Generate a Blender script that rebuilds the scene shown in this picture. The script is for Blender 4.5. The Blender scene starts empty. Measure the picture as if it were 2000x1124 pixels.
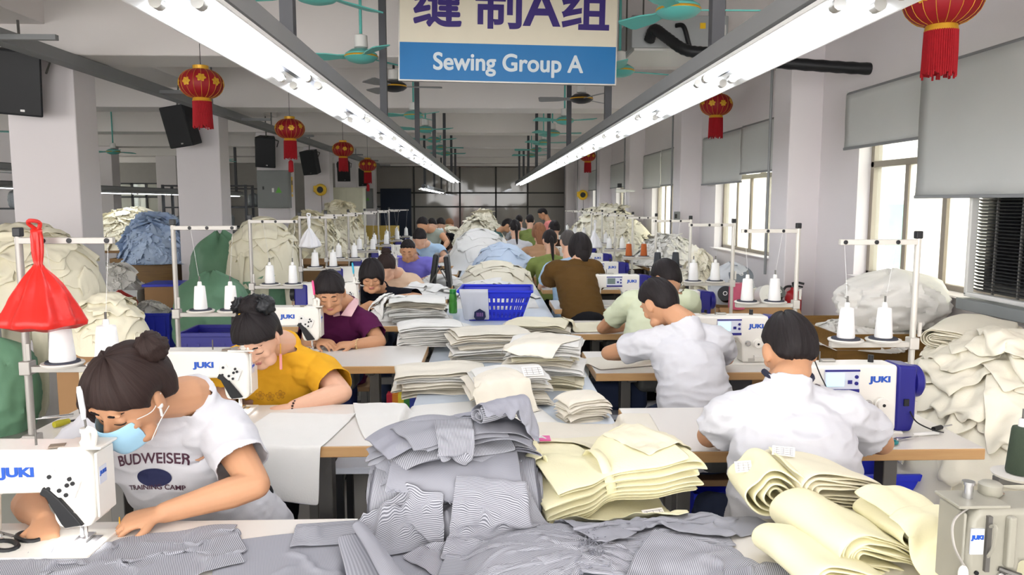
import bpy, bmesh, math, random
import numpy as np
from mathutils import Vector, Matrix, noise
from mathutils.bvhtree import BVHTree
sc = bpy.context.scene
col = sc.collection
PI = math.pi
# ------------------------------------------------------------------ camera
F_PX, CAM_H = 1500.0, 1.62
PITCH = math.atan(167 / F_PX); YAW = math.atan(50 / F_PX)
c_fwd = np.array([math.sin(YAW) * math.cos(PITCH), math.cos(YAW) * math.cos(PITCH), -math.sin(PITCH)])
c_rt = np.array([math.cos(YAW), -math.sin(YAW), 0.0])
c_up = np.cross(c_rt, c_fwd)
cam_d = bpy.data.cameras.new('camera'); cam = bpy.data.objects.new('camera', cam_d); col.objects.link(cam)
cam_d.sensor_width = 36.0; cam_d.lens = 36.0 * F_PX / 2000.0; cam_d.clip_start = 0.05; cam_d.clip_end = 200
m3 = Matrix((c_rt, c_up, -c_fwd)).transposed()
cam.matrix_world = Matrix.Translation((0, 0, CAM_H)) @ m3.to_4x4()
sc.camera = cam
def at(px, py, Y):
    """world point at depth Y along the hall seen in direction (px, py)"""
    d = c_fwd + c_rt * ((px - 1000) / F_PX) + c_up * ((562 - py) / F_PX)
    return np.array([0, 0, CAM_H]) + d * (Y / d[1])
def atz(px, py, Z):
    d = c_fwd + c_rt * ((px - 1000) / F_PX) + c_up * ((562 - py) / F_PX)
    return np.array([0, 0, CAM_H]) + d * ((Z - CAM_H) / d[2])
# ------------------------------------------------------------------ world and exposure
w = bpy.data.worlds.new('daylight'); sc.world = w; w.use_nodes = True
bg = w.node_tree.nodes['Background']; bg.inputs[0].default_value = (1.0, 0.985, 0.97, 1); bg.inputs[1].default_value = 3.2
TUBE_POWER = 7.5
sc.view_settings.view_transform = 'Standard'; sc.view_settings.look = 'None'
sc.view_settings.exposure = 1.05; sc.view_settings.gamma = 1.0; sc.view_settings.use_curve_mapping = False
cy = sc.cycles
cy.use_denoising = True; cy.max_bounces = 6; cy.diffuse_bounces = 4; cy.glossy_bounces = 2; cy.transmission_bounces = 4
cy.transparent_max_bounces = 12; cy.caustics_reflective = False; cy.caustics_refractive = False; cy.sample_clamp_indirect = 6
# ------------------------------------------------------------------ materials
def s2l(c):
    return tuple(((x / 12.92) if x <= 0.04045 else ((x + 0.055) / 1.055) ** 2.4) for x in c)
def hexc(h):
    return s2l(tuple(int(h[i:i + 2], 16) / 255 for i in (0, 2, 4)))
MATS = {}
def mat(name, h, rough=0.6, metal=0.0, var=0.06, scale=8.0, bump=0.0, bscale=60.0, emit=0.0, alpha=1.0, spec=0.4, sheen=0.0, trans=0.0, sss=0.0):
    if name in MATS: return MATS[name]
    m = bpy.data.materials.new(name); m.use_nodes = True; nt = m.node_tree; b = nt.nodes['Principled BSDF']
    c = hexc(h); b.inputs['Roughness'].default_value = rough; b.inputs['Metallic'].default_value = metal
    b.inputs['Specular IOR Level'].default_value = spec; b.inputs['Alpha'].default_value = alpha
    if sheen: b.inputs['Sheen Weight'].default_value = sheen
    if trans: b.inputs['Transmission Weight'].default_value = trans
    if sss:
        b.inputs['Subsurface Weight'].default_value = sss; b.inputs['Subsurface Radius'].default_value = (0.012, 0.005, 0.003)
    tc = nt.nodes.new('ShaderNodeTexCoord')
    if var > 0:
        n = nt.nodes.new('ShaderNodeTexNoise'); n.inputs['Scale'].default_value = scale; n.inputs['Detail'].default_value = 3
        nt.links.new(tc.outputs['Object'], n.inputs['Vector'])
        mx = nt.nodes.new('ShaderNodeMix'); mx.data_type = 'RGBA'
        mx.inputs[6].default_value = (*[min(1, x * (1 - var)) for x in c], 1); mx.inputs[7].default_value = (*[min(1, x * (1 + var)) for x in c], 1)
        nt.links.new(n.outputs['Fac'], mx.inputs[0]); nt.links.new(mx.outputs[2], b.inputs['Base Color'])
    else:
        b.inputs['Base Color'].default_value = (*c, 1)
    if bump > 0:
        n2 = nt.nodes.new('ShaderNodeTexNoise'); n2.inputs['Scale'].default_value = bscale; n2.inputs['Detail'].default_value = 4
        nt.links.new(tc.outputs['Object'], n2.inputs['Vector'])
        bp = nt.nodes.new('ShaderNodeBump'); bp.inputs['Strength'].default_value = bump; bp.inputs['Distance'].default_value = 0.003
        nt.links.new(n2.outputs['Fac'], bp.inputs['Height']); nt.links.new(bp.outputs['Normal'], b.inputs['Normal'])
    if emit:
        b.inputs['Emission Color'].default_value = (*c, 1); b.inputs['Emission Strength'].default_value = emit
    MATS[name] = m
    return m
def stripe_mat(name, ha, hb, period=0.0045):
    if name in MATS: return MATS[name]
    m = bpy.data.materials.new(name); m.use_nodes = True; nt = m.node_tree; b = nt.nodes['Principled BSDF']
    b.inputs['Roughness'].default_value = 0.8; b.inputs['Specular IOR Level'].default_value = 0.2
    uv = nt.nodes.new('ShaderNodeUVMap'); sx = nt.nodes.new('ShaderNodeSeparateXYZ'); nt.links.new(uv.outputs[0], sx.inputs[0])
    mu = nt.nodes.new('ShaderNodeMath'); mu.operation = 'MULTIPLY'; mu.inputs[1].default_value = 2 * PI / period
    nt.links.new(sx.outputs[0], mu.inputs[0])
    si = nt.nodes.new('ShaderNodeMath'); si.operation = 'SINE'; nt.links.new(mu.outputs[0], si.inputs[0])
    rp = nt.nodes.new('ShaderNodeMapRange'); rp.inputs[1].default_value = -0.5; rp.inputs[2].default_value = 0.5
    nt.links.new(si.outputs[0], rp.inputs[0])
    mx = nt.nodes.new('ShaderNodeMix'); mx.data_type = 'RGBA'
    mx.inputs[6].default_value = (*hexc(ha), 1); mx.inputs[7].default_value = (*hexc(hb), 1)
    nt.links.new(rp.outputs[0], mx.inputs[0]); nt.links.new(mx.outputs[2], b.inputs['Base Color'])
    MATS[name] = m
    return m
def wood_mat(name, ha, hb, sc_=(2, 30, 30), rough=0.5):
    if name in MATS: return MATS[name]
    m = bpy.data.materials.new(name); m.use_nodes = True; nt = m.node_tree; b = nt.nodes['Principled BSDF']; b.inputs['Roughness'].default_value = rough
    tc = nt.nodes.new('ShaderNodeTexCoord'); mp = nt.nodes.new('ShaderNodeMapping'); mp.inputs['Scale'].default_value = sc_
    n = nt.nodes.new('ShaderNodeTexNoise'); n.inputs['Scale'].default_value = 3; n.inputs['Detail'].default_value = 5
    nt.links.new(tc.outputs['Object'], mp.inputs[0]); nt.links.new(mp.outputs[0], n.inputs['Vector'])
    mx = nt.nodes.new('ShaderNodeMix'); mx.data_type = 'RGBA'; mx.inputs[6].default_value = (*hexc(ha), 1); mx.inputs[7].default_value = (*hexc(hb), 1)
    nt.links.new(n.outputs['Fac'], mx.inputs[0]); nt.links.new(mx.outputs[2], b.inputs['Base Color'])
    MATS[name] = m
    return m
M_wall = mat('painted_wall', 'e6e0e1', 0.8, var=0.03, scale=1.5, bump=0.05, bscale=25)
M_ceil = mat('ceiling_paint', 'eae5e2', 0.85, var=0.02, scale=1.0, bump=0.05, bscale=18)
M_lam = mat('white_laminate', 'dfdad3', 0.28, var=0.02, scale=3)
M_edge = wood_mat('wood_edge', 'b98b58', 'cda672')
M_iron = mat('grey_iron', '6c6a66', 0.5, 0.4, var=0.1)
M_dark = mat('dark_channel', '55565c', 0.5, 0.2, var=0.05)
M_post = mat('post_grey', '4b4c50', 0.55, 0.2, var=0.08)
M_alu = mat('aluminium', 'b9b6af', 0.4, 0.6, var=0.05)
M_white = mat('white_enamel', 'e2e1dd', 0.3, var=0.01)
M_refl = mat('reflector_white', 'f2f3f2', 0.4, var=0.0)
M_black = mat('black_plastic', '17181b', 0.45, var=0.1)
M_grey = mat('mid_grey_paint', '8b8d8e', 0.5, var=0.05)
M_chrome = mat('chrome', 'c8c8c8', 0.2, 0.9, var=0.0)
M_blue = mat('royal_blue_plastic', '1f2fc4', 0.4, var=0.08)
M_navy = mat('navy_plastic', '201f7c', 0.35, var=0.05)
M_gold = mat('gold_foil', 'd8a431', 0.4, 0.3, var=0.15, scale=40)
M_red = mat('lantern_red', '96101c', 0.55, var=0.12, scale=10)
M_tassel = mat('tassel_red', 'a30f1c', 0.75, var=0.2, scale=60, bump=0.4, bscale=120)
M_teal = mat('fan_teal', '5fb5ac', 0.4, var=0.05)
M_yellow = mat('bright_yellow', 'f0c21c', 0.4, var=0.05)
M_logo = mat('logo_blue', '1c53b8', 0.4, var=0.0)
M_thread = mat('white_thread', 'f1f0ee', 0.85, var=0.02, bump=0.25, bscale=250)
M_wood = wood_mat('brown_board', '6e4a22', '96702f')
M_carton = mat('carton', 'a9835c', 0.85, var=0.08, scale=6)
# ------------------------------------------------------------------ mesh helpers
class MB:
    def __init__(s): s.V = []; s.Fc = []; s.n = 0; s.uv = None
    def add(s, V, F):
        V = np.asarray(V, float).reshape(-1, 3); s.V.append(V)
        s.Fc += [tuple(int(i) + s.n for i in f) for f in F]; s.n += len(V); return s
    def box(s, c, d, rz=0.0, rx=0.0, ry=0.0):
        h = np.array(d) / 2.0
        V = np.array([[x, y, z] for x in (-1, 1) for y in (-1, 1) for z in (-1, 1)], float) * h
        if rz or rx or ry:
            R = np.array((Matrix.Rotation(rz, 3, 'Z') @ Matrix.Rotation(ry, 3, 'Y') @ Matrix.Rotation(rx, 3, 'X'))); V = V @ R.T
        return s.add(V + np.array(c), [(0, 1, 3, 2), (4, 6, 7, 5), (0, 4, 5, 1), (2, 3, 7, 6), (0, 2, 6, 4), (1, 5, 7, 3)])
    def tube(s, pts, r, n=10, cap=True):
        P = np.asarray(pts, float); N = len(P); r = np.full(N, r, float) if np.isscalar(r) else np.asarray(r, float)
        T = np.gradient(P, axis=0); T /= np.linalg.norm(T, axis=1)[:, None] + 1e-12
        up = np.array([0, 0, 1.0]) if abs(T[0][2]) < 0.9 else np.array([1.0, 0, 0])
        V = []; a = np.linspace(0, 2 * PI, n, endpoint=False)
        for i in range(N):
            x = np.cross(up, T[i]); x /= np.linalg.norm(x) + 1e-12; y = np.cross(T[i], x); up = y if abs(np.dot(y, T[min(i + 1, N - 1)])) < 0.95 else up
            V += [P[i] + r[i] * (math.cos(t) * x + math.sin(t) * y) for t in a]
        F = [(i * n + j, i * n + (j + 1) % n, (i + 1) * n + (j + 1) % n, (i + 1) * n + j) for i in range(N - 1) for j in range(n)]
        if cap: F += [tuple(reversed(range(n))), tuple(range((N - 1) * n, N * n))]
        return s.add(V, F)
    def cyl(s, a, b, r, n=16): return s.tube([a, b], r, n)
    def lathe(s, prof, c=(0, 0, 0), n=24, axis='Z'):
        a = np.linspace(0, 2 * PI, n, endpoint=False); V = []
        for r, z in prof:
            for t in a: V.append((r * math.cos(t), r * math.sin(t), z))
        V = np.array(V)
        if axis == 'X': V = V[:, [2, 0, 1]]
        if axis == 'Y': V = V[:, [1, 2, 0]]
        N = len(prof)
        F = [(i * n + j, i * n + (j + 1) % n, (i + 1) * n + (j + 1) % n, (i + 1) * n + j) for i in range(N - 1) for j in range(n)]
        if prof[0][0] > 1e-6: F.append(tuple(reversed(range(n))))
        if prof[-1][0] > 1e-6: F.append(tuple(range((N - 1) * n, N * n)))
        return s.add(V + np.array(c), F)
    def ell(s, c, r, R=None, nu=14, nv=9):
        V = []
        for i in range(nv + 1):
            p = PI * i / nv
            for j in range(nu):
                t = 2 * PI * j / nu; V.append((math.sin(p) * math.cos(t), math.sin(p) * math.sin(t), math.cos(p)))
        V = np.array(V) * np.array(r)
        if R is not None: V = V @ np.asarray(R).T
        F = [(i * nu + j, (i + 1) * nu + j, (i + 1) * nu + (j + 1) % nu, i * nu + (j + 1) % nu) for i in range(nv) for j in range(nu)]
        return s.add(V + np.array(c), F)
    def prism(s, poly, axis, a, b):
        """2-D outline (counter-clockwise) swept from a to b along axis"""
        n = len(poly); V = []
        for t in (a, b):
            for p, q in poly:
                V.append({'X': (t, p, q), 'Y': (p, t, q), 'Z': (p, q, t)}[axis])
        return s.add(V, [tuple(range(n)), tuple(reversed(range(n, 2 * n)))] + [(i, i + n, (i + 1) % n + n, (i + 1) % n) for i in range(n)])
    def arr(s): return np.concatenate(s.V) if s.V else np.zeros((0, 3))
    def build(s, name, m, parent=None, loc=None, bevel=0.0, smooth=True, seg=2):
        return link(name, s.arr(), s.Fc, m, parent, loc, bevel, smooth, seg)
def new_mesh(name, V, F):
    me = bpy.data.meshes.new(name); me.from_pydata([tuple(v) for v in V], [], F); me.update()
    return me
def fix_normals(me):
    bm = bmesh.new(); bm.from_mesh(me); bmesh.ops.recalc_face_normals(bm, faces=bm.faces); bm.to_mesh(me); bm.free()
def link(name, V, F, m, parent=None, loc=None, bevel=0.0, smooth=True, seg=2, recalc=True):
    me = new_mesh(name, V, F)
    if recalc: fix_normals(me)
    return link_me(name, me, m, parent, loc, bevel, smooth, seg)
def link_me(name, me, m, parent=None, loc=None, bevel=0.0, smooth=True, seg=2):
    o = bpy.data.objects.new(name, me); col.objects.link(o)
    if m is not None: me.materials.append(m)
    if smooth:
        if bevel == 0.0 and hasattr(me, 'shade_smooth'):
            me.shade_smooth()
            try: me.set_sharp_from_angle(angle=math.radians(42))
            except Exception: pass
        else: me.shade_smooth()
    if bevel > 0:
        b = o.modifiers.new('bevel', 'BEVEL'); b.width = bevel; b.segments = seg; b.limit_method = 'ANGLE'; b.angle_limit = math.radians(40); b.harden_normals = True
    if parent is not None: o.parent = parent
    if loc is not None: o.location = loc
    return o
def tag(o, label=None, cat=None, group=None, kind=None):
    if label: o['label'] = label
    if cat: o['category'] = cat
    if group: o['group'] = group
    if kind: o['kind'] = kind
    return o
def thing(name, label, cat, loc=(0, 0, 0), rz=0.0, group=None):
    o = bpy.data.objects.new(name, None); col.objects.link(o); o.location = loc; o.rotation_euler = (0, 0, rz); o.empty_display_size = 0.1
    return tag(o, label, cat, group)
def struct(o): o['kind'] = 'structure'; return o
def dup(o, loc=None, rz=None, label=None, group=None, parent=None):
    c = o.copy(); col.objects.link(c)
    if parent is not None: c.parent = parent
    for ch in list(o.children): dup(ch, parent=c)
    if parent is None:
        if loc is not None: c.location = loc
        if rz is not None: c.rotation_euler = (0, 0, rz)
        if label: c['label'] = label
        if group: c['group'] = group
    return c
def text_mesh(body, size, depth=0.002, bold=0.0, xs=1.0, align='CENTER', shear=0.0):
    cu = bpy.data.curves.new('lettering', 'FONT'); cu.body = body; cu.size = size; cu.align_x = align; cu.align_y = 'CENTER'
    cu.extrude = depth; cu.offset = bold; cu.shear = shear
    o = bpy.data.objects.new('lettering', cu); col.objects.link(o); bpy.context.view_layer.update()
    dg = bpy.context.evaluated_depsgraph_get(); me = bpy.data.meshes.new_from_object(o.evaluated_get(dg))
    bpy.data.objects.remove(o); bpy.data.curves.remove(cu)
    me.materials.clear()
    if xs != 1.0:
        for v in me.vertices: v.co.x *= xs
    return me
def lettering(body, size, m, parent, loc, rot, depth=0.001, bold=0.0, xs=1.0, name='lettering', shear=0.0, fat=0.0):
    me = text_mesh(body, size, depth, bold, xs, shear=shear)
    if fat:                                                         # heavier strokes: the outline repeated around itself
        bm = bmesh.new()
        for k in range(8):
            c_ = me.copy(); c_.transform(Matrix.Translation((fat * math.cos(k * PI / 4), fat * math.sin(k * PI / 4), k * .00003))); bm.from_mesh(c_); bpy.data.meshes.remove(c_)
        bm.to_mesh(me); bm.free()
    o = bpy.data.objects.new(name, me); col.objects.link(o); me.materials.append(m); o.parent = parent; o.location = loc; o.rotation_euler = rot
    return o
ORD = ['nearest', 'second', 'third', 'fourth', 'fifth', 'sixth', 'seventh', 'eighth', 'ninth', 'tenth', 'eleventh', 'twelfth', 'thirteenth', 'fourteenth', 'fifteenth', 'sixteenth']
# ------------------------------------------------------------------ the hall
XL, XR, YB, ZC = -15.0, 3.1, 28.0, 3.6
def floor_mat():
    m = mat('concrete_floor', '9c9a94', 0.35, var=0.12, scale=1.2, bump=0.04, bscale=30)
    return m
struct(MB().box(((XL + XR) / 2, 13.5, -0.05), (XR - XL + 0.6, 37, 0.1)).build('floor', floor_mat(), smooth=False))
struct(MB().box((-2.95, 12.0, 0.002), (0.09, 26, 0.004)).build('trim_1', mat('floor_stripe_yellow', 'b59a3e', 0.5, var=0.15), smooth=False))
struct(MB().box(((XL + XR) / 2, 13.5, ZC + 0.1), (XR - XL + 0.6, 37, 0.2)).build('ceiling', M_ceil, smooth=False))
n_tr = 2
LP_Y = [3.84 + 4.0 * i for i in range(7)]      # left pillar row
for i, y in enumerate(LP_Y):
    struct(MB().box(((XL + XR) / 2, y, 3.3), (XR - XL, 0.62, 0.62)).build('trim_%d' % n_tr, M_ceil, bevel=0.015)); n_tr += 1
    struct(MB().box((-4.25, y, 1.5), (0.64, 0.42, 3.0)).build('trim_%d' % n_tr, M_wall, bevel=0.012)); n_tr += 1
    struct(MB().box((-9.6, y, 1.5), (0.6, 0.42, 3.0)).build('trim_%d' % n_tr, M_wall, bevel=0.012)); n_tr += 1
struct(MB().box((-4.36, 12, 3.44), (0.5, 33, 0.34)).build('trim_%d' % n_tr, M_ceil, bevel=0.01)); n_tr += 1
# right wall with openings between pillars
RP_Y = [3.32 + 4.0 * i for i in range(7)]
WIN = []
for i in range(6):
    y0 = RP_Y[i]
    WIN.append((y0 + 0.95, y0 + 3.05, 1.0, 2.45))
wb = MB(); y = -4.5
zb, zt = 1.0, 2.45
for (a, b, z0, z1) in WIN:
    wb.box((XR + 0.13, (y + a) / 2, ZC / 2), (0.26, a - y, ZC)); wb.box((XR + 0.13, (a + b) / 2, z0 / 2), (0.26, b - a, z0))
    wb.box((XR + 0.13, (a + b) / 2, (z1 + ZC) / 2), (0.26, b - a, ZC - z1)); y = b
wb.box((XR + 0.13, (y + 32) / 2, ZC / 2), (0.26, 32 - y, ZC))
struct(wb.build('wall_right', M_wall, smooth=False))
for i, y in enumerate(RP_Y):
    struct(MB().box((XR - 0.14, y, ZC / 2), (0.32, 0.42, ZC)).build('trim_%d' % n_tr, M_wall, bevel=0.012)); n_tr += 1
    # the conduit at the far corner of the pillar
    struct(MB().cyl((XR - 0.31, y + 0.26, 0.9), (XR - 0.31, y + 0.26, 3.0), 0.014, 8).build('trim_%d' % n_tr, M_grey)); n_tr += 1
M_frame = mat('window_aluminium', '9a9184', 0.45, 0.3, var=0.06)
def glass_mat(name, h, a, rough=0.05, lightened=False):
    m = bpy.data.materials.new(name); m.use_nodes = True; nt = m.node_tree; nt.nodes.remove(nt.nodes['Principled BSDF'])
    out = nt.nodes['Material Output']; tr = nt.nodes.new('ShaderNodeBsdfTransparent'); tr.inputs[0].default_value = (*hexc(h), 1)
    gl = nt.nodes.new('ShaderNodeBsdfGlossy'); gl.inputs['Roughness'].default_value = rough
    di = nt.nodes.new('ShaderNodeBsdfDiffuse' if lightened else 'ShaderNodeBsdfTranslucent'); di.inputs[0].default_value = (*hexc(h), 1)
    m1 = nt.nodes.new('ShaderNodeMixShader'); m1.inputs[0].default_value = a
    m2 = nt.nodes.new('ShaderNodeMixShader'); m2.inputs[0].default_value = 0.06
    nz = nt.nodes.new('ShaderNodeTexNoise'); nz.inputs['Scale'].default_value = 2.0
    mr = nt.nodes.new('ShaderNodeMapRange'); mr.inputs[3].default_value = max(0, a - 0.04); mr.inputs[4].default_value = min(1, a + 0.04)
    nt.links.new(nz.outputs[0], mr.inputs[0]); nt.links.new(mr.outputs[0], m1.inputs[0])
    nt.links.new(tr.outputs[0], m1.inputs[1]); nt.links.new(di.outputs[0], m1.inputs[2])
    nt.links.new(m1.outputs[0], m2.inputs[1]); nt.links.new(gl.outputs[0], m2.inputs[2]); nt.links.new(m2.outputs[0], out.inputs[0])
    return m
M_glass = glass_mat('clear_pane', 'f6faf8', 0.04); M_frost = glass_mat('frosted_pane', 'f2f2ec', 0.6, 0.3)
for i, (a, b, z0, z1) in enumerate(WIN):
    x = XR + 0.14; L = b - a; zt = 1.93
    f = MB()
    for (zz, t) in ((z0 + 0.025, 0.05), (z1 - 0.025, 0.05), (zt, 0.05)): f.box((x, (a + b) / 2, zz), (0.07, L, t))
    for k in range(2): f.box((x, (a + 0.025, b - 0.025)[k], (z0 + z1) / 2), (0.07, 0.05, z1 - z0))
    for k in (1, 2): f.box((x, a + L * k / 3, (zt + z1) / 2), (0.06, 0.05, z1 - zt))
    for k in (1, 2, 3): f.box((x + 0.01 * (k % 2), a + L * k / 4, (zt + z0) / 2), (0.05, 0.055, zt - z0))
    wo = struct(f.build('window_%d' % (i + 1), M_frame, bevel=0.004))
    for k in range(4):
        MB().box((x, a + L * (k + 0.5) / 4, (zt + z0) / 2), (0.006, L / 4 - 0.04, zt - z0 - 0.04)).build('pane', M_frost if k in (1, 2) else M_glass, wo, smooth=False)
    MB().box((x, (a + b) / 2, (zt + z1) / 2), (0.006, L - 0.06, z1 - zt - 0.04)).build('pane', M_glass, wo, smooth=False)
    MB().box((XR + 0.05, (a + b) / 2, z0 + 0.006), (0.22, L, 0.012)).build('window_sill', M_wall, wo, smooth=False)
# far left wall with tall windows
wl = MB(); y = -4.5
LW = [(y0 + 0.7, y0 + 3.2) for y0 in LP_Y]
for a, b in LW:
    wl.box((XL - 0.13, (y + a) / 2, ZC / 2), (0.26, a - y, ZC)); wl.box((XL - 0.13, (a + b) / 2, 0.45), (0.26, b - a, 0.9)); wl.box((XL - 0.13, (a + b) / 2, 3.05), (0.26, b - a, 1.1)); y = b
wl.box((XL - 0.13, (y + 32) / 2, ZC / 2), (0.26, 32 - y, ZC))
struct(wl.build('wall_left', M_wall, smooth=False))
for i, (a, b) in enumerate(LW):
    f = MB()
    for k in range(5): f.box((XL - 0.1, a + (b - a) * k / 4, 1.7), (0.06, 0.06, 1.6))
    for zz in (0.92, 1.9, 2.48): f.box((XL - 0.1, (a + b) / 2, zz), (0.06, b - a, 0.05))
    wo = struct(f.build('window_%d' % (i + 10), M_frame))
    for k in range(4): MB().box((XL - 0.1, a + (b - a) * (k + 0.5) / 4, 1.7), (0.006, (b - a) / 4 - 0.06, 1.55)).build('pane', M_frost if k % 2 else M_glass, wo, smooth=False)
# glazed partition at the far end and the room behind it
wbk = MB()
for (x0, x1, z0, z1) in ((XL, -1.4, 0, ZC), (-.25, XR, 0, ZC), (-1.4, -.25, 0, .4), (-1.4, -.25, 1.9, ZC)): wbk.box(((x0 + x1) / 2, 32.1, (z0 + z1) / 2), (x1 - x0, .2, z1 - z0))
rh = tag(MB().box((-1.5, 38, 2), (8, .3, 8)).build('red_building', mat('red_plaster', 'c46a5c', .8), smooth=False), 'red building seen through the far window', 'building')
MB().box((-.85, 37.82, 1.2), (.6, .06, 1.6)).build('window_frame', M_white, rh, smooth=False)
struct(wbk.build('wall_back', mat('back_wall_grey', 'c0bbb5', 0.8), smooth=False))
wn = MB()
for (x0, x1, z0, z1) in ((XL, -13.6, 0, ZC), (-10.6, -4.0, 0, ZC), (-13.6, -10.6, 0, .95), (-13.6, -10.6, 2.3, ZC)): wn.box(((x0 + x1) / 2, YB, (z0 + z1) / 2), (x1 - x0, .16, z1 - z0))
struct(wn.build('wall_north', mat('north_wall_grey', 'a09c98', 0.8), smooth=False))
f = MB()
for k in range(7): f.box((-13.6 + .5 * k, YB, 1.62), (.07, .06, 1.35))
for zz in (.97, 1.8, 2.28): f.box((-12.1, YB, zz), (3.0, .06, .06))
wo = struct(f.build('window_30', M_post))
for k in range(6): MB().box((-13.35 + .5 * k, YB, 1.62), (.43, .006, 1.3)).build('pane', M_frost if k % 2 else M_glass, wo, smooth=False)
f = MB(); PXs = [-4.0, -2.6, -0.95, 0.35, 1.5, XR]
for x in PXs: f.box((x, YB, 1.45), (0.06, 0.08, 2.9))
for zz in (0.04, 1.45, 1.95, 2.9): f.box((-0.45, YB, zz), (7.1, 0.08, 0.055))
part = struct(f.build('window_20', mat('partition_frame', '3c3a39', 0.5, 0.2)))
M_dglass = glass_mat('smoked_pane', 'b5b0aa', 0.7, lightened=True)  # diffuse grey lifts the panes in place of light from the room behind
for i in range(5):
    MB().box(((PXs[i] + PXs[i + 1]) / 2, YB, 1.45), (PXs[i + 1] - PXs[i] - 0.06, 0.012, 2.8)).build('pane', M_dglass, part, smooth=False)
struct(MB().box((-0.45, YB, 3.25), (7.1, 0.14, 0.7)).build('trim_%d' % n_tr, M_ceil, smooth=False)); n_tr += 1
for x0, x1, lb in ((-1.3, -0.1, 'left'), (0.0, 1.1, 'right')):
    tag(MB().box(((x0 + x1) / 2, 31.984, 2.55), (x1 - x0, 0.03, 0.55)).build('banner', mat('banner_red', '9a3a3a', 0.7), smooth=False), 'dark red cloth banner behind the smoked partition, %s of the two' % lb, 'banner', 'red banners behind the partition')
struct(MB().box((-3.25, YB - 0.05, 1.05), (1.1, 0.05, 2.1)).build('door_1', mat('door_navy', '0d1d33', 0.5), smooth=False))
# soffit duct, cable tray along the left pillars
struct(MB().box((-3.87, 13.5, 2.93), (0.14, 30, 0.11)).build('trim_%d' % n_tr, M_grey, bevel=0.006)); n_tr += 1
for i in range(8):
    y = 5.2 + 3.0 * i
    struct(MB().cyl((-3.86, y, 2.95), (-3.86, y, ZC), 0.012, 6).build('trim_%d' % n_tr, M_grey)); n_tr += 1
    struct(MB().box((-3.6, y + 1.1, 2.9), (0.5, 0.05, 0.04)).build('trim_%d' % n_tr, M_grey)); n_tr += 1
# the building across the yard
fb = MB().box((9.0, 9, 3.0), (0.4, 40, 14)).build('building_facade', mat('facade_white', 'f3f0ea', 0.8, var=0.04), smooth=False)
tag(fb, 'white building facade outside across the yard', 'building')
for i in range(9):
    for zz in (0.9, 4.2):
        o = MB().box((8.78, 0.6 + 2.6 * i, zz), (0.06, 1.1, 1.5)).build('facade_window', M_white, fb, smooth=False)
        MB().box((8.74, 0.6 + 2.6 * i, zz), (0.02, 0.95, 1.35)).build('green_pane', mat('green_glass', '7fae9b', 0.15), o, smooth=False)
tag(MB().box((6, 13, -3.05), (6, 50, 0.1)).build('yard', mat('yard_concrete', 'b9b4aa', 0.8), smooth=False), kind='structure')
# ------------------------------------------------------------------ lighting rails over the two rows
M_tube = mat('lit_tube', 'f4f8ff', 0.3, var=0.0, emit=TUBE_POWER)
M_tubeoff = mat('unlit_tube', 'e4e6e8', 0.3, var=0.0)
def light_rail(label, x, y0, y1, z, posts, lit=True, group='fluorescent light rails', side=1):
    t = thing('light_rail', label, 'light fixture', (x, y0, z), 0, group)
    L = y1 - y0
    MB().prism([(-.035, .02), (.035, .02), (.035, .11), (-.035, .11)], 'Y', 0, L).build('channel', M_dark, t, bevel=.003)
    MB().prism([(-.125, -.012), (-.118, -.012), (-.05, .022), (.05, .022), (.118, -.012), (.125, -.012), (.125, 0.0), (.05, .036), (-.05, .036), (-.125, 0.0)], 'Y', 0, L).build('reflector', M_refl, t, smooth=False)
    MB().prism([(side * .06, .03), (side * .098, .03), (side * .098, .095), (side * .06, .095)], 'Y', 0, L).build('cable_duct', M_grey, t, smooth=False)
    n = int((L - .1) / 1.36); pitch = L / n
    for i in range(n):
        ya = i * pitch + .1
        for sx in (-.055, .055):
            MB().cyl((sx, ya, -.004), (sx, ya + 1.2, -.004), .014, 8).build('fluorescent_tube', M_tube if lit else M_tubeoff, t)
            if i < 8:
                for yy in (ya - .035, ya + 1.2): MB().cyl((sx, yy, -.004), (sx, yy + .035, -.004), .018, 10).build('tube_socket', M_alu, t)
    for yy in posts:
        MB().box((0, yy - y0, (ZC - z) / 2 + .05), (.055, .055, ZC - z - .1)).build('hanger_post', M_post, t)
    return t
PY = [3.3, 6.3, 9.3, 12.3, 15.3, 18.3, 20.6]
light_rail('long lit fluorescent rail over the left row of operators', -.815, .6, 21.0, 2.15, PY, side=1)
light_rail('long lit fluorescent rail over the right row of operators', 1.0, .65, 24.0, 2.15, [y + .1 for y in PY] + [23.4], side=-1)
light_rail('short lit fluorescent rail at the far end, left of the long left rail', -1.5, 18.5, 26.4, 1.93, [19, 22.5, 26])
for k, (x, y0, y1, z, lit, nm) in enumerate([(-6.0, 7.0, 8.6, 2.02, False, 'unlit rail beside the nearest left pillar'), (-7.9, 6, 14, 1.86, True, 'lit rail in the dim left bay behind the nearest left pillar'),
        (-6.0, 9.2, 11.5, 2.0, False, 'unlit rail between the first and second left pillars'), (-6.3, 12.5, 20, 1.78, True, 'lit rail behind the second left pillar'), (-10.5, 9.0, 20, 2.0, False, 'unlit rail deepest in the left bay')]):
    light_rail(nm, x, y0, y1, z, [y0 + .25, (y0 + y1) / 2, y1 - .25], lit, 'rails in the left bay')
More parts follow.
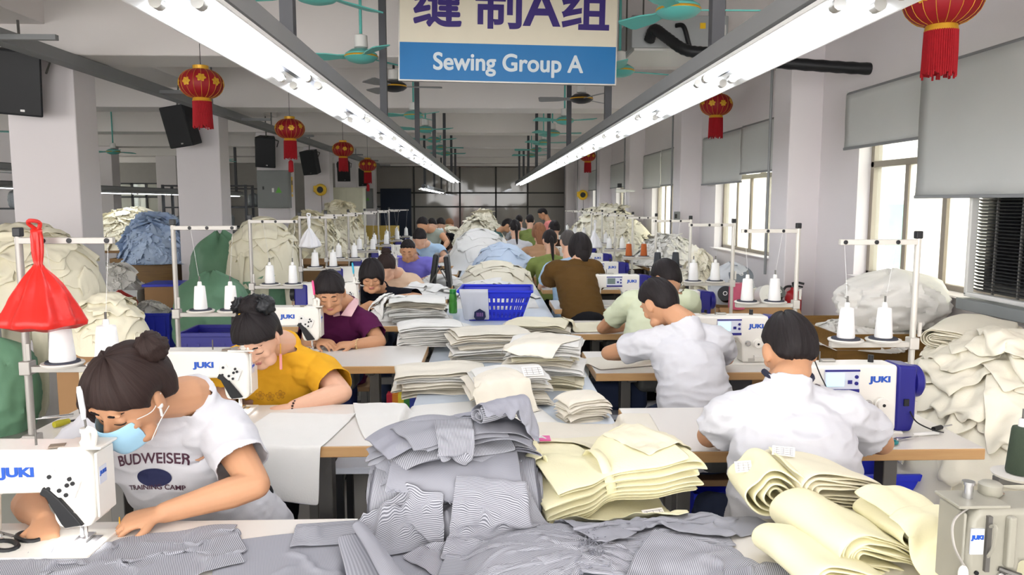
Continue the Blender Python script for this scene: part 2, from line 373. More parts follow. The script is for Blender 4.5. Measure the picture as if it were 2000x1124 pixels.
# ------------------------------------------------------------------ hanging sign
sx0, sx1, syy = -.665, 1.005, 6.12
sg = thing('hanging_sign', 'hanging sign board in cream and blue reading Sewing Group A', 'sign', ((sx0 + sx1) / 2, syy, 2.55)); sg.rotation_euler = (0, math.radians(1.0), 0)
sw = sx1 - sx0
MB().box((0, 0, .14), (sw, .05, .28)).build('blue_panel', mat('sign_blue', '0c6fae', 0.4, var=0.03), sg, smooth=False)
MB().box((0, 0, .58), (sw, .05, .60)).build('cream_panel', mat('sign_cream', 'ddd5c0', 0.5, var=0.04), sg, smooth=False)
MB().box((0, .006, .45), (sw + .02, .05, .92)).build('sign_frame', M_alu, sg, smooth=False)
M_purple = mat('sign_purple', '33206f', 0.5, var=0.0); M_sgrey = mat('sign_letter_grey', 'cfd9de', 0.5, var=0.0)
for ch, cx in (('缝', 859), ('制', 975), ('A', 1055), ('组', 1138)):
    lettering(ch, .385 if ch != 'A' else .40, M_purple, sg, ((cx - 993) / 1500 * syy, -.027, .548 if ch != 'A' else .55), (PI / 2, 0, 0), bold=.0 if ch == '缝' else .0085, name='sign_character', xs=1.0, fat=.009 if ch == '缝' else 0)
lettering('Sewing Group A', .182, M_sgrey, sg, (0, -.027, .135), (PI / 2, 0, 0), bold=.0, name='sign_lettering', xs=.95, fat=.0042)
# ------------------------------------------------------------------ ceiling fans
def make_fan(m, blade_m, label, x, y, z, rz):
    t = thing('ceiling_fan', label, 'fan', (x, y, z), rz, 'ceiling fans over the line')
    MB().cyl((0, 0, .06), (0, 0, ZC - z), .012, 8).build('rod', m, t)
    MB().lathe([(.03, ZC - z - .09), (.055, ZC - z - .01)], n=16).build('canopy', M_white, t)
    MB().lathe([(.025, .17), (.05, .16), (.055, .07), (.03, .06)], n=16).build('rod_cover', M_white, t)
    MB().lathe([(.0, .055), (.08, .05), (.125, .02), (.13, -.01), (.10, -.035), (.05, -.05), (0, -.052)], n=24).build('motor', m, t)
    MB().lathe([(.128, .008), (.133, .0), (.128, -.008)], n=24).build('trim_ring', M_gold, t)
    for k in range(3):
        a = 2 * PI * k / 3; b = MB()
        P = [(.1, -.04), (.18, -.035), (.27, -.06), (.46, -.07), (.48, -.05), (.48, .05), (.46, .07), (.27, .06), (.18, .035), (.1, .04)]
        b.prism(P, 'Z', -.004, .004); V = b.arr(); V[:, 2] += V[:, 1] * .22
        R = np.array(Matrix.Rotation(a, 3, 'Z')); V = V @ R.T; b.V = [V]
        b.build('blade', blade_m, t, smooth=False)
    return t
rf = random.Random(5)
fans = [(-.93, 4.42, 2.76, 'teal', -1.13), (1.13, 4.62, 2.74, 'teal', 0.0), (-.98, 6.25, 2.76, 'teal', 1.0), (1.17, 6.85, 2.76, 'teal', .35), (-.92, 7.9, 2.77, 'black', .1), (1.07, 8.75, 2.77, 'black', .9)]
for i in range(5):
    fans.append((-.95, 10.3 + 2.0 * i, 2.75, 'teal', rf.random() * 2)); fans.append((1.1, 10.9 + 2.0 * i, 2.75, 'teal', rf.random() * 2))
fans += [(-7.0, 11.0, 2.6, 'teal', .4), (-7.3, 15.5, 2.6, 'teal', 1.1), (-6.2, 18.5, 2.6, 'teal', 1.3)]
cnt = {}
for x, y, z, c, rz in fans:
    side = 'over the left row' if -3 < x < 0 else ('over the right row' if x > 0 else 'in the left bay'); k = cnt.get((side, c), 0); cnt[(side, c)] = k + 1
    make_fan(M_teal if c == 'teal' else M_black, M_teal if c == 'teal' else M_grey, '%s three-blade ceiling fan %s, %s of the %s ones there' % (c, side, ORD[k], c), x, y, z, rz)
# ------------------------------------------------------------------ lanterns
def make_lantern(label, x, y, z, s=1.0, rz=0.0, extra=False):
    t = thing('lantern', label, 'lantern', (x, y, z), rz, 'red lanterns'); t.scale = (s, s, s)
    n = 64; prof = [(.06, .125)] + [(.187 * math.sin(PI * (.5 + u)) if False else .187 * math.cos(u) ** .8, .13 * math.sin(u)) for u in np.linspace(1.25, -1.25, 15)] + [(.06, -.125)]
    b = MB(); V = []
    for r, zz in prof:
        for j in range(n):
            a = 2 * PI * j / n; rr = r * (1 - .045 * (1 - abs(math.sin(a * 9)) ** .5)); V.append((rr * math.cos(a), rr * math.sin(a), zz))
    N = len(prof); b.add(V, [(i * n + j, i * n + (j + 1) % n, (i + 1) * n + (j + 1) % n, (i + 1) * n + j) for i in range(N - 1) for j in range(n)])
    body = b.build('shade', M_red, t)
    g = MB()
    for j in range(18):
        a = 2 * PI * (j + .5) / 18 * 1.0
        g.tube([(.1885 * math.cos(u) ** .8 * math.cos(a), .1885 * math.cos(u) ** .8 * math.sin(a), .1305 * math.sin(u)) for u in np.linspace(1.2, -1.2, 11)], .0016, 4)
    g.build('gold_rib', M_gold, t)
    # gold blossom patches and fortune panels pressed on the shade
    rr = random.Random(3)
    for j in range(9):
        a0 = 2 * PI * j / 9 + .17; u0 = rr.uniform(.0, .3); g = MB(); V = []; n5 = 40
        for lift in (.1895, .1915):
            for k in range(n5):
                th = 2 * PI * k / n5; r_ = .032 * (1 + .17 * math.cos(6 * th + j)); a = a0 + r_ * math.cos(th) / .19 * 1.15; u = u0 + r_ * math.sin(th) / .13
                V.append((lift * math.cos(u) ** .8 * math.cos(a), lift * math.cos(u) ** .8 * math.sin(a), .132 * lift / .19 * math.sin(u)))
        g.add(V, [(k, (k + 1) % n5, n5 + (k + 1) % n5, n5 + k) for k in range(n5)] + [tuple(range(n5, 2 * n5)), tuple(reversed(range(n5)))])
        g.build('gold_motif', M_gold, t, smooth=False)
    MB().lathe([(.065, .12), (.068, .155), (.06, .158)], n=24).build('top_cap', M_gold, t)
    MB().lathe([(.075, -.12), (.082, -.15), (.078, -.155)], n=24).build('bottom_cap', M_gold, t)
    b = MB(); rr = random.Random(8)
    for j in range(46):
        a = 2 * PI * j / 46; r0 = .076
        b.tube([(r0 * math.cos(a), r0 * math.sin(a), -.15), ((r0 + .002) * math.cos(a + .02), (r0 + .002) * math.sin(a), -.25), ((r0 + .004 + rr.uniform(-.004, .004)) * math.cos(a + .03), (r0 + .004) * math.sin(a + .03), -.375 + rr.uniform(-.02, .012))], .0056, 5)
    b.lathe([(.07, -.15), (.073, -.355), (.0, -.35)], n=20)
    b.build('tassel', M_tassel, t)
    MB().cyl((0, 0, .15), (0, 0, (ZC - z) / s), .003, 5).build('hanging_cord', M_black, t)
    if extra:
        MB().lathe([(.012, -.40), (.03, -.42), (.034, -.55), (.0, -.56)], n=12).build('small_tassel', M_tassel, t)
    return t
for i, (px, py, Y) in enumerate([(393, 164, 7.0), (566, 252, 10.2), (670, 292, 13.9), (718, 323, 16.8)]):
    p = at(px, py, Y); make_lantern('red and gold lantern with tassel on the left, %s from the camera' % ORD[i], p[0], p[1], p[2], 1.0, i * .7, i in (1, 3))
for i, (px, py, Y) in enumerate([(1842, 2, 4.03), (1399, 205, 9.2), (1148, 305, 18.2)]):
    p = at(px, py, Y); make_lantern('red and gold lantern with tassel by the window wall, %s from the camera' % ORD[i], p[0], p[1], p[2], 1.0, i * .5)
# ------------------------------------------------------------------ loudspeakers on the left pillars
M_spk = mat('speaker_black', '15171d', 0.55, var=0.15, bump=0.2, bscale=200)
def make_speaker(label, px, py, Y, rz, ry):
    p = at(px, py, Y); t = thing('loudspeaker', label, 'speaker', p, rz, 'loudspeakers on the left pillars'); t.rotation_euler = (.22, ry, rz)
    MB().prism([(-.19, -.16), (.19, -.16), (.14, .14), (-.14, .14)], 'Z', -.29, .29).build('cabinet', M_spk, t, bevel=.012)
    b = MB().box((0, -.166, .0), (.36, .012, .55)); b.build('grille', M_black, t, bevel=.004)
    MB().box((.03, -.174, -.24), (.035, .004, .02)).build('badge', M_chrome, t)
    MB().tube([(-.2, 0, .1), (-.22, .1, .2), (0, .22, .25), (.22, .1, .2), (.2, 0, .1)], .011, 6).build('bracket', M_iron, t)
    e_ = t.rotation_euler.to_matrix().inverted() @ Vector((0, 0, ZC - p[2])); MB().cyl((0, 0, .28), tuple(e_), .012, 8).build('hanging_rod', M_iron, t)
for i, (px, py, Y, rz, ry) in enumerate([(42, 160, 7.4, .35, .06), (357, 245, 11.3, -.25, -.12), (520, 296, 15.3, .15, .05), (608, 317, 19.2, -.3, -.06), (672, 334, 23.2, .1, 0), (708, 346, 26.8, -.2, -.05)]):
    make_speaker('black loudspeaker hung on the left, %s from the camera' % ORD[i], px, py, Y, rz, ry)
# ------------------------------------------------------------------ roller blinds on the right wall
M_blind = mat('blind_grey', 'd2d4d1', 0.85, var=0.03, scale=3, bump=0.15, bscale=300)
M_blind2 = mat('blind_grey_light', 'cccecb', 0.85, var=0.03, scale=3, bump=0.15, bscale=300)
def blind(label, y0, y1, z0, z1, x, m):
    t = thing('roller_blind', label, 'window blind', (x, (y0 + y1) / 2, z1), 0, 'grey roller blinds')
    L = y1 - y0; nx, nz = 14, 10; V = []
    for i in range(nz + 1):
        for j in range(nx + 1):
            v = i / nz; V.append((-.006 - .006 * math.sin(j * 1.3 + i * .7) * v, -L / 2 + L * j / nx, -(z1 - z0) * v))
    F = [(i * (nx + 1) + j, i * (nx + 1) + j + 1, (i + 1) * (nx + 1) + j + 1, (i + 1) * (nx + 1) + j) for i in range(nz) for j in range(nx)]
    o = link('blind_fabric', np.array(V), F, m, t); s = o.modifiers.new('thickness', 'SOLIDIFY'); s.thickness = .002
    MB().cyl((.02, -L / 2, .0), (.02, L / 2, .0), .026, 14).build('roller', M_grey, t)
    MB().box((-.008, 0, -(z1 - z0)), (.016, L, .022)).build('bottom_bar', M_grey, t, bevel=.004)
    for sy in (-1, 1): MB().box((.03, sy * L / 2, 0), (.06, .01, .07)).build('bracket', M_white, t)
    return t
blind('short raised grey blind over the nearest window, the farther of its two', 5.18, 6.42, 2.06, 2.50, 3.0, M_blind)
blind('long lowered grey blind over the nearest window, above the black grille', 3.6, 5.2, 1.655, 2.50, 2.94, M_blind2)
blind('grey blind on the second window, the lower of the pair', 9.05, 10.75, 1.86, 2.48, 3.02, M_blind)
blind('grey blind on the second window, the higher of the pair', 7.75, 9.06, 1.95, 2.48, 3.0, M_blind)
blind('grey blind on the third window, the nearer half', 12.0, 13.3, 1.9, 2.48, 3.02, M_blind)
blind('grey blind on the third window, the farther half', 13.33, 14.8, 1.88, 2.48, 3.02, M_blind)
blind('grey blind on the fourth window', 15.9, 18.6, 1.95, 2.48, 3.0, M_blind)
blind('grey blind on the fifth window', 19.9, 22.6, 1.95, 2.48, 3.0, M_blind)
# evaporative cooler grille standing in the nearest window
ac = thing('cooler_grille', 'black slatted cooling unit in a pale frame in the nearest window', 'cooling unit', (3.04, 4.05, 1.05))
b = MB()
for (dy, dz, sy, sz) in ((-.62, .36, .03, .74), (.62, .36, .03, .74), (0, .0, 1.27, .03), (0, .72, 1.27, .03)): b.box((-.03, dy, dz), (.05, sy, sz))
b.build('frame', M_white, ac, bevel=.008)
b = MB()
for k in range(34): b.box((0, 0, .03 + k * .0203), (.03, 1.2, .006), ry=.5)
b.build('slat', M_black, ac, smooth=False)
b = MB()
for k in range(5): b.box((-.005, -.45 + .22 * k, .36), (.012, .012, .7))
b.box((-.012, .1, .36), (.012, .03, .7)); b.build('brace', M_iron, ac, smooth=False)
MB().box((.07, .16, .37), (.03, .9, .7)).build('filter_pad', mat('filter_black', '1c1c1c', 0.9, var=0.4, scale=9, bump=.6, bscale=40), ac, smooth=False)
MB().box((-.02, 0, -.06), (.14, 1.3, .07)).build('base_tray', mat('tray_grey', '8c9090', 0.5), ac, bevel=.005)
# ------------------------------------------------------------------ suspended ventilation box with black hose
hv = thing('ventilation_box', 'grey metal ventilation box hung from the ceiling with black hose', 'ventilation unit', (1.72, 7.4, 2.98))
MB().box((0, 0, .14), (.86, .9, .28)).build('casing', mat('galvanised', 'a9acad', 0.45, 0.3, var=.06), hv, bevel=.008)
MB().box((0, -.02, -.01), (.8, .8, .02)).build('bottom_panel', M_white, hv, smooth=False)
b = MB()
for sx in (-.45, -.30, .3, .44): b.cyl((sx, -.3, .0), (sx, -.3, ZC - 2.98), .008, 6)
b.build('hanger_rod', M_iron, hv)
MB().box((.34, -.456, .15), (.13, .004, .10)).build('data_plate', M_white, hv); MB().box((.2, -.456, .19), (.05, .004, .05)).build('warning_sticker', M_yellow, hv)
h1 = MB(); P = [at(1268, 80, 6.93), at(1278, 58, 6.85), at(1300, 72, 6.75), at(1340, 98, 6.6), at(1400, 105, 6.5), at(1500, 120, 6.4), at(1650, 132, 6.3), at(1768, 137, 6.2)]
def smooth_path(P, n=8):
    P = [np.array(p, float) for p in P]; Q = [P[0]] + P + [P[-1]]; out = []
    for i in range(len(P) - 1):
        a, b_, c, d = Q[i], Q[i + 1], Q[i + 2], Q[i + 3]
        for k in range(n):
            t = k / n; out.append(.5 * (2 * b_ + (c - a) * t + (2 * a - 5 * b_ + 4 * c - d) * t * t + (3 * b_ - a - 3 * c + d) * t ** 3))
    out.append(P[-1]); return np.array(out)
Q = smooth_path(P, 10) - np.array((1.72, 7.4, 2.98)); h1.tube(Q, [.046 + .004 * (i % 2) for i in range(len(Q))], 12); h1.build('hose', M_black, hv)
Q = smooth_path([at(1320, 50, 6.94), at(1335, 52, 6.9), at(1345, 85, 6.9), at(1352, 105, 6.92)]) - np.array((1.72, 7.4, 2.98)); MB().tube(Q, .02, 8).build('cable', M_black, hv)
# ------------------------------------------------------------------ wall furniture
fe = thing('fire_extinguisher', 'red fire extinguisher with yellow label on the window wall', 'fire extinguisher', (2.86, 7.02, .38)); fe.rotation_euler = (0, 0, -.3)
MB().lathe([(0, 0), (.068, .004), (.075, .02), (.075, .36), (.062, .405), (.03, .425), (.026, .45), (0, .45)], n=24).build('cylinder', mat('extinguisher_red', 'b3151f', 0.3), fe)
b = MB(); aa = np.linspace(-2.5, -.9, 9); V = [(.0765 * math.cos(a), .0765 * math.sin(a), z) for z in (.13, .3) for a in aa]
b.add(V, [(i, i + 1, i + 10, i + 9) for i in range(8)]); b.build('label_sticker', mat('sticker_yellow', 'e3b73a', 0.5, var=.25, scale=30), fe)
b = MB(); V = [(.0768 * math.cos(a), .0768 * math.sin(a), z) for z in (.24, .295) for a in aa]; b.add(V, [(i, i + 1, i + 10, i + 9) for i in range(8)]); b.build('label_band', mat('sticker_blue', '8fb4cf', 0.5, var=.2, scale=30), fe)
MB().tube([(0, 0, .45), (-.01, 0, .49), (.02, 0, .50), (.09, -.01, .485)], .011, 8).build('handle', M_black, fe); MB().tube([(0, 0, .47), (.08, -.01, .455)], .008, 8).build('lever', M_black, fe)
MB().tube(smooth_path([(-.02, 0, .46), (-.08, -.01, .44), (-.11, -.01, .3), (-.12, -.01, .12), (-.11, -.01, .06)]), .011, 8).build('hose', M_black, fe)
MB().lathe([(.078, .12), (.078, .135)], n=24).build('strap', M_grey, fe)
def panel_box(name, label, cat, px, py, Y, wd, hd, dp, m, grp=None, warn=None):
    p = at(px, py, Y); t = thing(name, label, cat, p, 0, grp)
    MB().box((0, 0, 0), (wd, dp, hd)).build('housing', m, t, bevel=.006); MB().box((0, -dp / 2 - .004, 0), (wd * .94, .01, hd * .95)).build('door', m, t, bevel=.003)
    MB().box((-wd * .3, -dp / 2 - .012, hd * .03), (.03, .012, .06)).build('latch', M_black, t)
    if warn: MB().add([(wd * .08, -dp / 2 - .011, -.07), (wd * .28, -dp / 2 - .011, -.07), (wd * .18, -dp / 2 - .011, .05)], [(0, 1, 2)]).build('warning_sticker', mat('sticker_green', '5fae3c', 0.5), t); MB().box((0, -dp / 2 - .01, -.02), (.04, .004, .08)).build('notice', M_white, t)
    return t
M_cab = mat('cabinet_grey', '7f8280', 0.5, 0.1, var=.04)
panel_box('electrical_cabinet', 'large grey electrical cabinet on the third left pillar', 'electrical cabinet', 536, 370, 15.52, .62, .74, .2, M_cab, None, True)
panel_box('electrical_cabinet', 'small grey electrical cabinet on a far left pillar', 'electrical cabinet', 714, 388, 27.52, .52, .7, .2, M_cab, None, True)
panel_box('switch_box', 'small grey switch box on the wall beside the second window', 'switch box', 1525, 473, 7.5, .11, .13, .06, M_cab)
panel_box('switch_box', 'small grey switch box below the yellow notice by the third window', 'switch box', 1322, 423, 11.06, .08, .14, .06, M_cab)
def notice(name, label, px, py, Y, wd, hd, m, marks, facex=0):
    p = at(px, py, Y); t = thing(name, label, 'notice', p); MB().box((0, 0, 0), (.008, wd, hd) if facex else (wd, .008, hd)).build('sheet', m, t, smooth=False)
    for (cx, cz, sx_, sz_, mm) in marks:
        s = facex or 1
        MB().box((facex * .006, cx, cz) if facex else (cx, -.006, cz), (.004, sx_, sz_) if facex else (sx_, .004, sz_)).build('printed_mark', mm, t, smooth=False)
M_pb = mat('poster_blue', '3f86bf', 0.5); M_pink = mat('poster_ink', '6f7f8f', 0.6)
notice('wall_poster', 'tall blue and white poster on the side of the second left pillar', 430, 337, 11.9, .25, .82, mat('poster_pale', 'c9d3dd', 0.5, var=.05), [(0, .36, .25, .1, M_pb), (0, -.37, .25, .07, M_pb)] + [(-.05 + .1 * (k % 2), .22 - .045 * (k // 2), .03, .03, M_pink) for k in range(18)], 1)
notice('safety_notice', 'yellow safety notice on the third left pillar', 570, 365, 15.75, .12, .4, M_yellow, [(0, .08, .05, .09, M_black), (0, -.13, .08, .04, M_white)], 1)
notice('safety_notice', 'yellow safety notice on the second window-side pillar', 1332, 377, 11.3, .16, .38, M_yellow, [(0, .08, .05, .1, M_black), (0, -.1, .09, .05, M_white)], -1)
def reel(label, px, py, Y):
    t = thing('hose_reel', label, 'reel', at(px, py, Y), 0); MB().lathe([(.0, -.06), (.13, -.06), (.15, -.03), (.15, .03), (.13, .06), (0, .06)], n=20, axis='Y').build('housing', M_yellow, t); MB().lathe([(0, -.075), (.07, -.075), (.08, -.06)], n=16, axis='Y').build('hub', M_black, t)
    MB().box((-.08, 0, .02), (.18, .1, .16)).build('bracket', M_yellow, t, bevel=.02); MB().cyl((.02, 0, -.14), (.03, 0, -1.0), .006, 5).build('cord', M_black, t)
reel('yellow cable reel on the fourth left pillar', 626, 371, 19.56); reel('yellow cable reel on a far pillar beside the right row', 1138, 381, 23.04)
p = at(1212, 370, 14.6); t = thing('wall_lamp', 'small white emergency lamp on the window wall', 'lamp', p); MB().box((0, 0, -.03), (.2, .1, .07)).build('lamp_body', M_white, t, bevel=.02); MB().box((-.02, 0, .07), (.08, .06, .08)).build('lamp_head', M_black, t, bevel=.006); MB().box((.12, 0, -.03), (.3, .04, .04)).build('bracket', M_white, t)
# ------------------------------------------------------------------ sewing tables
def make_table(label, cx, cyy, group, wd=1.2):
    t = thing('sewing_table', label, 'table', (cx, cyy, 0), 0, group)
    MB().box((0, 0, .738), (wd, .57, .04)).build('tabletop', M_edge, t, bevel=.004)
    MB().box((0, 0, .7592), (wd - .006, .564, .0024)).build('laminate', M_lam, t, smooth=False)
    for sx in (-.40, .40):
        b = MB(); b.box((sx, 0, .40), (.055, .075, .66)); b.box((sx, 0, .045), (.06, .52, .05)); b.box((sx, 0, .705), (.05, .42, .026)); b.build('leg', M_iron, t, bevel=.005)
    MB().box((0, .02, .30), (.76, .03, .05)).build('crossbar', M_iron, t); MB().box((.05, 0, .09), (.36, .24, .02), rx=.25).build('treadle', M_iron, t, bevel=.006)
    MB().box((.18, .05, .64), (.22, .2, .14)).build('control_box', mat('motor_grey', '58595a', 0.5), t, bevel=.02); MB().box((-.1, .0, .66), (.5, .26, .09)).build('oil_pan', mat('pan_dark', '474846', 0.5), t, bevel=.03)
    return t
LTY = [1.46, 2.66, 4.0, 5.32, 6.75, 7.85, 9.15, 10.4, 11.7, 13.0]
RTY = [1.42, 2.56, 3.79, 4.95, 6.13, 7.5, 8.8, 10.1, 11.3, 12.5, 13.7]
tb = None; LT = []; RT = []
for i, y in enumerate(LTY):
    lb = 'white-topped wood-edged sewing table in the left row, %s from the camera' % ORD[i]
    tb = make_table(lb, -1.03, y + .285, 'sewing tables of the left row', 1.36) if tb is None else dup(tb, (-1.03, y + .285, 0), 0, lb, 'sewing tables of the left row'); LT.append(tb)
for i, y in enumerate(RTY):
    lb = 'white-topped wood-edged sewing table in the right row, %s from the camera' % ORD[i]
    tb = make_table(lb, 1.15, y + .285, 'sewing tables of the right row') if i == 0 else dup(tb, (1.15, y + .285, 0), 0, lb, 'sewing tables of the right row'); RT.append(tb)
# centre bench along the line
cb = thing('centre_bench', 'long pale work bench running down the middle of the line', 'bench', (.1, 8.0, 0))
MB().box((0, 0, .70), (.86, 13.6, .03)).build('bench_top', mat('bench_pale_blue', 'cfd8e2', 0.35, var=.03), cb, bevel=.004)
for k in range(8):
    for sx in (-.36, .36): MB().box((sx, -6.5 + k * 1.85, .342), (.04, .04, .684)).build('leg', M_iron, cb, smooth=False)
MB().box((0, 0, .22), (.72, 13.2, .02)).build('lower_shelf', M_white, cb, smooth=False)
# ------------------------------------------------------------------ sewing machines (needle at the local origin, operator on the -y side)
M_cream = mat('machine_white', 'ece9e1', 0.3, var=.015); M_mgrey = mat('machine_old_grey', 'a09d90', 0.38, var=.08, scale=14)
M_screen = mat('panel_screen', '9fd0ea', 0.3, var=.03, emit=.7); M_lcd = mat('panel_lcd', '6f7f7c', 0.3, var=.03); M_panelp = mat('panel_pale', 'd7dbe6', 0.35)
def make_machine(label, x, y, rz, kind, cap='ef', group=None):
    t = thing('sewing_machine', label, 'sewing machine', (x, y, .7605), rz, group); t.scale = (.87, .87, .87)
    body = M_mgrey if kind == 'old' else M_cream
    MB().box((.2, .02, .004), (.52, .19, .012)).build('bed', body, t, bevel=.004)
    MB().box((.0, .0, .0106), (.07, .05, .002)).build('needle_plate', M_chrome, t)
    arm = MB(); P = [(-.058, .10), (-.062, .20), (-.058, .275), (-.04, .296), (.30, .300), (.43, .296), (.435, .01), (.275, .01), (.268, .125), (.24, .158), (.20, .170), (.065, .172), (.056, .095), (.045, .07), (-.045, .072)]
    arm.prism(P[::-1], 'Y', -.062, .062); arm.build('arm', body, t, bevel=.014, seg=3)
    MB().box((-.063, 0, .19), (.008, .10, .19)).build('face_plate', body, t, bevel=.012)
    MB().cyl((-.0, 0, .012), (-.0, 0, .085), .0045, 8).build('needle_bar', M_chrome, t); MB().cyl((.0, .022, .03), (.0, .022, .085), .006, 8).build('presser_bar', M_chrome, t)
    MB().prism([(-.012, -.03), (.012, -.03), (.012, .03), (-.012, .03)], 'Z', .0125, .02).build('presser_foot', M_chrome, t)
    MB().box((-.02, .0, .298), (.12, .10, .008)).build('top_cover', body, t, bevel=.003)
    MB().cyl((.12, .01, .295), (.12, .01, .345), .003, 6).build('thread_pin', M_iron, t)
    MB().box((.05, .03, .302), (.04, .03, .004), rz=.3).build('sticker', mat('sticker_brown', '8d7f70', 0.6), t)
    if kind in ('front', 'old'):
        # operator side: tension dial, take-up slot, stitch dial, reverse lever
        b = MB().lathe([(0, -.092), (.016, -.092), (.02, -.08), (.012, -.075), (.02, -.068), (.02, -.06)], (.025, 0, .135), 16, 'Y'); b.build('tension_dial', M_chrome, t)
        MB().box((-.02, -.065, .22), (.010, .012, .13)).build('take_up_slot', M_iron, t); MB().tube(smooth_path([(-.02, -.066, .26), (-.02, -.09, .268), (-.02, -.085, .22), (-.02, -.068, .19)]), .004, 6).build('take_up_guard', body, t)
        MB().lathe([(0, -.095), (.024, -.094), (.026, -.08), (.03, -.078), (.03, -.062)], (.36, 0, .13), 20, 'Y').build('stitch_dial', body, t)
        MB().lathe([(0, -.0965), (.007, -.0965), (.007, -.09)], (.36, 0, .13), 10, 'Y').build('dial_screw', M_black, t)
        MB().lathe([(.012, -.078), (.018, -.07), (.018, -.06)], (.305, 0, .13), 14, 'Y').build('bobbin_winder', M_chrome, t)
        MB().tube([(.40, -.06, .055), (.37, -.10, .055), (.33, -.105, .056)], [.007, .008, .011], 8).build('reverse_lever', body, t)
    if kind == 'front':
        pn = MB().box((.185, -.066, .232), (.15, .012, .10)).build('control_panel', M_panelp, t, bevel=.004)
        MB().box((.185, -.0725, .19), (.15, .004, .014)).build('panel_stripe', M_navy, pn); MB().box((.185, -.0725, .277), (.15, .004, .008)).build('panel_border', M_navy, pn)
        MB().box((.155, -.0735, .238), (.075, .004, .055)).build('screen', M_screen if cap == 'lit' else M_lcd, pn)
        MB().box((.218, -.0735, .228), (.018, .004, .016)).build('button', M_navy, pn)
        for zz in (.25, .222): MB().lathe([(0, -.076), (.008, -.076), (.008, -.07)], (.246, 0, zz), 12, 'Y').build('button', M_navy, pn)
        lettering('JUKI', .035, M_logo, t, (.355, -.0632, .235), (PI / 2, 0, 0), bold=.0016, xs=1.35, name='maker_mark')
        b = MB(); b.prism([(.428, 0.005), (.50, .005), (.515, .06), (.515, .29), (.428, .298)], 'Y', -.066, .066); b.build('motor_housing', M_navy, t, bevel=.014, seg=3)
        MB().lathe([(0, .56), (.055, .558), (.07, .545), (.072, .515), (.06, .512)], (0, 0, .215), 24, 'X').build('handwheel', M_navy, t)
        MB().box((.47, -.068, .135), (.022, .006, .03)).build('switch', M_black, t); MB().tube(smooth_path([(.49, -.06, .1), (.50, -.1, .06), (.56, -.12, .03), (.62, -.1, .012)]), .003, 6).build('cable', M_black, t)
        MB().box((.33, -.0635, .028), (.04, .003, .018)).build('rating_plate', M_alu, t)
        MB().cyl((.34, .0, .298), (.34, 0, .33), .012, 10).build('spool_post', M_black, t); MB().box((.16, .02, .304), (.06, .03, .01)).build('oil_gauge', M_alu, t, bevel=.003)
    if kind == 'rear':
        lettering('JUKI', .036, M_logo, t, (.145, .0632, .235), (PI / 2, 0, PI), bold=.0018, xs=1.35, name='maker_mark')
        # black knee-lift link, cover plate with screw holes, presser lever on the rear
        pl = MB().prism([(-.01, .16), (.06, .165), (.075, .205), (.07, .235), (.045, .245), (.035, .225), (.0, .225), (-.03, .21)][::-1], 'Y', .06, .07).build('rear_cover', M_white, t, bevel=.003)
        for (hx, hz) in ((.055, .225), (.03, .185), (.008, .2), (-.008, .205), (.0, .218), (.012, .172), (.06, .19)): MB().lathe([(0, .0735), (.006, .0735), (.006, .068)], (hx, 0, hz), 10, 'Y').build('screw', M_black, pl)
        MB().prism([(-.03, .082), (.02, .075), (.03, .088), (.068, .165), (.085, .175), (.075, .195), (.06, .19), (.03, .16), (-.01, .11)], 'Y', .055, .075).build('lift_link', M_black, t, bevel=.004)
        MB().box((-.066, .02, .215), (.004, .04, .05)).build('badge', M_panelp, t); lettering('JUKI', .014, M_logo, t, (-.0685, .02, .222), (PI / 2, 0, -PI / 2), bold=.0008, xs=1.3, name='maker_mark')
        b = MB().lathe([(.016, .296), (.02, .31), (.014, .318), (.014, .335), (.017, .338), (.017, .35), (0, .35)], (-.028, .02, 0), 16); b.build('guide_base', M_cream, t)
        MB().tube([(-.028, .02, .35), (-.026, .02, .37), (-.022, .02, .385)], .003, 6).build('guide_wire', M_iron, t)
        MB().tube([(-.023, .02, .375), (-.022, .02, .40), (-.016, .02, .455), (-.014, .02, .47)], [.006, .008, .008, .005], 10).build('guide_handle', mat('guide_' + cap, cap, 0.35, var=.03), t)
        MB().tube(smooth_path([(-.05, .03, .298), (-.055, .03, .34), (-.035, .03, .352)]), .008, 8).build('lever', M_cream, t)
        MB().box((.42, 0, .16), (.12, .14, .26)).build('motor_housing', M_navy, t, bevel=.02); MB().lathe([(0, .52), (.06, .518), (.065, .5), (.06, .48)], (0, 0, .2), 20, 'X').build('handwheel', M_black, t)
        MB().lathe([(0, .0655), (.006, .0655), (.006, .06)], (.0, 0, .115), 10, 'Y').build('screw', M_chrome, t)
    if kind == 'old':
        MB().lathe([(0, .55), (.06, .548), (.065, .53), (.05, .45), (.03, .43)], (0, 0, .23), 20, 'X').build('handwheel', M_black, t)
        MB().cyl((-.03, .0, .29), (-.03, 0, .335), .011, 12).build('thread_post', M_chrome, t); MB().cyl((-.03, .0, .335), (-.03, 0, .342), .014, 12).build('post_cap', M_chrome, t)
        MB().box((.03, -.068, .225), (.02, .02, .12)).build('slot_guard', body, t, bevel=.006)
        MB().lathe([(.02, .296), (.026, .305), (.026, .325), (.02, .33), (0, .33)], (.04, .025, 0), 16).build('oil_cap', body, t)
        MB().box((-.044, -.064, .225), (.03, .004, .06)).build('name_plate', M_panelp, t); lettering('JUKI', .013, M_logo, t, (-.044, -.0665, .235), (PI / 2, 0, 0), bold=.0008, xs=1.1, name='maker_mark')
        MB().tube(smooth_path([(-.03, -.03, .30), (-.09, -.05, .27), (-.10, -.07, .22), (-.075, -.075, .17)]), .003, 6).build('thread_wire', M_alu, t)
        MB().ell((-.078, -.075, .155), (.012, .008, .02)).build('wire_clip', M_white, t)
        for (hx, hz) in ((-.03, .12), (-.04, .15), (-.01, .11)): MB().lathe([(0, -.066), (.005, -.066), (.005, -.06)], (hx, 0, hz), 10, 'Y').build('screw', M_black, t)
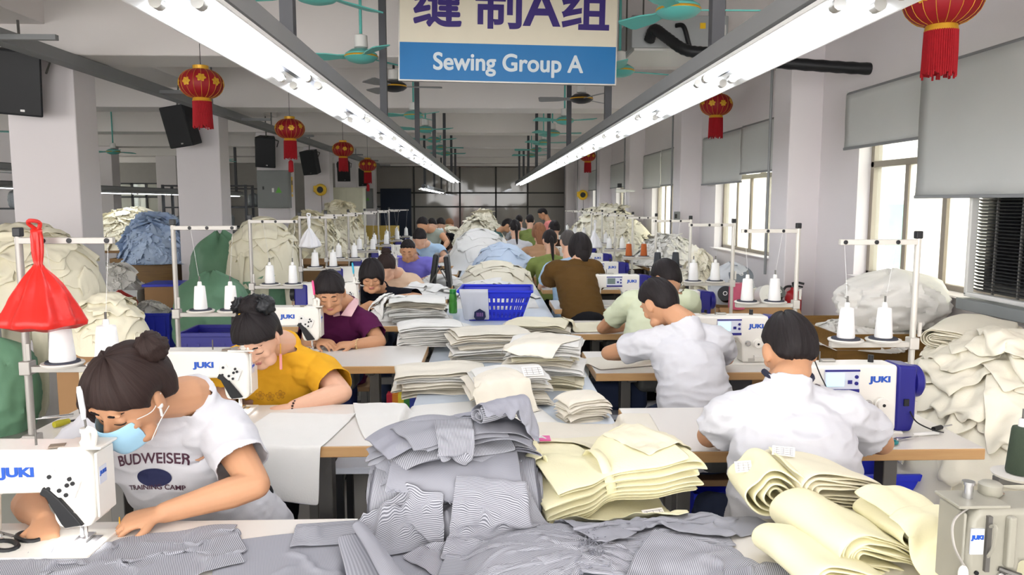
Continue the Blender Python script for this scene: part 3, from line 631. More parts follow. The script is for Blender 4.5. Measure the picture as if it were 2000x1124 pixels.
        MB().lathe([(0, -.10), (.012, -.10), (.014, -.09), (.008, -.085), (.008, -.06)], (.12, 0, .255), 14, 'Y').build('knob', M_alu, t)
        MB().tube([(.01, -.065, .16), (.045, -.08, .15), (.06, -.09, .10)], [.006, .01, .014], 8).build('presser_lever', M_iron, t)
    return t
LM = []
for i, (y, nm, cp) in enumerate(zip(LTY, ['of the masked woman', 'of the woman in yellow', 'of the woman in the purple polo', 'of the woman in black', 'of the woman in the sheer blouse', 'of the man in the violet tee'] + ['in the left row, %s from the camera' % ORD[k] for k in range(6, 10)],
        ['eef0f2', 'e7b217', 'ef4f8b', '35b7d6'] + ['eeeeea'] * 6)):
    lb = 'white sewing machine seen from behind, the one ' + nm; yn = y + (.44, .48)[min(i, 1)] if i < 2 else y + .46
    if i < 5: o = make_machine(lb, -1.015, yn, PI, 'rear', cp, 'sewing machines of the left row')
    else: o = dup(LM[-1], (-1.015, yn, .7605), PI, lb)
    LM.append(o)
make_machine('old grey sewing machine at the lower right of the view', 1.0, 1.47, 0, 'old', '', None)
RM = []
for i, (x, y, nm, cp) in enumerate(zip([1.15, 1.12, 1.08, .90, .96, 1, 1, 1, 1, 1], RTY[1:], ['of the nearest man in a white tee', 'of the second man in a white tee', 'of the man in pale green', 'of the woman in the brown tee'] + ['in the right row, %s from the camera' % ORD[k] for k in range(5, 11)],
        ['lit', 'lit', 'x', 'x', 'x', 'x'] + ['x'] * 4)):
    lb = 'white sewing machine with navy motor, the one ' + nm; yn = y + .24
    if i in (0, 2): o = make_machine(lb, x, yn, 0, 'front', cp, 'sewing machines of the right row')
    else: o = dup(RM[-1], (x, yn, .7605), 0, lb)
    RM.append(o)
# needle lamps of the two nearest machines
for m_ in LM[:2]:
    MB().lathe([(0, .069), (.012, .069), (.012, .074), (0, .074)], (.03, .03, 0), 12).build('needle_lamp', mat('led', 'ffffff', .3, var=0, emit=30.0), m_)
    ld = bpy.data.lights.new('lamp', 'SPOT'); ld.energy = 1.6; ld.spot_size = 1.9; ld.spot_blend = .6; ld.shadow_soft_size = .012; lo = bpy.data.objects.new('led_light', ld); col.objects.link(lo); lo.parent = m_; lo.location = (.0, .045, .062)
# ------------------------------------------------------------------ thread stands and cones
M_spole = mat('stand_paint', 'cfcbc2', 0.4, 0.2, var=.05); M_disc = mat('disc_white', 'dedad2', 0.5); M_foam = mat('foam_dark', '3b3d48', 0.8)
def make_stand(label, x, y, side, group, za=.725, M_spole=M_spole):
    """side = direction of the cross arm; base clamps the table edge"""
    t = thing('thread_stand', label, 'thread stand', (x, y, .76), 0, group)
    MB().cyl((0, 0, -.08), (0, 0, za + .025), .0125, 12).build('pole', M_spole, t); MB().box((0, 0, -.02), (.05, .05, .09)).build('clamp', M_spole, t, bevel=.004)
    MB().box((0, 0, za + .03), (.028, .028, .032)).build('pole_cap', M_black, t, bevel=.004)
    b = MB().box((side * .16, 0, za), (.34, .022, .022)); ca = b.build('cross_arm', M_spole, t, bevel=.002)
    for k in (.09, .18, .31):
        MB().lathe([(.004, -.015), (.009, -.014), (.009, .014), (.004, .015)], (side * k, 0, za), 12, 'Y').build('eyelet', M_black, ca)
    MB().box((side * .17, 0, .265), (.36, .03, .022)).build('tray_arm', M_spole, t, bevel=.002); MB().box((0, 0, .27), (.04, .045, .05)).build('arm_clamp', M_spole, t, bevel=.004)
    MB().box((.018, -.018, .33), (.012, .01, .06)).build('bracket', M_spole, t)
    for k in (.125, .285):
        MB().lathe([(0, .277), (.066, .277), (.072, .285), (.07, .289), (0, .289)], (side * k, 0, 0), 28).build('disc', M_disc, t)
        MB().lathe([(0, .289), (.058, .289), (.056, .295), (0, .295)], (side * k, 0, 0), 24).build('foam_pad', M_foam, t)
        MB().cyl((side * k, 0, .289), (side * k, 0, .47), .004, 6).build('spindle', M_iron, t)
        MB().tube([(side * k, 0, .44), (side * (k + .025 if k > .2 else k - .035), 0, za)], .0007, 4).build('thread', M_thread, t)
    return t
def cone(label, x, y, z, group, m=None, s=1.0, fat=1.0):
    t = tag(MB().lathe([(0, 0), (.0345 * fat, 0), (.036 * fat, .006), (.0275 * fat, .118), (.0255 * fat, .125), (.011, .128), (0, .128)], n=20).build('thread_cone', m or M_thread, None, (x, y, z)), label, 'thread cone', group)
    MB().lathe([(.012, .126), (.0105, .146), (.007, .150), (.006, .126)], n=14).build('core_tip', M_white, t)
    t.scale = (s, s, s); return t
stL = None; SL = []
for i in range(10):
    x, y = -1.645, LTY[i] + .10
    lb = 'pale steel thread stand of the left row, %s from the camera' % ORD[i]; g = 'thread stands of the left row'
    if stL is None: stL = make_stand(lb, x, y, 1, g, .725, mat('stand_steel', 'a5a19b', .4, .3, var=.06)); o = stL
    else: o = dup(stL, (x, y, .76), 0, lb)
    SL.append(o)
stR = None; SR = []
RS_Y = [y + .57 for y in RTY[1:]]
for i, y in enumerate(RS_Y):
    lb = 'off-white thread stand of the right row, %s from the camera' % ORD[i]; g = 'thread stands of the right row'
    if stR is None: stR = make_stand(lb, 1.79, y, -1, g, .695); o = stR
    else: o = dup(stR, (1.79, y, .76), 0, lb)
    SR.append(o)
ZT = .76 + .295
M_orange = mat('thread_orange', 'b8602f', 0.85, var=.05, bump=.25, bscale=250); M_dkgreen = mat('thread_dark_green', '3a4638', 0.85, var=.08, bump=.25, bscale=250); M_dkgrey = mat('thread_charcoal', '3a3d42', 0.85, var=.08)
for i in range(10):
    for k, dx in enumerate((.125, .285)):
        cone('%s on left-row thread stand %s from camera, %s of pair' % ('plump white thread cone' if i == 1 else 'white thread cone', ORD[i], ('left', 'right')[k]), -1.645 + dx, LTY[i] + .10, ZT, 'thread cones of the left row', s=.98 if i != 1 else 1.0, fat=1.22 if i == 1 else (.92 if i == 3 and k else 1.0))
for i, y in enumerate(RS_Y):
    mm, cn = ((M_dkgrey, 'charcoal'), (M_orange, 'orange'))[i - 3] if i in (3, 4) else (M_thread, 'white')
    for k, dx in enumerate((.285, .125)):
        cone('%s thread cone on the right-row stand %s from the camera, %s of its pair' % (cn, ORD[i], ('left', 'right')[k]), 1.79 - dx, y, ZT, 'thread cones of the right row', mm, fat=1.0)
# ------------------------------------------------------------------ people
M_skin = mat('skin_warm', 'd9ab90', 0.55, var=.05, scale=20, sss=.08); M_skin2 = mat('skin_tan', 'c4926f', 0.55, var=.05, scale=20, sss=.08)
M_lip = mat('lip', 'b8706a', 0.5, var=.03)
def hair_mat(name, h):
    if name in MATS: return MATS[name]
    m = mat(name, h, 0.6, var=0.0, spec=.22); nt = m.node_tree; b = nt.nodes['Principled BSDF']
    tc = nt.nodes.new('ShaderNodeUVMap'); mp = nt.nodes.new('ShaderNodeMapping'); mp.inputs['Scale'].default_value = (90, 4, 1)
    n = nt.nodes.new('ShaderNodeTexNoise'); n.inputs['Scale'].default_value = 1.0; n.inputs['Detail'].default_value = 4
    nt.links.new(tc.outputs[0], mp.inputs[0]); nt.links.new(mp.outputs[0], n.inputs['Vector'])
    bp = nt.nodes.new('ShaderNodeBump'); bp.inputs['Strength'].default_value = .55; bp.inputs['Distance'].default_value = .006
    nt.links.new(n.outputs[0], bp.inputs['Height']); nt.links.new(bp.outputs[0], b.inputs['Normal'])
    mx = nt.nodes.new('ShaderNodeMix'); mx.data_type = 'RGBA'; c = hexc(h); mx.inputs[6].default_value = (*[x * .6 for x in c], 1); mx.inputs[7].default_value = (*[x * 1.7 + .004 for x in c], 1)
    nt.links.new(n.outputs[0], mx.inputs[0]); nt.links.new(mx.outputs[2], b.inputs['Base Color'])
    return m
M_hair = hair_mat('hair_black', '1b1617'); M_hair2 = hair_mat('hair_dark_brown', '2a1d1a'); M_hair3 = hair_mat('hair_light_brown', '7b5238'); M_hairg = hair_mat('hair_greying', '45403e')
def unit(v): v = np.asarray(v, float); return v / (np.linalg.norm(v) + 1e-12)
def loft(mb, pts, rad, side, n=16, sub=4, capa=True, capb=True):
    """closed tube with elliptic sections: rad rows (half width along side, half depth), ends rounded"""
    pts = np.asarray(pts, float); rad = np.asarray(rad, float)
    if rad.ndim == 1: rad = np.stack([rad, rad], 1)
    side = np.asarray(side, float)
    if side.ndim == 1: side = np.tile(side, (len(pts), 1))
    if len(pts) > 2 or sub > 1:
        P = smooth_path(pts, sub); tt = np.linspace(0, len(pts) - 1, len(P)); ii = np.arange(len(pts))
        R = np.stack([np.interp(tt, ii, rad[:, k]) for k in (0, 1)], 1); S = np.stack([np.interp(tt, ii, side[:, k]) for k in range(3)], 1)
    else: P, R, S = pts, rad, side
    T = np.gradient(P, axis=0); T /= np.linalg.norm(T, axis=1)[:, None] + 1e-12
    rows = []
    def cap(i, sgn):
        out = []
        for a in (80, 55, 28):
            c_, s_ = math.cos(math.radians(a)), math.sin(math.radians(a)); out.append((P[i] + sgn * T[i] * min(R[i]) * s_, R[i] * c_, T[i], S[i]))
        return out
    if capa: rows += cap(0, -1)
    rows += [(P[i], R[i], T[i], S[i]) for i in range(len(P))]
    if capb: rows += cap(len(P) - 1, 1)[::-1]
    V = []; ang = np.linspace(0, 2 * PI, n, endpoint=False)
    for p, r, t, s_ in rows:
        x = unit(s_ - t * np.dot(s_, t)); y = np.cross(t, x)
        for a in ang: V.append(p + r[0] * math.cos(a) * x + r[1] * math.sin(a) * y)
    N = len(rows)
    F = [(i * n + j, i * n + (j + 1) % n, (i + 1) * n + (j + 1) % n, (i + 1) * n + j) for i in range(N - 1) for j in range(n)]
    F += [tuple(reversed(range(n))), tuple(range((N - 1) * n, N * n))]
    mb.add(V, F)
def remesh(mb, voxel, smooth=4, name='tmp'):
    me = new_mesh(name, mb.arr(), mb.Fc); fix_normals(me)
    o = bpy.data.objects.new(name, me); col.objects.link(o)
    r = o.modifiers.new('r', 'REMESH'); r.mode = 'VOXEL'; r.voxel_size = voxel; r.use_smooth_shade = True
    if smooth:
        s = o.modifiers.new('s', 'SMOOTH'); s.factor = .5; s.iterations = smooth
    bpy.context.view_layer.update(); dg = bpy.context.evaluated_depsgraph_get()
    out = bpy.data.meshes.new_from_object(o.evaluated_get(dg)); bpy.data.objects.remove(o); bpy.data.meshes.remove(me)
    return out
def get_v(me): a = np.empty(len(me.vertices) * 3); me.vertices.foreach_get('co', a); return a.reshape(-1, 3)
def set_v(me, V): me.vertices.foreach_set('co', np.ascontiguousarray(V, float).ravel()); me.update()
def get_n(me): a = np.empty(len(me.vertices) * 3); me.vertices.foreach_get('normal', a); return a.reshape(-1, 3)
def gauss(d, s): return np.exp(-(d / s) ** 2)
def skull(d):
    """head surface for unit directions d (x right of the face, y front, z up), metres"""
    x, y, z = d[:, 0], d[:, 1], d[:, 2]
    low = np.clip(-z, 0, 1)
    fr = np.clip(y, 0, 1)
    wx = .075 * (1 - .26 * low ** 1.8); wy = np.where(y > 0, .094 * (1 - .03 * low), .104 * (1 - .38 * low ** 1.2)); wz = np.where(z > 0, .112, .118)
    P = np.stack([x * wx, y * wy, z * wz], 1)
    P[:, 1] -= .012 * gauss(P[:, 1] - .1, .05) * gauss(P[:, 0], .03) * 0
    for sx in (-1, 1):
        e = gauss(P[:, 0] - sx * .031, .017) * gauss(P[:, 2] - .008, .014) * (y > 0); P[:, 1] -= .009 * e
    P[:, 1] -= .006 * fr * gauss(P[:, 0], .05) * gauss(P[:, 2] + .03, .05) * 0
    return P
def sphere_dirs(nu, nv):
    D = []
    for i in range(nv + 1):
        p = PI * i / nv
        for j in range(nu):
            t = 2 * PI * j / nu; D.append((math.sin(p) * math.sin(t), -math.sin(p) * math.cos(t), math.cos(p)))
    F = [(i * nu + j, i * nu + (j + 1) % nu, (i + 1) * nu + (j + 1) % nu, (i + 1) * nu + j) for i in range(nv) for j in range(nu)]
    return np.array(D), F
def head_parts(mb, c, R, s):
    D, F = sphere_dirs(40, 30); T = lambda P: np.asarray(P) * s @ R.T + c
    mb.add(T(skull(D)), F)
    q = MB()
    loft(q, [(0, .083, .026), (0, .094, .004), (0, .109, -.022), (0, .100, -.030)], [(.008, .008), (.009, .009), (.0115, .010), (.008, .006)], (1, 0, 0), 10, 3)
    for sx in (-1, 1):
        q.ell((sx * .012, .096, -.025), (.009, .010, .008)); q.ell((sx * .031, .079, .008), (.017, .010, .011)); q.ell((sx * .030, .083, .033), (.024, .009, .007)); q.ell((sx * .042, .064, -.022), (.022, .02, .022))
        Re = np.array(Matrix.Rotation(sx * -.35, 3, 'Z')); q.ell((sx * .081, -.008, -.006), (.009, .020, .033), Re); q.ell((sx * .080, -.002, -.028), (.008, .010, .012), Re)
    q.ell((0, .087, -.053), (.022, .008, .0055)); q.ell((0, .085, -.062), (.019, .008, .006)); q.ell((0, .066, -.092), (.032, .022, .020)); q.ell((0, .083, -.043), (.018, .008, .008))
    for sx in (-1, 1): q.ell((sx * .036, .046, -.076), (.030, .034, .028))
    mb.add(T(q.arr()), q.Fc)
def hair_cap(style, s, rnd):
    nu, nv = 72, 48; D, F = sphere_dirs(nu, nv); P = skull(D); x, y, z = D.T
    front, side, back, th = style.get('front', .62), style.get('side', -.12), style.get('back', -.55), style.get('th', .017)
    hl = np.where(y > 0, side + (front - side) * np.clip((y - .12) / .78, 0, 1) ** .8, side + (back - side) * np.clip(-y / .7, 0, 1))
    t = np.clip((z - hl + .02) / style.get('soft', .14), 0, 1); t = t * t * (3 - 2 * t)
    ear = gauss(y + .05, .28) * gauss(z + .05, .26) * (np.abs(x) > .6)
    if style.get('ears', True): t = t * (1 - .9 * np.clip(ear * 1.3, 0, 1))
    ph = np.arctan2(x, y)
    hl = hl + .05 * np.array([noise.noise((float(a) * 3 + rnd, 2.2, rnd)) + .5 * noise.noise((float(a) * 9 + rnd, 5.2, rnd)) for a in ph])
    t = np.clip((z - hl + .02) / style.get('soft', .14), 0, 1); t = t * t * (3 - 2 * t)
    if style.get('ears', True): t = t * (1 - .9 * np.clip(ear * 1.3, 0, 1))
    strand = np.array([noise.noise((float(a) * 7 + rnd, float(b) * 1.2, rnd)) for a, b in zip(ph, z)]) * .5 + np.array([noise.noise((float(a) * 19, float(b) * 1.6, rnd + 5)) for a, b in zip(ph, z)]) * .35
    vol = th * (1 + style.get('vol', .35) * np.clip(z, 0, 1)) * (1 + style.get('rough', .35) * strand)
    r = np.linalg.norm(P, axis=1)[:, None]
    Q = P * (1 + (t * vol + (1 - t) * -.014)[:, None] / r)
    uv = np.stack([ph / (2 * PI) + .5, z * .5 + .5], 1)
    return Q * s, F, uv
def uv_link(name, V, F, uv, m, parent, smooth=True):
    me = new_mesh(name, V, F); l = me.uv_layers.new(name='UVMap'); idx = np.empty(len(me.loops), int); me.loops.foreach_get('vertex_index', idx)
    l.data.foreach_set('uv', np.ascontiguousarray(uv[idx], float).ravel()); fix_normals(me)
    o = bpy.data.objects.new(name, me); col.objects.link(o); me.materials.append(m); o.parent = parent
    if smooth: me.shade_smooth()
    return o
def hand(mb, wr, d, up, sc_=1.0, curl=.5, side=1, spread=.12):
    """wrist wr, fingers run along d, up = back of the hand, side = which way the thumb leaves"""
    d = unit(d); up = unit(np.asarray(up) - d * np.dot(up, d)); x = np.cross(d, up) * side; k = sc_
    loft(mb, [wr - d * .01 * k, wr + d * .03 * k, wr + d * .065 * k, wr + d * .088 * k], np.array([(.026, .019), (.036, .018), (.041, .015), (.036, .011)]) * k, x, 12, 3)
    for i, (o_, L) in enumerate(zip((-.030, -.010, .010, .029), (.064, .075, .070, .054))):
        b = wr + d * (.082 - .006 * abs(i - 1.2)) * k + x * o_ * k * -1; a = 0.; p = b; P = [b - d * .012 * k]
        dd = unit(d + x * -o_ * spread * 18)
        P.append(b)
        for j, fr in enumerate((.45, .32, .23)):
            a += curl * (.55, .75, .5)[j]; p = p + (dd * math.cos(a) - up * math.sin(a)) * L * fr * k; P.append(p)
        loft(mb, P, np.array([.0088, .009, .0084, .0078, .0066]) * k, x, 8, 2)
    tb = wr + d * .022 * k + x * .026 * k; t1 = unit(d * .75 + x * .75 - up * .25); t2 = unit(d * .95 + x * .25 - up * .4)
    loft(mb, [tb - x * .012 * k, tb + t1 * .03 * k, tb + t1 * .045 * k + t2 * .022 * k, tb + t1 * .045 * k + t2 * .046 * k], np.array([.013, .0115, .0098, .0078]) * k, up, 8, 2)
def orient(yaw, pitch, roll):
    """columns: face right, face front, face up. yaw 0 looks along +y, pi looks at -y; pitch > 0 looks down"""
    return np.array(Matrix.Rotation(yaw, 3, 'Z') @ Matrix.Rotation(-pitch, 3, 'X') @ Matrix.Rotation(roll, 3, 'Y'))
def wrinkle(V, N, amp, seed, sc_=(9, 9, 22)):
    d = np.empty(len(V))
    for i, v in enumerate(V):
        q = Vector((v[0] * sc_[0] + seed, v[1] * sc_[1], v[2] * sc_[2])); a = noise.noise(q); q2 = Vector((v[0] * 30 + seed, v[1] * 30, v[2] * 34)); b = noise.noise(q2)
        d[i] = (.75 - abs(a) * 2) * .8 + b * .3
    return V + N * (amp * d)[:, None]
def person(name_label, J, look, voxel=.006, grp=None):
    """J: world joints; look: colours and options"""
    base = np.array([J['pelvis'][0], J['pelvis'][1], 0.0]); k = look.get('k', 1.0)
    root = thing('person', name_label, 'person', base, 0, grp)
    hc = np.asarray(J['head']); R = orient(*J['rot']); hs = look.get('hs', 1.0)
    skin = look.get('skin', M_skin); fem = look.get('fem', False)
    nb, pl = np.asarray(J['neck']), np.asarray(J['pelvis']); sl, sr = np.asarray(J['sl']), np.asarray(J['sr'])
    sh = unit(sr - sl); half = np.linalg.norm(sr - sl) / 2; mid = (sl + sr) / 2
    fat = look.get('fat', 1.0)
    # trunk line: pelvis, waist, chest, shoulder line, neck base
    bend = unit(np.cross(sh, nb - pl)); bk = np.asarray(J.get('back', (0, 0, 0)))
    def along(t): return pl * (1 - t) + mid * t
    trunkP = [pl, along(.33) + bk * .6, along(.68) + bk, along(.92) + bk * .5, mid * .45 + nb * .55]
    wS = half * (1.0 if not fem else .98)
    trunkR = np.array([(.165 * k, .115 * k), (.145 * k * (.94 if fem else 1), .105 * k), (wS * .88, .115 * k), (wS * .92, .092 * k), (.075 * k, .06 * k)]) * np.array([[fat, fat]] * 3 + [[1, 1]] * 2)
    b = MB()
    loft(b, trunkP, trunkR, sh, 20, 4)
    jaw = hc + R @ np.array((0, -.035, -.06)) * hs
    loft(b, [mid * .4 + nb * .6 - unit(jaw - nb) * .03, nb, nb * .45 + jaw * .55, jaw], np.array([(.075, .065), (.062 if fem else .070, .062), (.053 if fem else .06, .055), (.05, .05)]) * k, sh, 14, 3)
    head_parts(b, hc, R, hs)
    ndir = unit(jaw - nb)
    for S in (sl, sr): loft(b, [nb - np.array((0, 0, .045)), nb * .55 + S * .45 - np.array((0, 0, .012)), S], np.array([(.036, .036), (.044, .040), (.045, .045)]) * k, bend, 12, 3, False)
    arms = {}
    for sd, S in (('l', sl), ('r', sr)):
        E, W = np.asarray(J['e' + sd]), np.asarray(J['w' + sd]); out = -sh if sd == 'l' else sh
        ak = look.get('arm', 1.0) * k
        arms[sd] = (S, E, W)
        loft(b, [S * .8 + mid * .2, S, S * .5 + E * .5, E], np.array([(.05, .05), (.052, .054), (.045, .046), (.036, .037)]) * ak, np.cross(unit(E - S), out) + 1e-3, 14, 4)
        loft(b, [E, E * .72 + W * .28, E * .35 + W * .65, W], np.array([(.037, .036), (.041, .038), (.033, .029), (.026, .021)]) * ak, (0, 0, 1) if abs(unit(W - E)[2]) < .9 else (1, 0, 0), 14, 4)
        H = J.get('h' + sd)
        if H is not None: hand(b, W, H[0], H[1], k * .98, H[2], H[3])
    me = remesh(b, voxel, 3 if voxel < .005 else 2, 'body')
    V = get_v(me)
    # lips take a darker skin colour
    me.materials.clear(); me.materials.append(skin); me.materials.append(M_lip)
    if voxel < .009:
        L = ((V - hc) @ R) / hs; lip = (np.abs(L[:, 0]) < .022 - .25 * np.abs(L[:, 2] + .057)) & (L[:, 1] > .080) & (np.abs(L[:, 2] + .057) < .0095)
        mi = np.zeros(len(me.polygons), int)
        for p in me.polygons:
            if all(lip[i] for i in p.vertices): mi[p.index] = 1
        me.polygons.foreach_set('material_index', mi)
    set_v(me, V - base); body = link_me('body', me, None, root, smooth=True); me.shade_smooth()
    bvh = BVHTree.FromPolygons([tuple(v) for v in (V - base)], [tuple(p.vertices) for p in me.polygons])
    toW = lambda P: np.asarray(P) * hs @ R.T + hc - base
    def on_face(P, lift=.0015):
        out = []
        for p in P:
            o_ = toW((p[0], .16, p[1])); h = bvh.ray_cast(Vector(o_), Vector(R @ np.array((0, -1, 0))))
            out.append(np.array(h[0]) + R @ np.array((0, lift, 0)) if h[0] is not None else toW((p[0], .09, p[1])))
        return out
    if look.get('face', False):
        for sx in (-1, 1):
            e = MB(); e.tube(on_face([(sx * x_, z_) for x_, z_ in ((.016, .0), (.022, -.003), (.031, -.005), (.040, -.003), (.046, .001))]), [.0009, .0014, .0017, .0014, .0009], 6); e.build('eyelashes', M_hair, root)
            e = MB(); e.tube(on_face([(sx * x_, z_) for x_, z_ in ((.014, .029), (.024, .034), (.036, .035), (.048, .029))], .001), [.002, .0034, .0030, .001], 6); e.build('eyebrow', M_hair, root)
    st = look['hair']; Q, F, uv = hair_cap(st, hs, look.get('seed', 1) * 3.7)
    hm = st.get('mat', M_hair); ho = uv_link('hair', Q @ R.T + hc - base, F, uv, hm, root)
    def blob(nm, c, r, m, seed=1, Rm=None, ridges=.18, par=root):
        D, Fb = sphere_dirs(28, 18); ph = np.arctan2(D[:, 0], D[:, 1]); rr = 1 + ridges * np.array([noise.noise((float(a) * 3 + seed, float(z_) * 4 + float(a) * 1.2, seed)) for a, z_ in zip(ph, D[:, 2])])
        P = D * np.array(r) * rr[:, None]
        if Rm is not None: P = P @ Rm.T
        uvb = np.stack([ph / (2 * PI) + .5, D[:, 2] * .5 + .5], 1)
        return uv_link(nm, (P + np.array(c)) * hs @ R.T + hc - base, Fb, uvb, m, par)
    for q in st.get('blobs', []): blob(q[0], q[1], q[2], q[3] if len(q) > 3 else hm, q[1][0] * 31 + 2, None, q[4] if len(q) > 4 else .22)
    for (P, rad) in st.get('locks', []):
        q = MB(); loft(q, P, np.array(rad), (1, 0, 0), 12, 5); Vq = q.arr(); Nn = np.array([[noise.noise((v[0] * 60 + 3, v[1] * 60, v[2] * 7)) for v in Vq]]).T
        Vq = Vq * 1.0; Vq[:, 1] += Nn[:, 0] * .012; Vq[:, 0] += Nn[:, 0] * .008
        uv2 = np.stack([np.arange(len(Vq)) % 12 / 12, Vq[:, 2] * 3], 1); uv_link('hair_lock', toW(Vq), q.Fc, uv2, hm, root)
    # ---- shirt
    sm = look['shirt']; th = look.get('loose', .014); s = MB()
    tp = [np.asarray(p) for p in trunkP]
    loft(s, [tp[0] + (tp[0] - tp[1]) * .35] + tp[:4] + [tp[3] * .25 + tp[4] * .75, tp[4] + (nb - tp[4]) * .5], np.vstack([trunkR[0] * (1.04, 1.08), trunkR[:4] , trunkR[3] * .25 + trunkR[4] * .8, trunkR[4] * .8]) + np.array([[.012 + th, .016 + th]] * 3 + [[th, th + .004]] * 2 + [[th * .7, th * .7]] * 2), sh, 24, 4, True, False)
    cut = []; cdir = unit(unit(jaw - nb) * .35 + unit(nb - tp[2]) * .65)
    for S in (sl, sr): loft(s, [nb - np.array((0, 0, .045)), nb * .55 + S * .45 - np.array((0, 0, .014)), S], np.array([(.034, .034), (.046, .043), (.046, .046)]) * k + th * .9, bend, 14, 3, False)
    sl_len = look.get('sleeve', .62)
    loft(s, [nb - cdir * .07, nb + cdir * .012], [(.074 * k, .072 * k)] * 2, sh, 18, 2, True, False)
    for sd in 'lr':
        S, E, W = arms[sd]; t = sl_len; ak = look.get('arm', 1.0) * k
        if t <= 0.02: continue
        if t <= 1.0:
            C = S * (1 - t) + E * t; D_ = unit(E - S); end = C + D_ * .05
            P = [S * .72 + mid * .28, S, S * (1 - t * .55) + E * t * .55, C, end]
            rs = np.array([(.058, .058), (.055, .058), (.056, .056), (.058, .055), (.060, .056)]) * ak + th * .8
            loft(s, P, rs, np.cross(D_, sh) + 1e-3, 16, 3); cut.append((C, D_, rs[-1][0] * 1.4))
        else:
            u_ = t - 1; C = E * (1 - u_) + W * u_; D_ = unit(W - E)
            loft(s, [S * .72 + mid * .28, S, S * .5 + E * .5, E, E * (1 - u_ * .5) + W * u_ * .5, C, C + D_ * .05], np.array([.058, .058, .053, .05, .046, .042, .042]) * ak + th * .7, np.cross(unit(E - S), sh) + 1e-3, 16, 3); cut.append((C, D_, .09))
    sv = max(voxel * 1.15, .0055); me = remesh(s, sv, 9 if voxel < .007 else 5, 'shirt'); V = get_v(me)
    V = wrinkle(V, get_n(me), look.get('wr', .006), look.get('seed', 1) * 7.1)
    ndir = cdir; fwd = np.asarray(J.get('front', R @ np.array((0, 1, 0)))); fwd = unit(fwd - ndir * np.dot(fwd, ndir))
    kill = np.zeros(len(V), bool)
    for C, D_, rad in cut:
        h = (V - C) @ D_; dist = np.linalg.norm((V - C) - h[:, None] * D_, axis=1); kill |= (h > 0) & (dist < rad) & (h < .14)
    # neckline
    q = V - nb; hN = q @ ndir; fq = q @ fwd; rq = np.linalg.norm(q - hN[:, None] * ndir, axis=1)
    nk = look.get('neck', .0); kill |= (hN > .016 - nk * np.clip(fq, -.02, .08) * 1.0) & (rq < .098 + .03 * nk)
    pdn = unit(pl - tp[1]); hem = look.get('hem', .09); kill |= ((V - pl) @ pdn > hem)
    bm = bmesh.new(); set_v(me, V - base); bm.from_mesh(me); bm.verts.ensure_lookup_table()
    bmesh.ops.delete(bm, geom=[bm.verts[i] for i in np.nonzero(kill)[0]], context='VERTS')
    bmesh.ops.smooth_vert(bm, verts=[v for v in bm.verts if v.is_boundary], factor=.5, use_axis_x=True, use_axis_y=True, use_axis_z=True)
    bmesh.ops.smooth_vert(bm, verts=[v for v in bm.verts if v.is_boundary], factor=.5, use_axis_x=True, use_axis_y=True, use_axis_z=True)
    bm.to_mesh(me); bm.free(); me.materials.clear(); so = link_me('shirt', me, sm, root); me.shade_smooth()
    if voxel < .009:
        so_m = so.modifiers.new('cloth_thickness', 'SOLIDIFY'); so_m.thickness = .003; so_m.offset = -.3
    # ---- legs
    pm = look.get('pants'); legs = MB()
    kl, kr = J.get('kl'), J.get('kr')
    if pm is not None:
        loft(legs, [pl + np.array((0, 0, .08)), pl - np.array((0, 0, .03))], [(.17 * k, .125 * k)] * 2, sh, 18, 2)
        for s_, K in ((-1, kl), (1, kr)):
            hp = pl + sh * s_ * .085 * k - np.array((0, 0, .02)); K = np.asarray(K) if K is not None else hp + np.array((0, 0, -.4)); A = np.asarray(J['al' if s_ < 0 else 'ar']) if 'al' in J else np.array((K[0], K[1] + .02, .09))
            loft(legs, [hp, hp * .5 + K * .5, K, K * .5 + A * .5, A], np.array([(.095, .1), (.085, .085), (.066, .066), (.06, .06), (.05, .05)]) * k, (1, 0, 0), 14, 3)
        me = remesh(legs, max(voxel * 2, .010), 3, 'trousers'); V = get_v(me); V = wrinkle(V, get_n(me), .006, 3); set_v(me, V - base); me.materials.clear(); link_me('trousers', me, pm, root); me.shade_smooth()
        for s_ in (-1, 1):
            K = np.asarray(kl if s_ < 0 else kr) if kl is not None else pl + sh * s_ * .085; A = np.asarray(J['al' if s_ < 0 else 'ar']) if 'al' in J else np.array((K[0], K[1] + .02, .09))
            q = MB(); fd = np.asarray(J.get('feet', R @ np.array((0, 1, 0)))); fd = unit(fd * (1, 1, 0)); c0 = np.array((A[0], A[1], .035)); loft(q, [c0 - fd * .06, c0 + fd * .05, c0 + fd * .15], [(.035, .034), (.045, .034), (.035, .025)], np.cross(fd, (0, 0, 1)), 12, 3); Vq = q.arr() - base; q.V = [Vq]; q.build('shoe', look.get('shoe', M_black), root)
    return root, bvh, toW, on_face, so
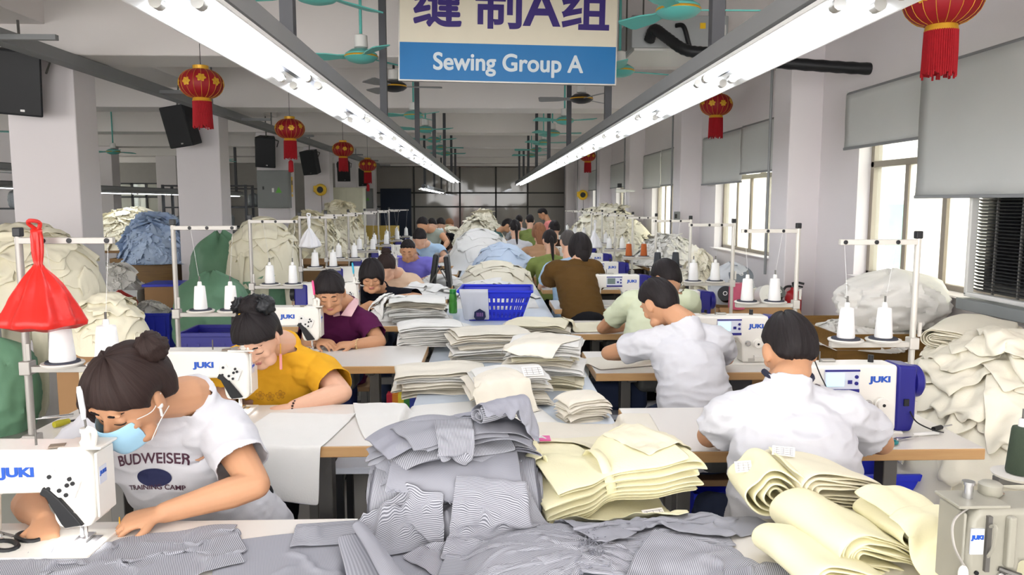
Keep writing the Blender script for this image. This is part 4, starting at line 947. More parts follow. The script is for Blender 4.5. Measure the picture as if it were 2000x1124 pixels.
def shirt_text(root, so, body, size, m, centre, dirn, upv, bold=.001, xs=1.0, bend=0.0, name='shirt_lettering'):
    """print lettering on the cloth: centre and directions in the person's own space"""
    me0 = text_mesh(body, size, 0.0, bold, xs); bm = bmesh.new(); bm.from_mesh(me0)
    bmesh.ops.triangulate(bm, faces=bm.faces); bmesh.ops.subdivide_edges(bm, edges=[e for e in bm.edges if e.calc_length() > .012], cuts=2); bmesh.ops.triangulate(bm, faces=bm.faces); bm.to_mesh(me0); bm.free()
    T = get_v(me0); dirn = unit(dirn); upv = unit(np.asarray(upv) - dirn * np.dot(upv, dirn)); rt = np.cross(-dirn, upv) * -1
    rt = np.cross(dirn, upv); V = T[:, :1] * rt + (T[:, 1:2] + bend * T[:, :1] ** 2) * upv + np.asarray(centre)
    sv = get_v(so.data); bv = BVHTree.FromPolygons([tuple(v) for v in sv], [tuple(p.vertices) for p in so.data.polygons])
    out = []
    for v in V:
        h = bv.ray_cast(Vector(v - dirn * .4), Vector(dirn)); out.append(np.array(h[0]) - dirn * .0035 if h[0] is not None else v)
    set_v(me0, np.array(out)); o = bpy.data.objects.new(name, me0); col.objects.link(o); me0.materials.append(m); o.parent = root
    return o
def cloth_col(name, h, **kw): return mat(name, h, kw.pop('rough', .85), var=kw.pop('var', .03), scale=12, spec=.15, bump=.12, bscale=220, **kw)
M_tee = cloth_col('tee_white', 'cdcdd2'); M_teey = cloth_col('tee_yellow', 'dda52a'); M_polo = cloth_col('polo_purple', '521a42'); M_navyb = cloth_col('blouse_navy_black', '15161f')
M_sheer = cloth_col('blouse_beige', 'd9bda3'); M_violet = cloth_col('tee_violet', '7d78d2'); M_green = cloth_col('tee_pale_green', 'cdd3b6'); M_brown = cloth_col('tee_brown', '5b4220')
M_ltblue = cloth_col('shirt_light_blue', 'a8c4de'); M_grey_t = cloth_col('tank_grey', '97a096'); M_teal_t = cloth_col('shirt_teal', '4b6a68'); M_olive = cloth_col('shirt_olive', '7d8a4e'); M_pinkt = cloth_col('shirt_pink', 'e08a86'); M_tan = cloth_col('shirt_tan', 'b18a6a'); M_darkt = cloth_col('shirt_dark_brown', '3b2a22')
M_pants = cloth_col('trousers_black', '17171b'); M_pantsb = cloth_col('trousers_blue_dots', '28325c', var=.5); M_jeans = cloth_col('trousers_dark_blue', '2b3348')
bun = lambda c=(0, -.07, .12), r=(.045, .045, .04): ('hair_bun', c, r)
HW = dict(front=.55, side=-.05, back=-.5, th=.017, vol=.6)          # hair drawn back
HM = dict(front=.60, side=-.05, back=-.66, th=.010, vol=.8, rough=.5, soft=.24)   # short men's cut
HB = dict(front=.25, side=-.55, back=-.85, th=.024, ears=False, vol=.3)   # bob
STOOLS = []
def seat(pl, z, label):
    t = thing('stool', label, 'stool', (pl[0], pl[1], 0), 0, None)
    MB().box((0, 0, z - .02), (.44, .28, .03)).build('seat', mat('stool_board', '8b6c4c', 0.6, var=.1), t, bevel=.005)
    for sx in (-.18, .18):
        for sy in (-.1, .1): MB().box((sx, sy, (z - .035) / 2), (.04, .04, z - .035)).build('leg', M_iron, t, smooth=False)
def P_(x, y, Y): return at(x, y, Y)
def seated(label, head, rot, neck, sl, sr, el, er, wl, wr, hl, hr, look, pelvis, dirn, voxel=.006, back=(0, 0, 0), stool=None):
    """dirn -1: faces the camera (left row), +1: faces away (right row)"""
    pl = np.asarray(pelvis, float)
    sh = unit(np.asarray(sr) - np.asarray(sl))
    J = dict(head=head, rot=rot, neck=neck, sl=sl, sr=sr, el=el, er=er, wl=wl, wr=wr, hl=hl, hr=hr, pelvis=pl, back=back, front=(0, dirn, -.2))
    for s_, kk, aa in ((-1, 'kl', 'al'), (1, 'kr', 'ar')):
        J[kk] = pl + sh * s_ * .13 + np.array((0, dirn * .38, .02)); J[aa] = np.array((J[kk][0], J[kk][1] + dirn * .06, .09))
    J['feet'] = (0, dirn, 0)
    r = person(label, J, look, voxel)
    if stool: seat((pl[0], pl[1] - dirn * .02), pl[2] - .11, stool)
    return r
dn = np.array((0, 0, 1.0))
# --- masked woman, nearest left
pel = np.array((-.86, 2.46, .54))
r1, bv1, tw1, of1, so1 = seated('woman in white lettered tee and blue face mask sewing striped cloth, nearest left',
    P_(258, 775, 2.03), (PI - .42, .62, -.10), P_(372, 775, 2.22), P_(430, 832, 2.25), P_(186, 855, 2.27), P_(500, 948, 2.10), P_(52, 985, 2.12), P_(318, 1003, 2.0), P_(85, 1016, 1.98),
    ((-1.0, -.42, -.12), (.1, -.2, 1), .75, -1), ((.45, -.85, -.22), (0, -.3, 1), .55, 1),
    dict(skin=M_skin2, fem=True, hair=dict(HW, mat=M_hair2, front=.40, side=-.2, soft=.2, th=.026, vol=.5, blobs=[('hair_bun', (-.045, -.09, .10), (.042, .042, .042))], locks=[([(.05, .07, .07), (.07, .075, .02), (.078, .06, -.04), (.075, .05, -.09)], [.02, .018, .013, .004])]), shirt=M_tee, pants=M_pants, face=True, sleeve=.66, neck=.03, loose=.02, hs=1.02, fat=1.05, wr=.008, seed=2, arm=1.08),
    pel, -1, .004, stool='low stool under the masked woman')
# the mask
def mask(root, on_face, toW):
    b = MB(); nx, nz = 13, 9; V = []
    for i in range(nz):
        v = i / (nz - 1); z = .0 - .095 * v
        for j in range(nx):
            u = j / (nx - 1) * 2 - 1; wv = .066 - .010 * abs(v - .4) * 2
            V.append(toW((u * wv, .120 - .050 * abs(u) ** 2.4 + .012 * (1 - abs(u)) * math.sin(v * PI) + (.002 if i % 2 else 0) - .012 * v, z - .012 * (1 - abs(u)) * v)))
    F = [(i * nx + j, i * nx + j + 1, (i + 1) * nx + j + 1, (i + 1) * nx + j) for i in range(nz - 1) for j in range(nx - 1)]
    o = link('face_mask', np.array(V), F, mat('mask_blue', 'a9d6ee', 0.8, var=.03), root); s = o.modifiers.new('t', 'SOLIDIFY'); s.thickness = .002; u = o.modifiers.new('s', 'SUBSURF'); u.levels = u.render_levels = 1
    for sx in (-1, 1):
        for zz in (-.004, -.09): MB().tube(smooth_path([toW((sx * .062, .06, zz)), toW((sx * .078, .02, zz * .5 - .01)), toW((sx * .084, -.02, .012 if zz > -.05 else -.04))], 6), .0014, 5).build('ear_loop', M_white, root)
    return o
mask(r1, of1, tw1)
MB().ell(tw1((-.086, .002, -.012)), (.008, .008, .009)).tube([tw1((-.087, .004, -.014)), tw1((-.084, .012, -.042))], .0035, 8).build('earbud', M_white, r1)
M_maroon = mat('print_maroon', '4a2a3a', .7, var=.05); M_pnavy = mat('print_navy', '23284e', .7, var=.05)
cT = at(272, 905, 2.1) - np.array((*pel[:2], 0)); cT2 = at(276, 948, 2.1) - np.array((*pel[:2], 0)); cT3 = at(270, 968, 2.08) - np.array((*pel[:2], 0))
shirt_text(r1, so1, 'BUDWEISER', .044, M_maroon, cT, (0.05, 1, -.15), (0, .15, 1), .0008, .82, -1.2)
shirt_text(r1, so1, 'TRAINING CAMP', .021, M_maroon, cT3, (0.05, 1, -.15), (0, .15, 1), .0004, 1.05, -.8)
me0 = text_mesh('●', .11, 0, 0); bpy.data.meshes.remove(me0)
shirt_text(r1, so1, '⬬' if False else '●', .075, M_pnavy, cT2, (.05, 1, -.15), (0, .15, 1), 0, 1.75, 0, 'shirt_emblem')
q = MB(); aa = np.linspace(0, 2 * PI, 17); hd = unit((-1, -.42, -.12)); wrp = P_(318, 1003, 2.0) - np.array((*pel[:2], 0)) + hd * .105; sx_ = unit(np.cross(hd, dn)); q.tube([wrp + hd * .0 + sx_ * .02 + .0098 * (math.cos(a) * sx_ + math.sin(a) * dn) for a in aa], .0016, 6); q.build('ring', M_gold, r1)
# --- woman in yellow
pel = np.array((-1.0, 3.62, .55))
r2, bv2, tw2, of2, so2 = seated('woman in yellow tee with black hair bun and pink earrings, second in left row',
    P_(505, 662, 3.20), (PI - .10, .62, .10), P_(553, 672, 3.42), P_(622, 724, 3.44), P_(455, 712, 3.46), P_(668, 768, 3.28), P_(432, 800, 3.32), P_(572, 797, 3.19), P_(448, 815, 3.22),
    ((-1, -.35, -.08), (0, -.2, 1), .55, -1), ((.6, -.7, -.1), (0, -.2, 1), .6, 1),
    dict(fem=True, hair=dict(HW, front=.42, th=.024, blobs=[('hair_bun', (0, -.05, .135), (.05, .05, .045)), ('hair_tie', (.05, -.06, .135), (.032, .04, .035), M_black, .4), ('hair_tie', (-.055, -.06, .13), (.04, .045, .04), M_black, .4), ('hair_tie', (0, -.095, .12), (.035, .03, .035), M_black, .4)]), shirt=M_teey, pants=M_pants, face=True, sleeve=.72, neck=.03, loose=.018, hs=1.0, fat=1.12, arm=1.2, seed=3, wr=.007),
    pel, -1, .0045, stool='low stool under the woman in yellow')
for sx in (-1, 1):
    q = MB(); p0 = tw2((sx * .084, .0, -.035)); q.tube([p0, p0 + (0, -.004, -.05)], .0022, 6); q.build('earring_chain', M_gold, r2); q = MB(); q.tube([p0 + (0, -.004, -.045), p0 + (0, -.005, -.11)], .006, 8); q.build('earring_tassel', mat('tassel_pink', 'd98f8a', .7), r2)
pb = P_(572, 797, 3.19) - np.array((*pel[:2], 0)); q = MB()
for a in np.linspace(0, 2 * PI, 14, endpoint=False): q.ell(pb + np.array((.012, 0, .002)) + .028 * (math.cos(a) * np.array((.3, .95, 0)) + math.sin(a) * dn), (.0052,) * 3, None, 8, 5)
q.build('bead_bracelet', mat('bead_brown', '3a1f18', .3), r2)
M_print = mat('print_ochre', 'b5801a', .7, var=.1)
ct = at(513, 765, 3.3) - np.array((*pel[:2], 0)); shirt_text(r2, so2, 'happy garden', .03, M_print, ct, (0, 1, -.1), (0, .1, 1), .0003, 1, 0) if False else None
for (x_, y_, sz, ch) in ((500, 778, .05, '❀'), (520, 780, .05, '❀'), (540, 776, .05, '❀')):
    shirt_text(r2, so2, ch, sz, M_print, at(x_, y_, 3.3) - np.array((*pel[:2], 0)), (0, 1, -.1), (0, .1, 1), 0, 1, 0, 'shirt_print')
# --- woman in purple polo
pel = np.array((-.97, 4.95, .56))
r3, bv3, tw3, of3, so3 = seated('woman in purple polo with pink collar and gold bracelet, third in left row',
    P_(645, 572, 4.52), (PI + .12, .5, .03), P_(676, 595, 4.72), P_(714, 630, 4.72), P_(612, 620, 4.76), P_(742, 668, 4.6), P_(600, 672, 4.6), P_(692, 673, 4.48), P_(622, 668, 4.5),
    ((-1, -.25, .0), (0, -.3, 1), .7, -1), ((.8, -.6, .05), (0, -.3, 1), .7, 1),
    dict(skin=M_skin2, fem=True, hair=dict(HW, front=.40, side=-.18, th=.02, soft=.2, blobs=[('hair_bun', (0, -.10, .02), (.04, .04, .04))]), shirt=M_polo, pants=M_pantsb, face=True, sleeve=.70, neck=.06, loose=.014, fat=1.02, seed=4, arm=1.05),
    pel, -1, .005, stool='low stool under the woman in the purple polo')
nbp = P_(676, 595, 4.72) - np.array((*pel[:2], 0))
for sx, px_ in ((1, 1), (-1, -1)):
    q = MB(); V = [nbp + np.array(v) for v in ((sx * .075, .02, .03), (sx * .085, -.05, .01), (sx * .055, -.13, -.055), (sx * .005 - .01, -.145, -.045), (sx * .035, -.085, .02), (sx * .06, -.03, .045))]
    q.add(V, [(0, 1, 2, 3, 4, 5)] if sx > 0 else [(5, 4, 3, 2, 1, 0)]); o = q.build('collar', mat('collar_pink', 'dcb6b8', .8), r3, smooth=False); s = o.modifiers.new('t', 'SOLIDIFY'); s.thickness = .006
wp = P_(692, 673, 4.48) - np.array((*pel[:2], 0)); q = MB()
for a in np.linspace(0, 2 * PI, 16, endpoint=False): q.ell(wp + np.array((.02, 0, 0)) + .030 * (math.cos(a) * np.array((.2, .97, 0)) + math.sin(a) * dn), (.0048,) * 3, None, 8, 5)
q.build('bead_bracelet', mat('bead_cream', 'd6b98a', .3), r3)
# --- woman in black
pel = np.array((-.92, 6.25, .56))
seated('woman in black patterned blouse holding white cloth up, fourth in left row',
    P_(726, 541, 5.82), (PI + .1, .28, 0), P_(740, 562, 5.98), P_(784, 580, 6.0), P_(700, 578, 6.02), P_(818, 583, 5.88), P_(700, 612, 5.8), P_(775, 583, 5.72), P_(724, 594, 5.68),
    ((-1, -.3, -.2), (0, -.4, 1), .8, -1), ((.8, -.5, .05), (0, -.5, 1), .8, 1),
    dict(skin=M_skin2, fem=True, hair=dict(HW, front=.12, side=-.55, back=-.8, th=.022, ears=False, blobs=[]), shirt=M_navyb, pants=M_jeans, face=True, sleeve=.85, neck=.1, seed=5, arm=1.05, fat=1.05),
    pel, -1, .0065, stool='low stool under the woman in black')
# --- woman in the sheer beige blouse
pel = np.array((-.80, 7.5, .56))
seated('bun-haired woman in beige sheer blouse behind the woman in black',
    P_(755, 522, 7.0), (PI + .05, .5, 0), P_(776, 535, 7.2), P_(806, 548, 7.22), P_(745, 545, 7.26), P_(826, 572, 7.12), P_(740, 575, 7.1), P_(785, 578, 7.0), P_(760, 578, 6.95),
    ((-1, -.4, 0), (0, 0, 1), .6, -1), ((.6, -.6, 0), (0, 0, 1), .6, 1),
    dict(fem=True, hair=dict(HW, front=.3, side=-.3, mat=M_hair2, blobs=[('hair_bun', (0, -.07, .12), (.045, .04, .035))]), shirt=M_sheer, pants=M_pants, face=False, sleeve=.8, seed=6),
    pel, -1, .009)
# --- man in violet
pel = np.array((-.78, 8.66, .56))
seated('man in violet tee with cropped black hair, looking down at his sewing',
    P_(797, 490, 8.25), (PI - .05, .42, 0), P_(806, 505, 8.42), P_(838, 514, 8.42), P_(775, 512, 8.45), P_(860, 540, 8.3), P_(768, 548, 8.25), P_(826, 547, 8.12), P_(800, 550, 8.1),
    ((-1, -.3, 0), (0, 0, 1), .6, -1), ((.7, -.6, 0), (0, 0, 1), .6, 1),
    dict(skin=M_skin2, hair=dict(HM, side=.15), shirt=M_violet, pants=M_pants, face=True, sleeve=.6, seed=7),
    pel, -1, .009)
# --- farther people of the left row
pel = np.array((-.80, 9.95, .56))
seated('dark-haired woman in light blue and white top behind the man in violet', P_(820, 467, 9.5), (PI, .4, 0), P_(832, 478, 9.7), P_(858, 487, 9.75), P_(812, 487, 9.75), P_(872, 505, 9.6), P_(806, 508, 9.55), P_(846, 512, 9.4), P_(826, 514, 9.4),
    None, None, dict(fem=True, hair=dict(HW, front=.3), shirt=M_ltblue, seed=8), pel, -1, .013)
pel = np.array((-.85, 11.4, .56))
r8 = seated('man in grey tank top and white face mask bending over the line', P_(826, 441, 10.9), (PI - .3, .45, 0), P_(842, 450, 11.1), P_(862, 458, 11.15), P_(823, 458, 11.15), P_(874, 474, 10.95), P_(818, 476, 11.0), P_(866, 486, 10.7), P_(830, 486, 10.8),
    None, None, dict(skin=M_skin2, hair=HM, shirt=M_grey_t, sleeve=0.0, seed=9), pel, -1, .013)
MB().ell(r8[2]((0, .085, -.055)), (.055, .045, .05)).build('face_mask', mat('mask_pale', 'd6e4ee', .8), r8[0])
for (lab, px, py, Y, sh_, hr) in (('black-haired person bent low behind the masked man in grey', 844, 441, 12.6, M_darkt, HM), ('dark-haired person with white mask in a black top', 861, 440, 13.9, M_pants, HW), ('woman in white with brown hair, farthest of the left row', 878, 440, 15.2, M_tee, dict(HW, mat=M_hair3))):
    h = P_(px, py, Y); q = seated(lab, h, (PI - .1, .4, 0), h + (.03, .18, -.15), h + (.2, .2, -.22), h + (-.17, .2, -.22), h + (.3, .05, -.45), h + (-.25, .05, -.45), h + (.15, -.12, -.47), h + (-.1, -.12, -.47), None, None, dict(fem=True, hair=hr, shirt=sh_, sleeve=.9 if sh_ is not M_pants else 1.6, seed=Y, pants=M_pants), (h[0], Y + .45, .56), -1, .015)
    if 'mask' in lab and 'white mask' in lab: MB().ell(q[2]((0, .085, -.055)), (.055, .045, .05)).build('face_mask', MATS['mask_pale'], q[0])
# ------------------------------------------------------------------ right row, seen from behind
pel = np.array((.92, 2.20, .52))
rA = seated('man in white tee seen from behind at the nearest right table',
    P_(1541, 686, 2.50), (.03, .42, 0), P_(1543, 750, 2.40), P_(1436, 812, 2.40), P_(1652, 812, 2.40), P_(1384, 852, 2.49), P_(1722, 866, 2.45), P_(1430, 830, 2.86), P_(1640, 850, 2.86),
    ((.45, .8, -.05), (0, .2, 1), .5, -1) if False else ((.5, .8, -.05), (0, -.1, 1), .5, 1), ((-.5, .8, -.05), (0, -.1, 1), .5, -1),
    dict(skin=M_skin2, hair=dict(HM, back=-.50, side=.05, th=.013, vol=.7, rough=1.0), shirt=M_tee, pants=M_jeans, sleeve=.70, loose=.02, fat=1.14, seed=11, arm=1.08, wr=.012, neck=-.05, hem=.12, hs=1.0), pel, 1, .0045, back=(0, -.035, 0), stool='low stool under the nearest man in white')
q = MB(); nbp = P_(1543, 750, 2.40) - np.array((*pel[:2], 0)); q.tube(smooth_path([nbp + np.array(v) for v in ((-.068, .05, .03), (-.062, -.02, .022), (0, -.066, .012), (.062, -.02, .022), (.068, .05, .03))], 6), .010, 8); q.build('neck_band', mat('band_navy', '20243a', .8), rA[0])
q = MB(); q.tube(smooth_path([rA[2]((.08, .0, -.02)), rA[2]((.10, .01, -.08)), nbp + np.array((.13, .02, -.02)), nbp + np.array((.2, .06, -.14))], 6), .0022, 5); q.build('earphone_wire', M_black, rA[0])
pel = np.array((.98, 3.36, .53))
seated('man in white tee seen from behind at the second right table, leaning left',
    P_(1288, 592, 3.72), (.50, .62, -.12), P_(1338, 634, 3.60), P_(1268, 672, 3.62), P_(1400, 666, 3.60), P_(1188, 690, 3.78), P_(1420, 700, 3.85), P_(1262, 690, 4.0), P_(1350, 700, 4.05),
    ((.7, .6, 0), (0, 0, 1), .5, 1), ((-.6, .7, 0), (0, 0, 1), .5, -1),
    dict(hair=dict(HM, th=.011), skin=M_skin2, shirt=M_tee, pants=M_jeans, sleeve=.58, loose=.018, seed=12, wr=.011, hem=.14, neck=-.05), pel, 1, .005, back=(0, -.03, 0), stool='low stool under the second man in white')
pel = np.array((.93, 4.5, .55))
seated('man in pale green tee leaning over the third right table',
    P_(1302, 545, 4.92), (.45, .5, -.05), P_(1298, 572, 4.76), P_(1232, 590, 4.78), P_(1345, 588, 4.78), P_(1176, 642, 4.95), P_(1350, 640, 5.0), P_(1240, 640, 5.15), P_(1300, 645, 5.2),
    ((.7, .6, 0), (0, 0, 1), .5, 1), ((-.6, .7, 0), (0, 0, 1), .5, -1),
    dict(hair=dict(HM, th=.014), skin=M_skin2, shirt=M_green, pants=M_pants, sleeve=.66, loose=.018, seed=13), pel, 1, .007, back=(0, -.03, 0), stool='low stool under the man in pale green')
pel = np.array((.80, 6.0, .56))
seated('woman in brown tee with black bobbed hair seen from behind',
    P_(1133, 487, 6.55), (.1, .3, 0), P_(1125, 516, 6.45), P_(1083, 527, 6.45), P_(1160, 525, 6.45), P_(1070, 552, 6.6), P_(1170, 560, 6.62), P_(1100, 556, 6.8), P_(1145, 558, 6.82),
    None, None, dict(fem=True, hair=dict(HB, th=.026, back=-.95, locks=[([(0, -.085, -.02), (0, -.09, -.08), (0, -.075, -.135)], [(.07, .03), (.06, .028), (.04, .015)])]), shirt=M_brown, pants=M_pants, sleeve=.85, loose=.028, seed=14), pel, 1, .008, stool='low stool under the woman in brown')
def back_sitter(lab, px, py, Y, sh_, hr, sleeve=.7, tilt=0.0, yaw=.1, fem=True, vox=.013, lift=0.0, skin=M_skin):
    h = P_(px, py, Y); pz = max(.54 + lift, h[2] - .70)
    seated(lab, h, (yaw, .4, 0), h + (-tilt * .3, -.12, -.17), h + (-.19 - tilt * .3, -.12, -.25), h + (.19 - tilt * .3, -.12, -.25), h + (-.27, .06, -.46), h + (.25, .06, -.46), h + (-.12, .3, -.44), h + (.12, .3, -.44), None, None,
        dict(fem=fem, hair=hr, shirt=sh_, sleeve=sleeve, seed=Y, skin=skin, pants=M_pants), (h[0] - tilt, Y - .3, pz), 1, vox)
pony = lambda n=.2: [([(0, -.10, .02), (0, -.125, -.03), (0, -.12, -.09), (0, -.11, -.03 - n)], [.018, .028, .024, .008])]
back_sitter('grey-haired man in white shirt with pale blue sleeves, behind the woman in brown', 1110, 474, 7.7, M_ltblue, dict(HM, mat=M_hairg), fem=False)
back_sitter('ponytailed woman in olive and black top, next to the man in pale blue', 1074, 471, 9.0, M_olive, dict(HW, locks=pony(.25)))
back_sitter('woman in tan top with long light brown hair', 1053, 455, 10.3, M_tan, dict(HB, mat=M_hair3, locks=[([(0, -.09, .0), (0, -.10, -.10), (0, -.09, -.2)], [(.075, .03), (.07, .03), (.05, .015)])]))
back_sitter('woman in dark brown top with hair in a bun by the right row', 1083, 448, 11.6, M_darkt, dict(HW, blobs=[('hair_bun', (0, -.1, .04), (.04, .04, .04))]))
back_sitter('woman in white tee with long ponytail seen from behind, far middle', 1006, 447, 11.4, M_tee, dict(HW, locks=pony(.25)))
def stander(lab, px, py, Y, sh_, hr, lean, dirn, skin=M_skin2, fem=False):
    h = P_(px, py, Y); pl = np.array((h[0] - lean[0], Y - lean[1], .92)); sd = np.array((math.cos(0), 0, 0)) if dirn == 'y' else np.array((0, -1.0, 0)) * (1 if lean[0] > 0 else -1)
    nb = h - unit((lean[0], lean[1], .25)) * .2; sm_ = nb - np.array((0, 0, .06))
    J = dict(head=h, rot=((0 if lean[1] > 0 else PI) if dirn == 'y' else (-PI / 2 if lean[0] > 0 else PI / 2), .6, 0), neck=nb, sl=sm_ - sd * .19, sr=sm_ + sd * .19, el=sm_ - sd * .24 + (lean[0] * .2, lean[1] * .2, -.27), er=sm_ + sd * .24 + (lean[0] * .2, lean[1] * .2, -.27), wl=sm_ - sd * .15 + (lean[0] * .6, lean[1] * .6, -.42), wr=sm_ + sd * .15 + (lean[0] * .6, lean[1] * .6, -.42), pelvis=pl, front=unit((lean[0], lean[1], -.1)))
    J['kl'] = pl - sd * .1 + (0, 0, -.42); J['kr'] = pl + sd * .1 + (0, 0, -.42); J['al'] = pl * (1, 1, 0) - sd * .1 + (0, 0, .09); J['ar'] = pl * (1, 1, 0) + sd * .1 + (0, 0, .09); J['feet'] = (lean[0], lean[1], 0)
    person(lab, J, dict(hair=hr, shirt=sh_, skin=skin, pants=M_jeans, sleeve=.7, seed=Y, fem=fem), .014)
stander('man in teal shirt bending over the far cloth pile', 991, 441, 13.6, M_teal_t, HM, (.35, -.05), 'x')
back_sitter('man in olive shirt sitting by the far end of the right row', 1035, 432, 14.6, M_olive, HM, fem=False, lift=.1)
stander('man in pink shirt standing at the far end of the right row', 1060, 418, 16.5, M_pinkt, HM, (-.18, .05), 'x')
back_sitter('person in white at the far end beyond the olive shirt', 1014, 431, 17.0, M_tee, HM, fem=False, lift=.1)
# ------------------------------------------------------------------ cloth
def cloth_mat(name, h, bump=.25, tr=0.0, var=.03):
    m = mat(name, h, .85, var=var, scale=10, bump=bump, bscale=160, spec=.15)
    return m
M_ivory = cloth_mat('cloth_ivory', 'e3ddcf'); M_whitec = cloth_mat('cloth_white', 'e4e3df'); M_yel = cloth_mat('cloth_pale_yellow', 'eee8c4'); M_crm = cloth_mat('cloth_cream', 'e6dfc6'); M_bluish = cloth_mat('cloth_pale_blue', 'c9d9ee'); M_lgrey = cloth_mat('cloth_light_grey', 'c6c8d0')
M_stripe = stripe_mat('cloth_grey_stripe', '6f7078', 'b9bac1', .0043); M_stripe2 = stripe_mat('cloth_grey_fine_stripe', '8d8e96', 'a2a3ab', .0036); M_greyc = cloth_mat('cloth_plain_grey', '9899a3'); M_dkfray = cloth_mat('frayed_dark_edge', '7c7d85')
GX0, GX1, GY0, GY1, GR = -4.6, 3.08, 1.0, 15.5, .01
gx = np.arange(GX0, GX1, GR); gy = np.arange(GY0, GY1, GR)
HF = np.zeros((len(gy), len(gx)))
def hf_box(x0, x1, y0, y1, z):
    i0, i1 = max(0, int((y0 - GY0) / GR)), int((y1 - GY0) / GR); j0, j1 = max(0, int((x0 - GX0) / GR)), int((x1 - GX0) / GR); HF[i0:i1, j0:j1] = np.maximum(HF[i0:i1, j0:j1], z)
hf_box(-.33, .53, 1.2, 14.8, .716)
for y in LTY: hf_box(-1.72, -.335, y - .016, y + .585, .762)
for y in RTY: hf_box(.535, 1.765, y - .016, y + .585, .762)
def hf_mound(cx, cy_, rx, ry, h, base, pw=.5):
    q = np.clip(1 - ((gx[None, :] - cx) / rx) ** 2 - ((gy[:, None] - cy_) / ry) ** 2, 0, 1); np.maximum(HF, np.where(q > 0, base + h * q ** pw, 0), out=HF)
def hf(x, y):
    fx = np.clip((x - GX0) / GR - .0, 0, len(gx) - 1.001); fy = np.clip((y - GY0) / GR, 0, len(gy) - 1.001)
    return HF[fy.astype(int), fx.astype(int)]
def hf_add(V, lift=.004):
    x, y = V[..., 0].ravel(), V[..., 1].ravel(); j = ((x - GX0) / GR).astype(int); i = ((y - GY0) / GR).astype(int)
    ok = (i >= 1) & (i < len(gy) - 1) & (j >= 1) & (j < len(gx) - 1); z = V[..., 2].ravel()[ok] + lift; i, j = i[ok], j[ok]
    for di in (-1, 0, 1):
        for dj in (-1, 0, 1): np.maximum.at(HF, (i + di, j + dj), z)
def drape(nx, ny, sx, sy, place, steps=110, iters=7, seed=0, col_fn=None, noise_a=.006, grav=9.8, fric=.35, pin=None, stiff=.9):
    rs = np.random.RandomState(seed); u, v = np.meshgrid(np.linspace(0, 1, nx), np.linspace(0, 1, ny))
    P = place(u, v).astype(float); P = P + rs.randn(ny, nx, 1) * np.array((.0, .0, noise_a)); Q = P.copy()
    lx, ly = sx / (nx - 1), sy / (ny - 1); ld = math.hypot(lx, ly); dt = 1 / 60.
    cons = [((slice(None), slice(1, None)), (slice(None), slice(None, -1)), lx, .5), ((slice(1, None), slice(None)), (slice(None, -1), slice(None)), ly, .5),
            ((slice(1, None), slice(1, None)), (slice(None, -1), slice(None, -1)), ld, .3), ((slice(1, None), slice(None, -1)), (slice(None, -1), slice(1, None)), ld, .3),
            ((slice(None), slice(2, None)), (slice(None), slice(None, -2)), 2 * lx, .10), ((slice(2, None), slice(None)), (slice(None, -2), slice(None)), 2 * ly, .10)]
    cf = col_fn or hf
    for s_ in range(steps):
        vel = (P - Q) * .97; Q = P.copy(); P = P + vel; P[..., 2] -= grav * dt * dt
        for _ in range(iters):
            for a, b, L, w_ in cons:
                d = P[a] - P[b]; l = np.sqrt((d * d).sum(-1, keepdims=True)) + 1e-9; c = d * (w_ * .5 * (1 - L / l)) * stiff
                P[a] -= c; P[b] += c
            if pin is not None: P = pin(P, s_ / steps)
        h = cf(P[..., 0], P[..., 1]) + .003; hit = P[..., 2] < h
        deep = hit & (h - P[..., 2] > .035)
        P[deep] = Q[deep]; hit = hit & ~deep
        P[..., 2] = np.where(hit, h, P[..., 2]); k = np.where(hit, fric, 0)[..., None]
        P[..., :2] = P[..., :2] * (1 - k) + Q[..., :2] * k; Q[..., 2] = np.where(hit, P[..., 2], Q[..., 2])
    return P
def grid_link(name, P, sx, sy, m, parent=None, thick=.002, sub=1, uvrot=0.0):
    ny, nx = P.shape[:2]; V = P.reshape(-1, 3); I = np.arange(ny * nx).reshape(ny, nx)
    F = np.stack([I[:-1, :-1], I[:-1, 1:], I[1:, 1:], I[1:, :-1]], -1).reshape(-1, 4).tolist()
    u, v = np.meshgrid(np.linspace(0, sx, nx), np.linspace(0, sy, ny)); c_, s_ = math.cos(uvrot), math.sin(uvrot)
    uv = np.stack([(u * c_ - v * s_).ravel(), (u * s_ + v * c_).ravel()], 1)
    me = new_mesh(name, V, F); l = me.uv_layers.new(name='UVMap'); idx = np.empty(len(me.loops), int); me.loops.foreach_get('vertex_index', idx); l.data.foreach_set('uv', np.ascontiguousarray(uv[idx]).ravel())
    o = bpy.data.objects.new(name, me); col.objects.link(o); me.materials.append(m); me.shade_smooth()
    if parent is not None: o.parent = parent
    if thick: s = o.modifiers.new('thickness', 'SOLIDIFY'); s.thickness = thick; s.offset = 0
    if sub: s = o.modifiers.new('smooth', 'SUBSURF'); s.levels = s.render_levels = sub
    return o
def flat_place(cx, cy_, w_, d_, z, rz=0.0, cmpx=1.0, cmpy=1.0, tilt=0.0):
    def f(u, v):
        x, y = (u - .5) * w_ * cmpx, (v - .5) * d_ * cmpy; c_, s_ = math.cos(rz), math.sin(rz)
        return np.stack([cx + x * c_ - y * s_, cy_ + x * s_ + y * c_, np.full_like(u, z) + tilt * y], -1)
    return f
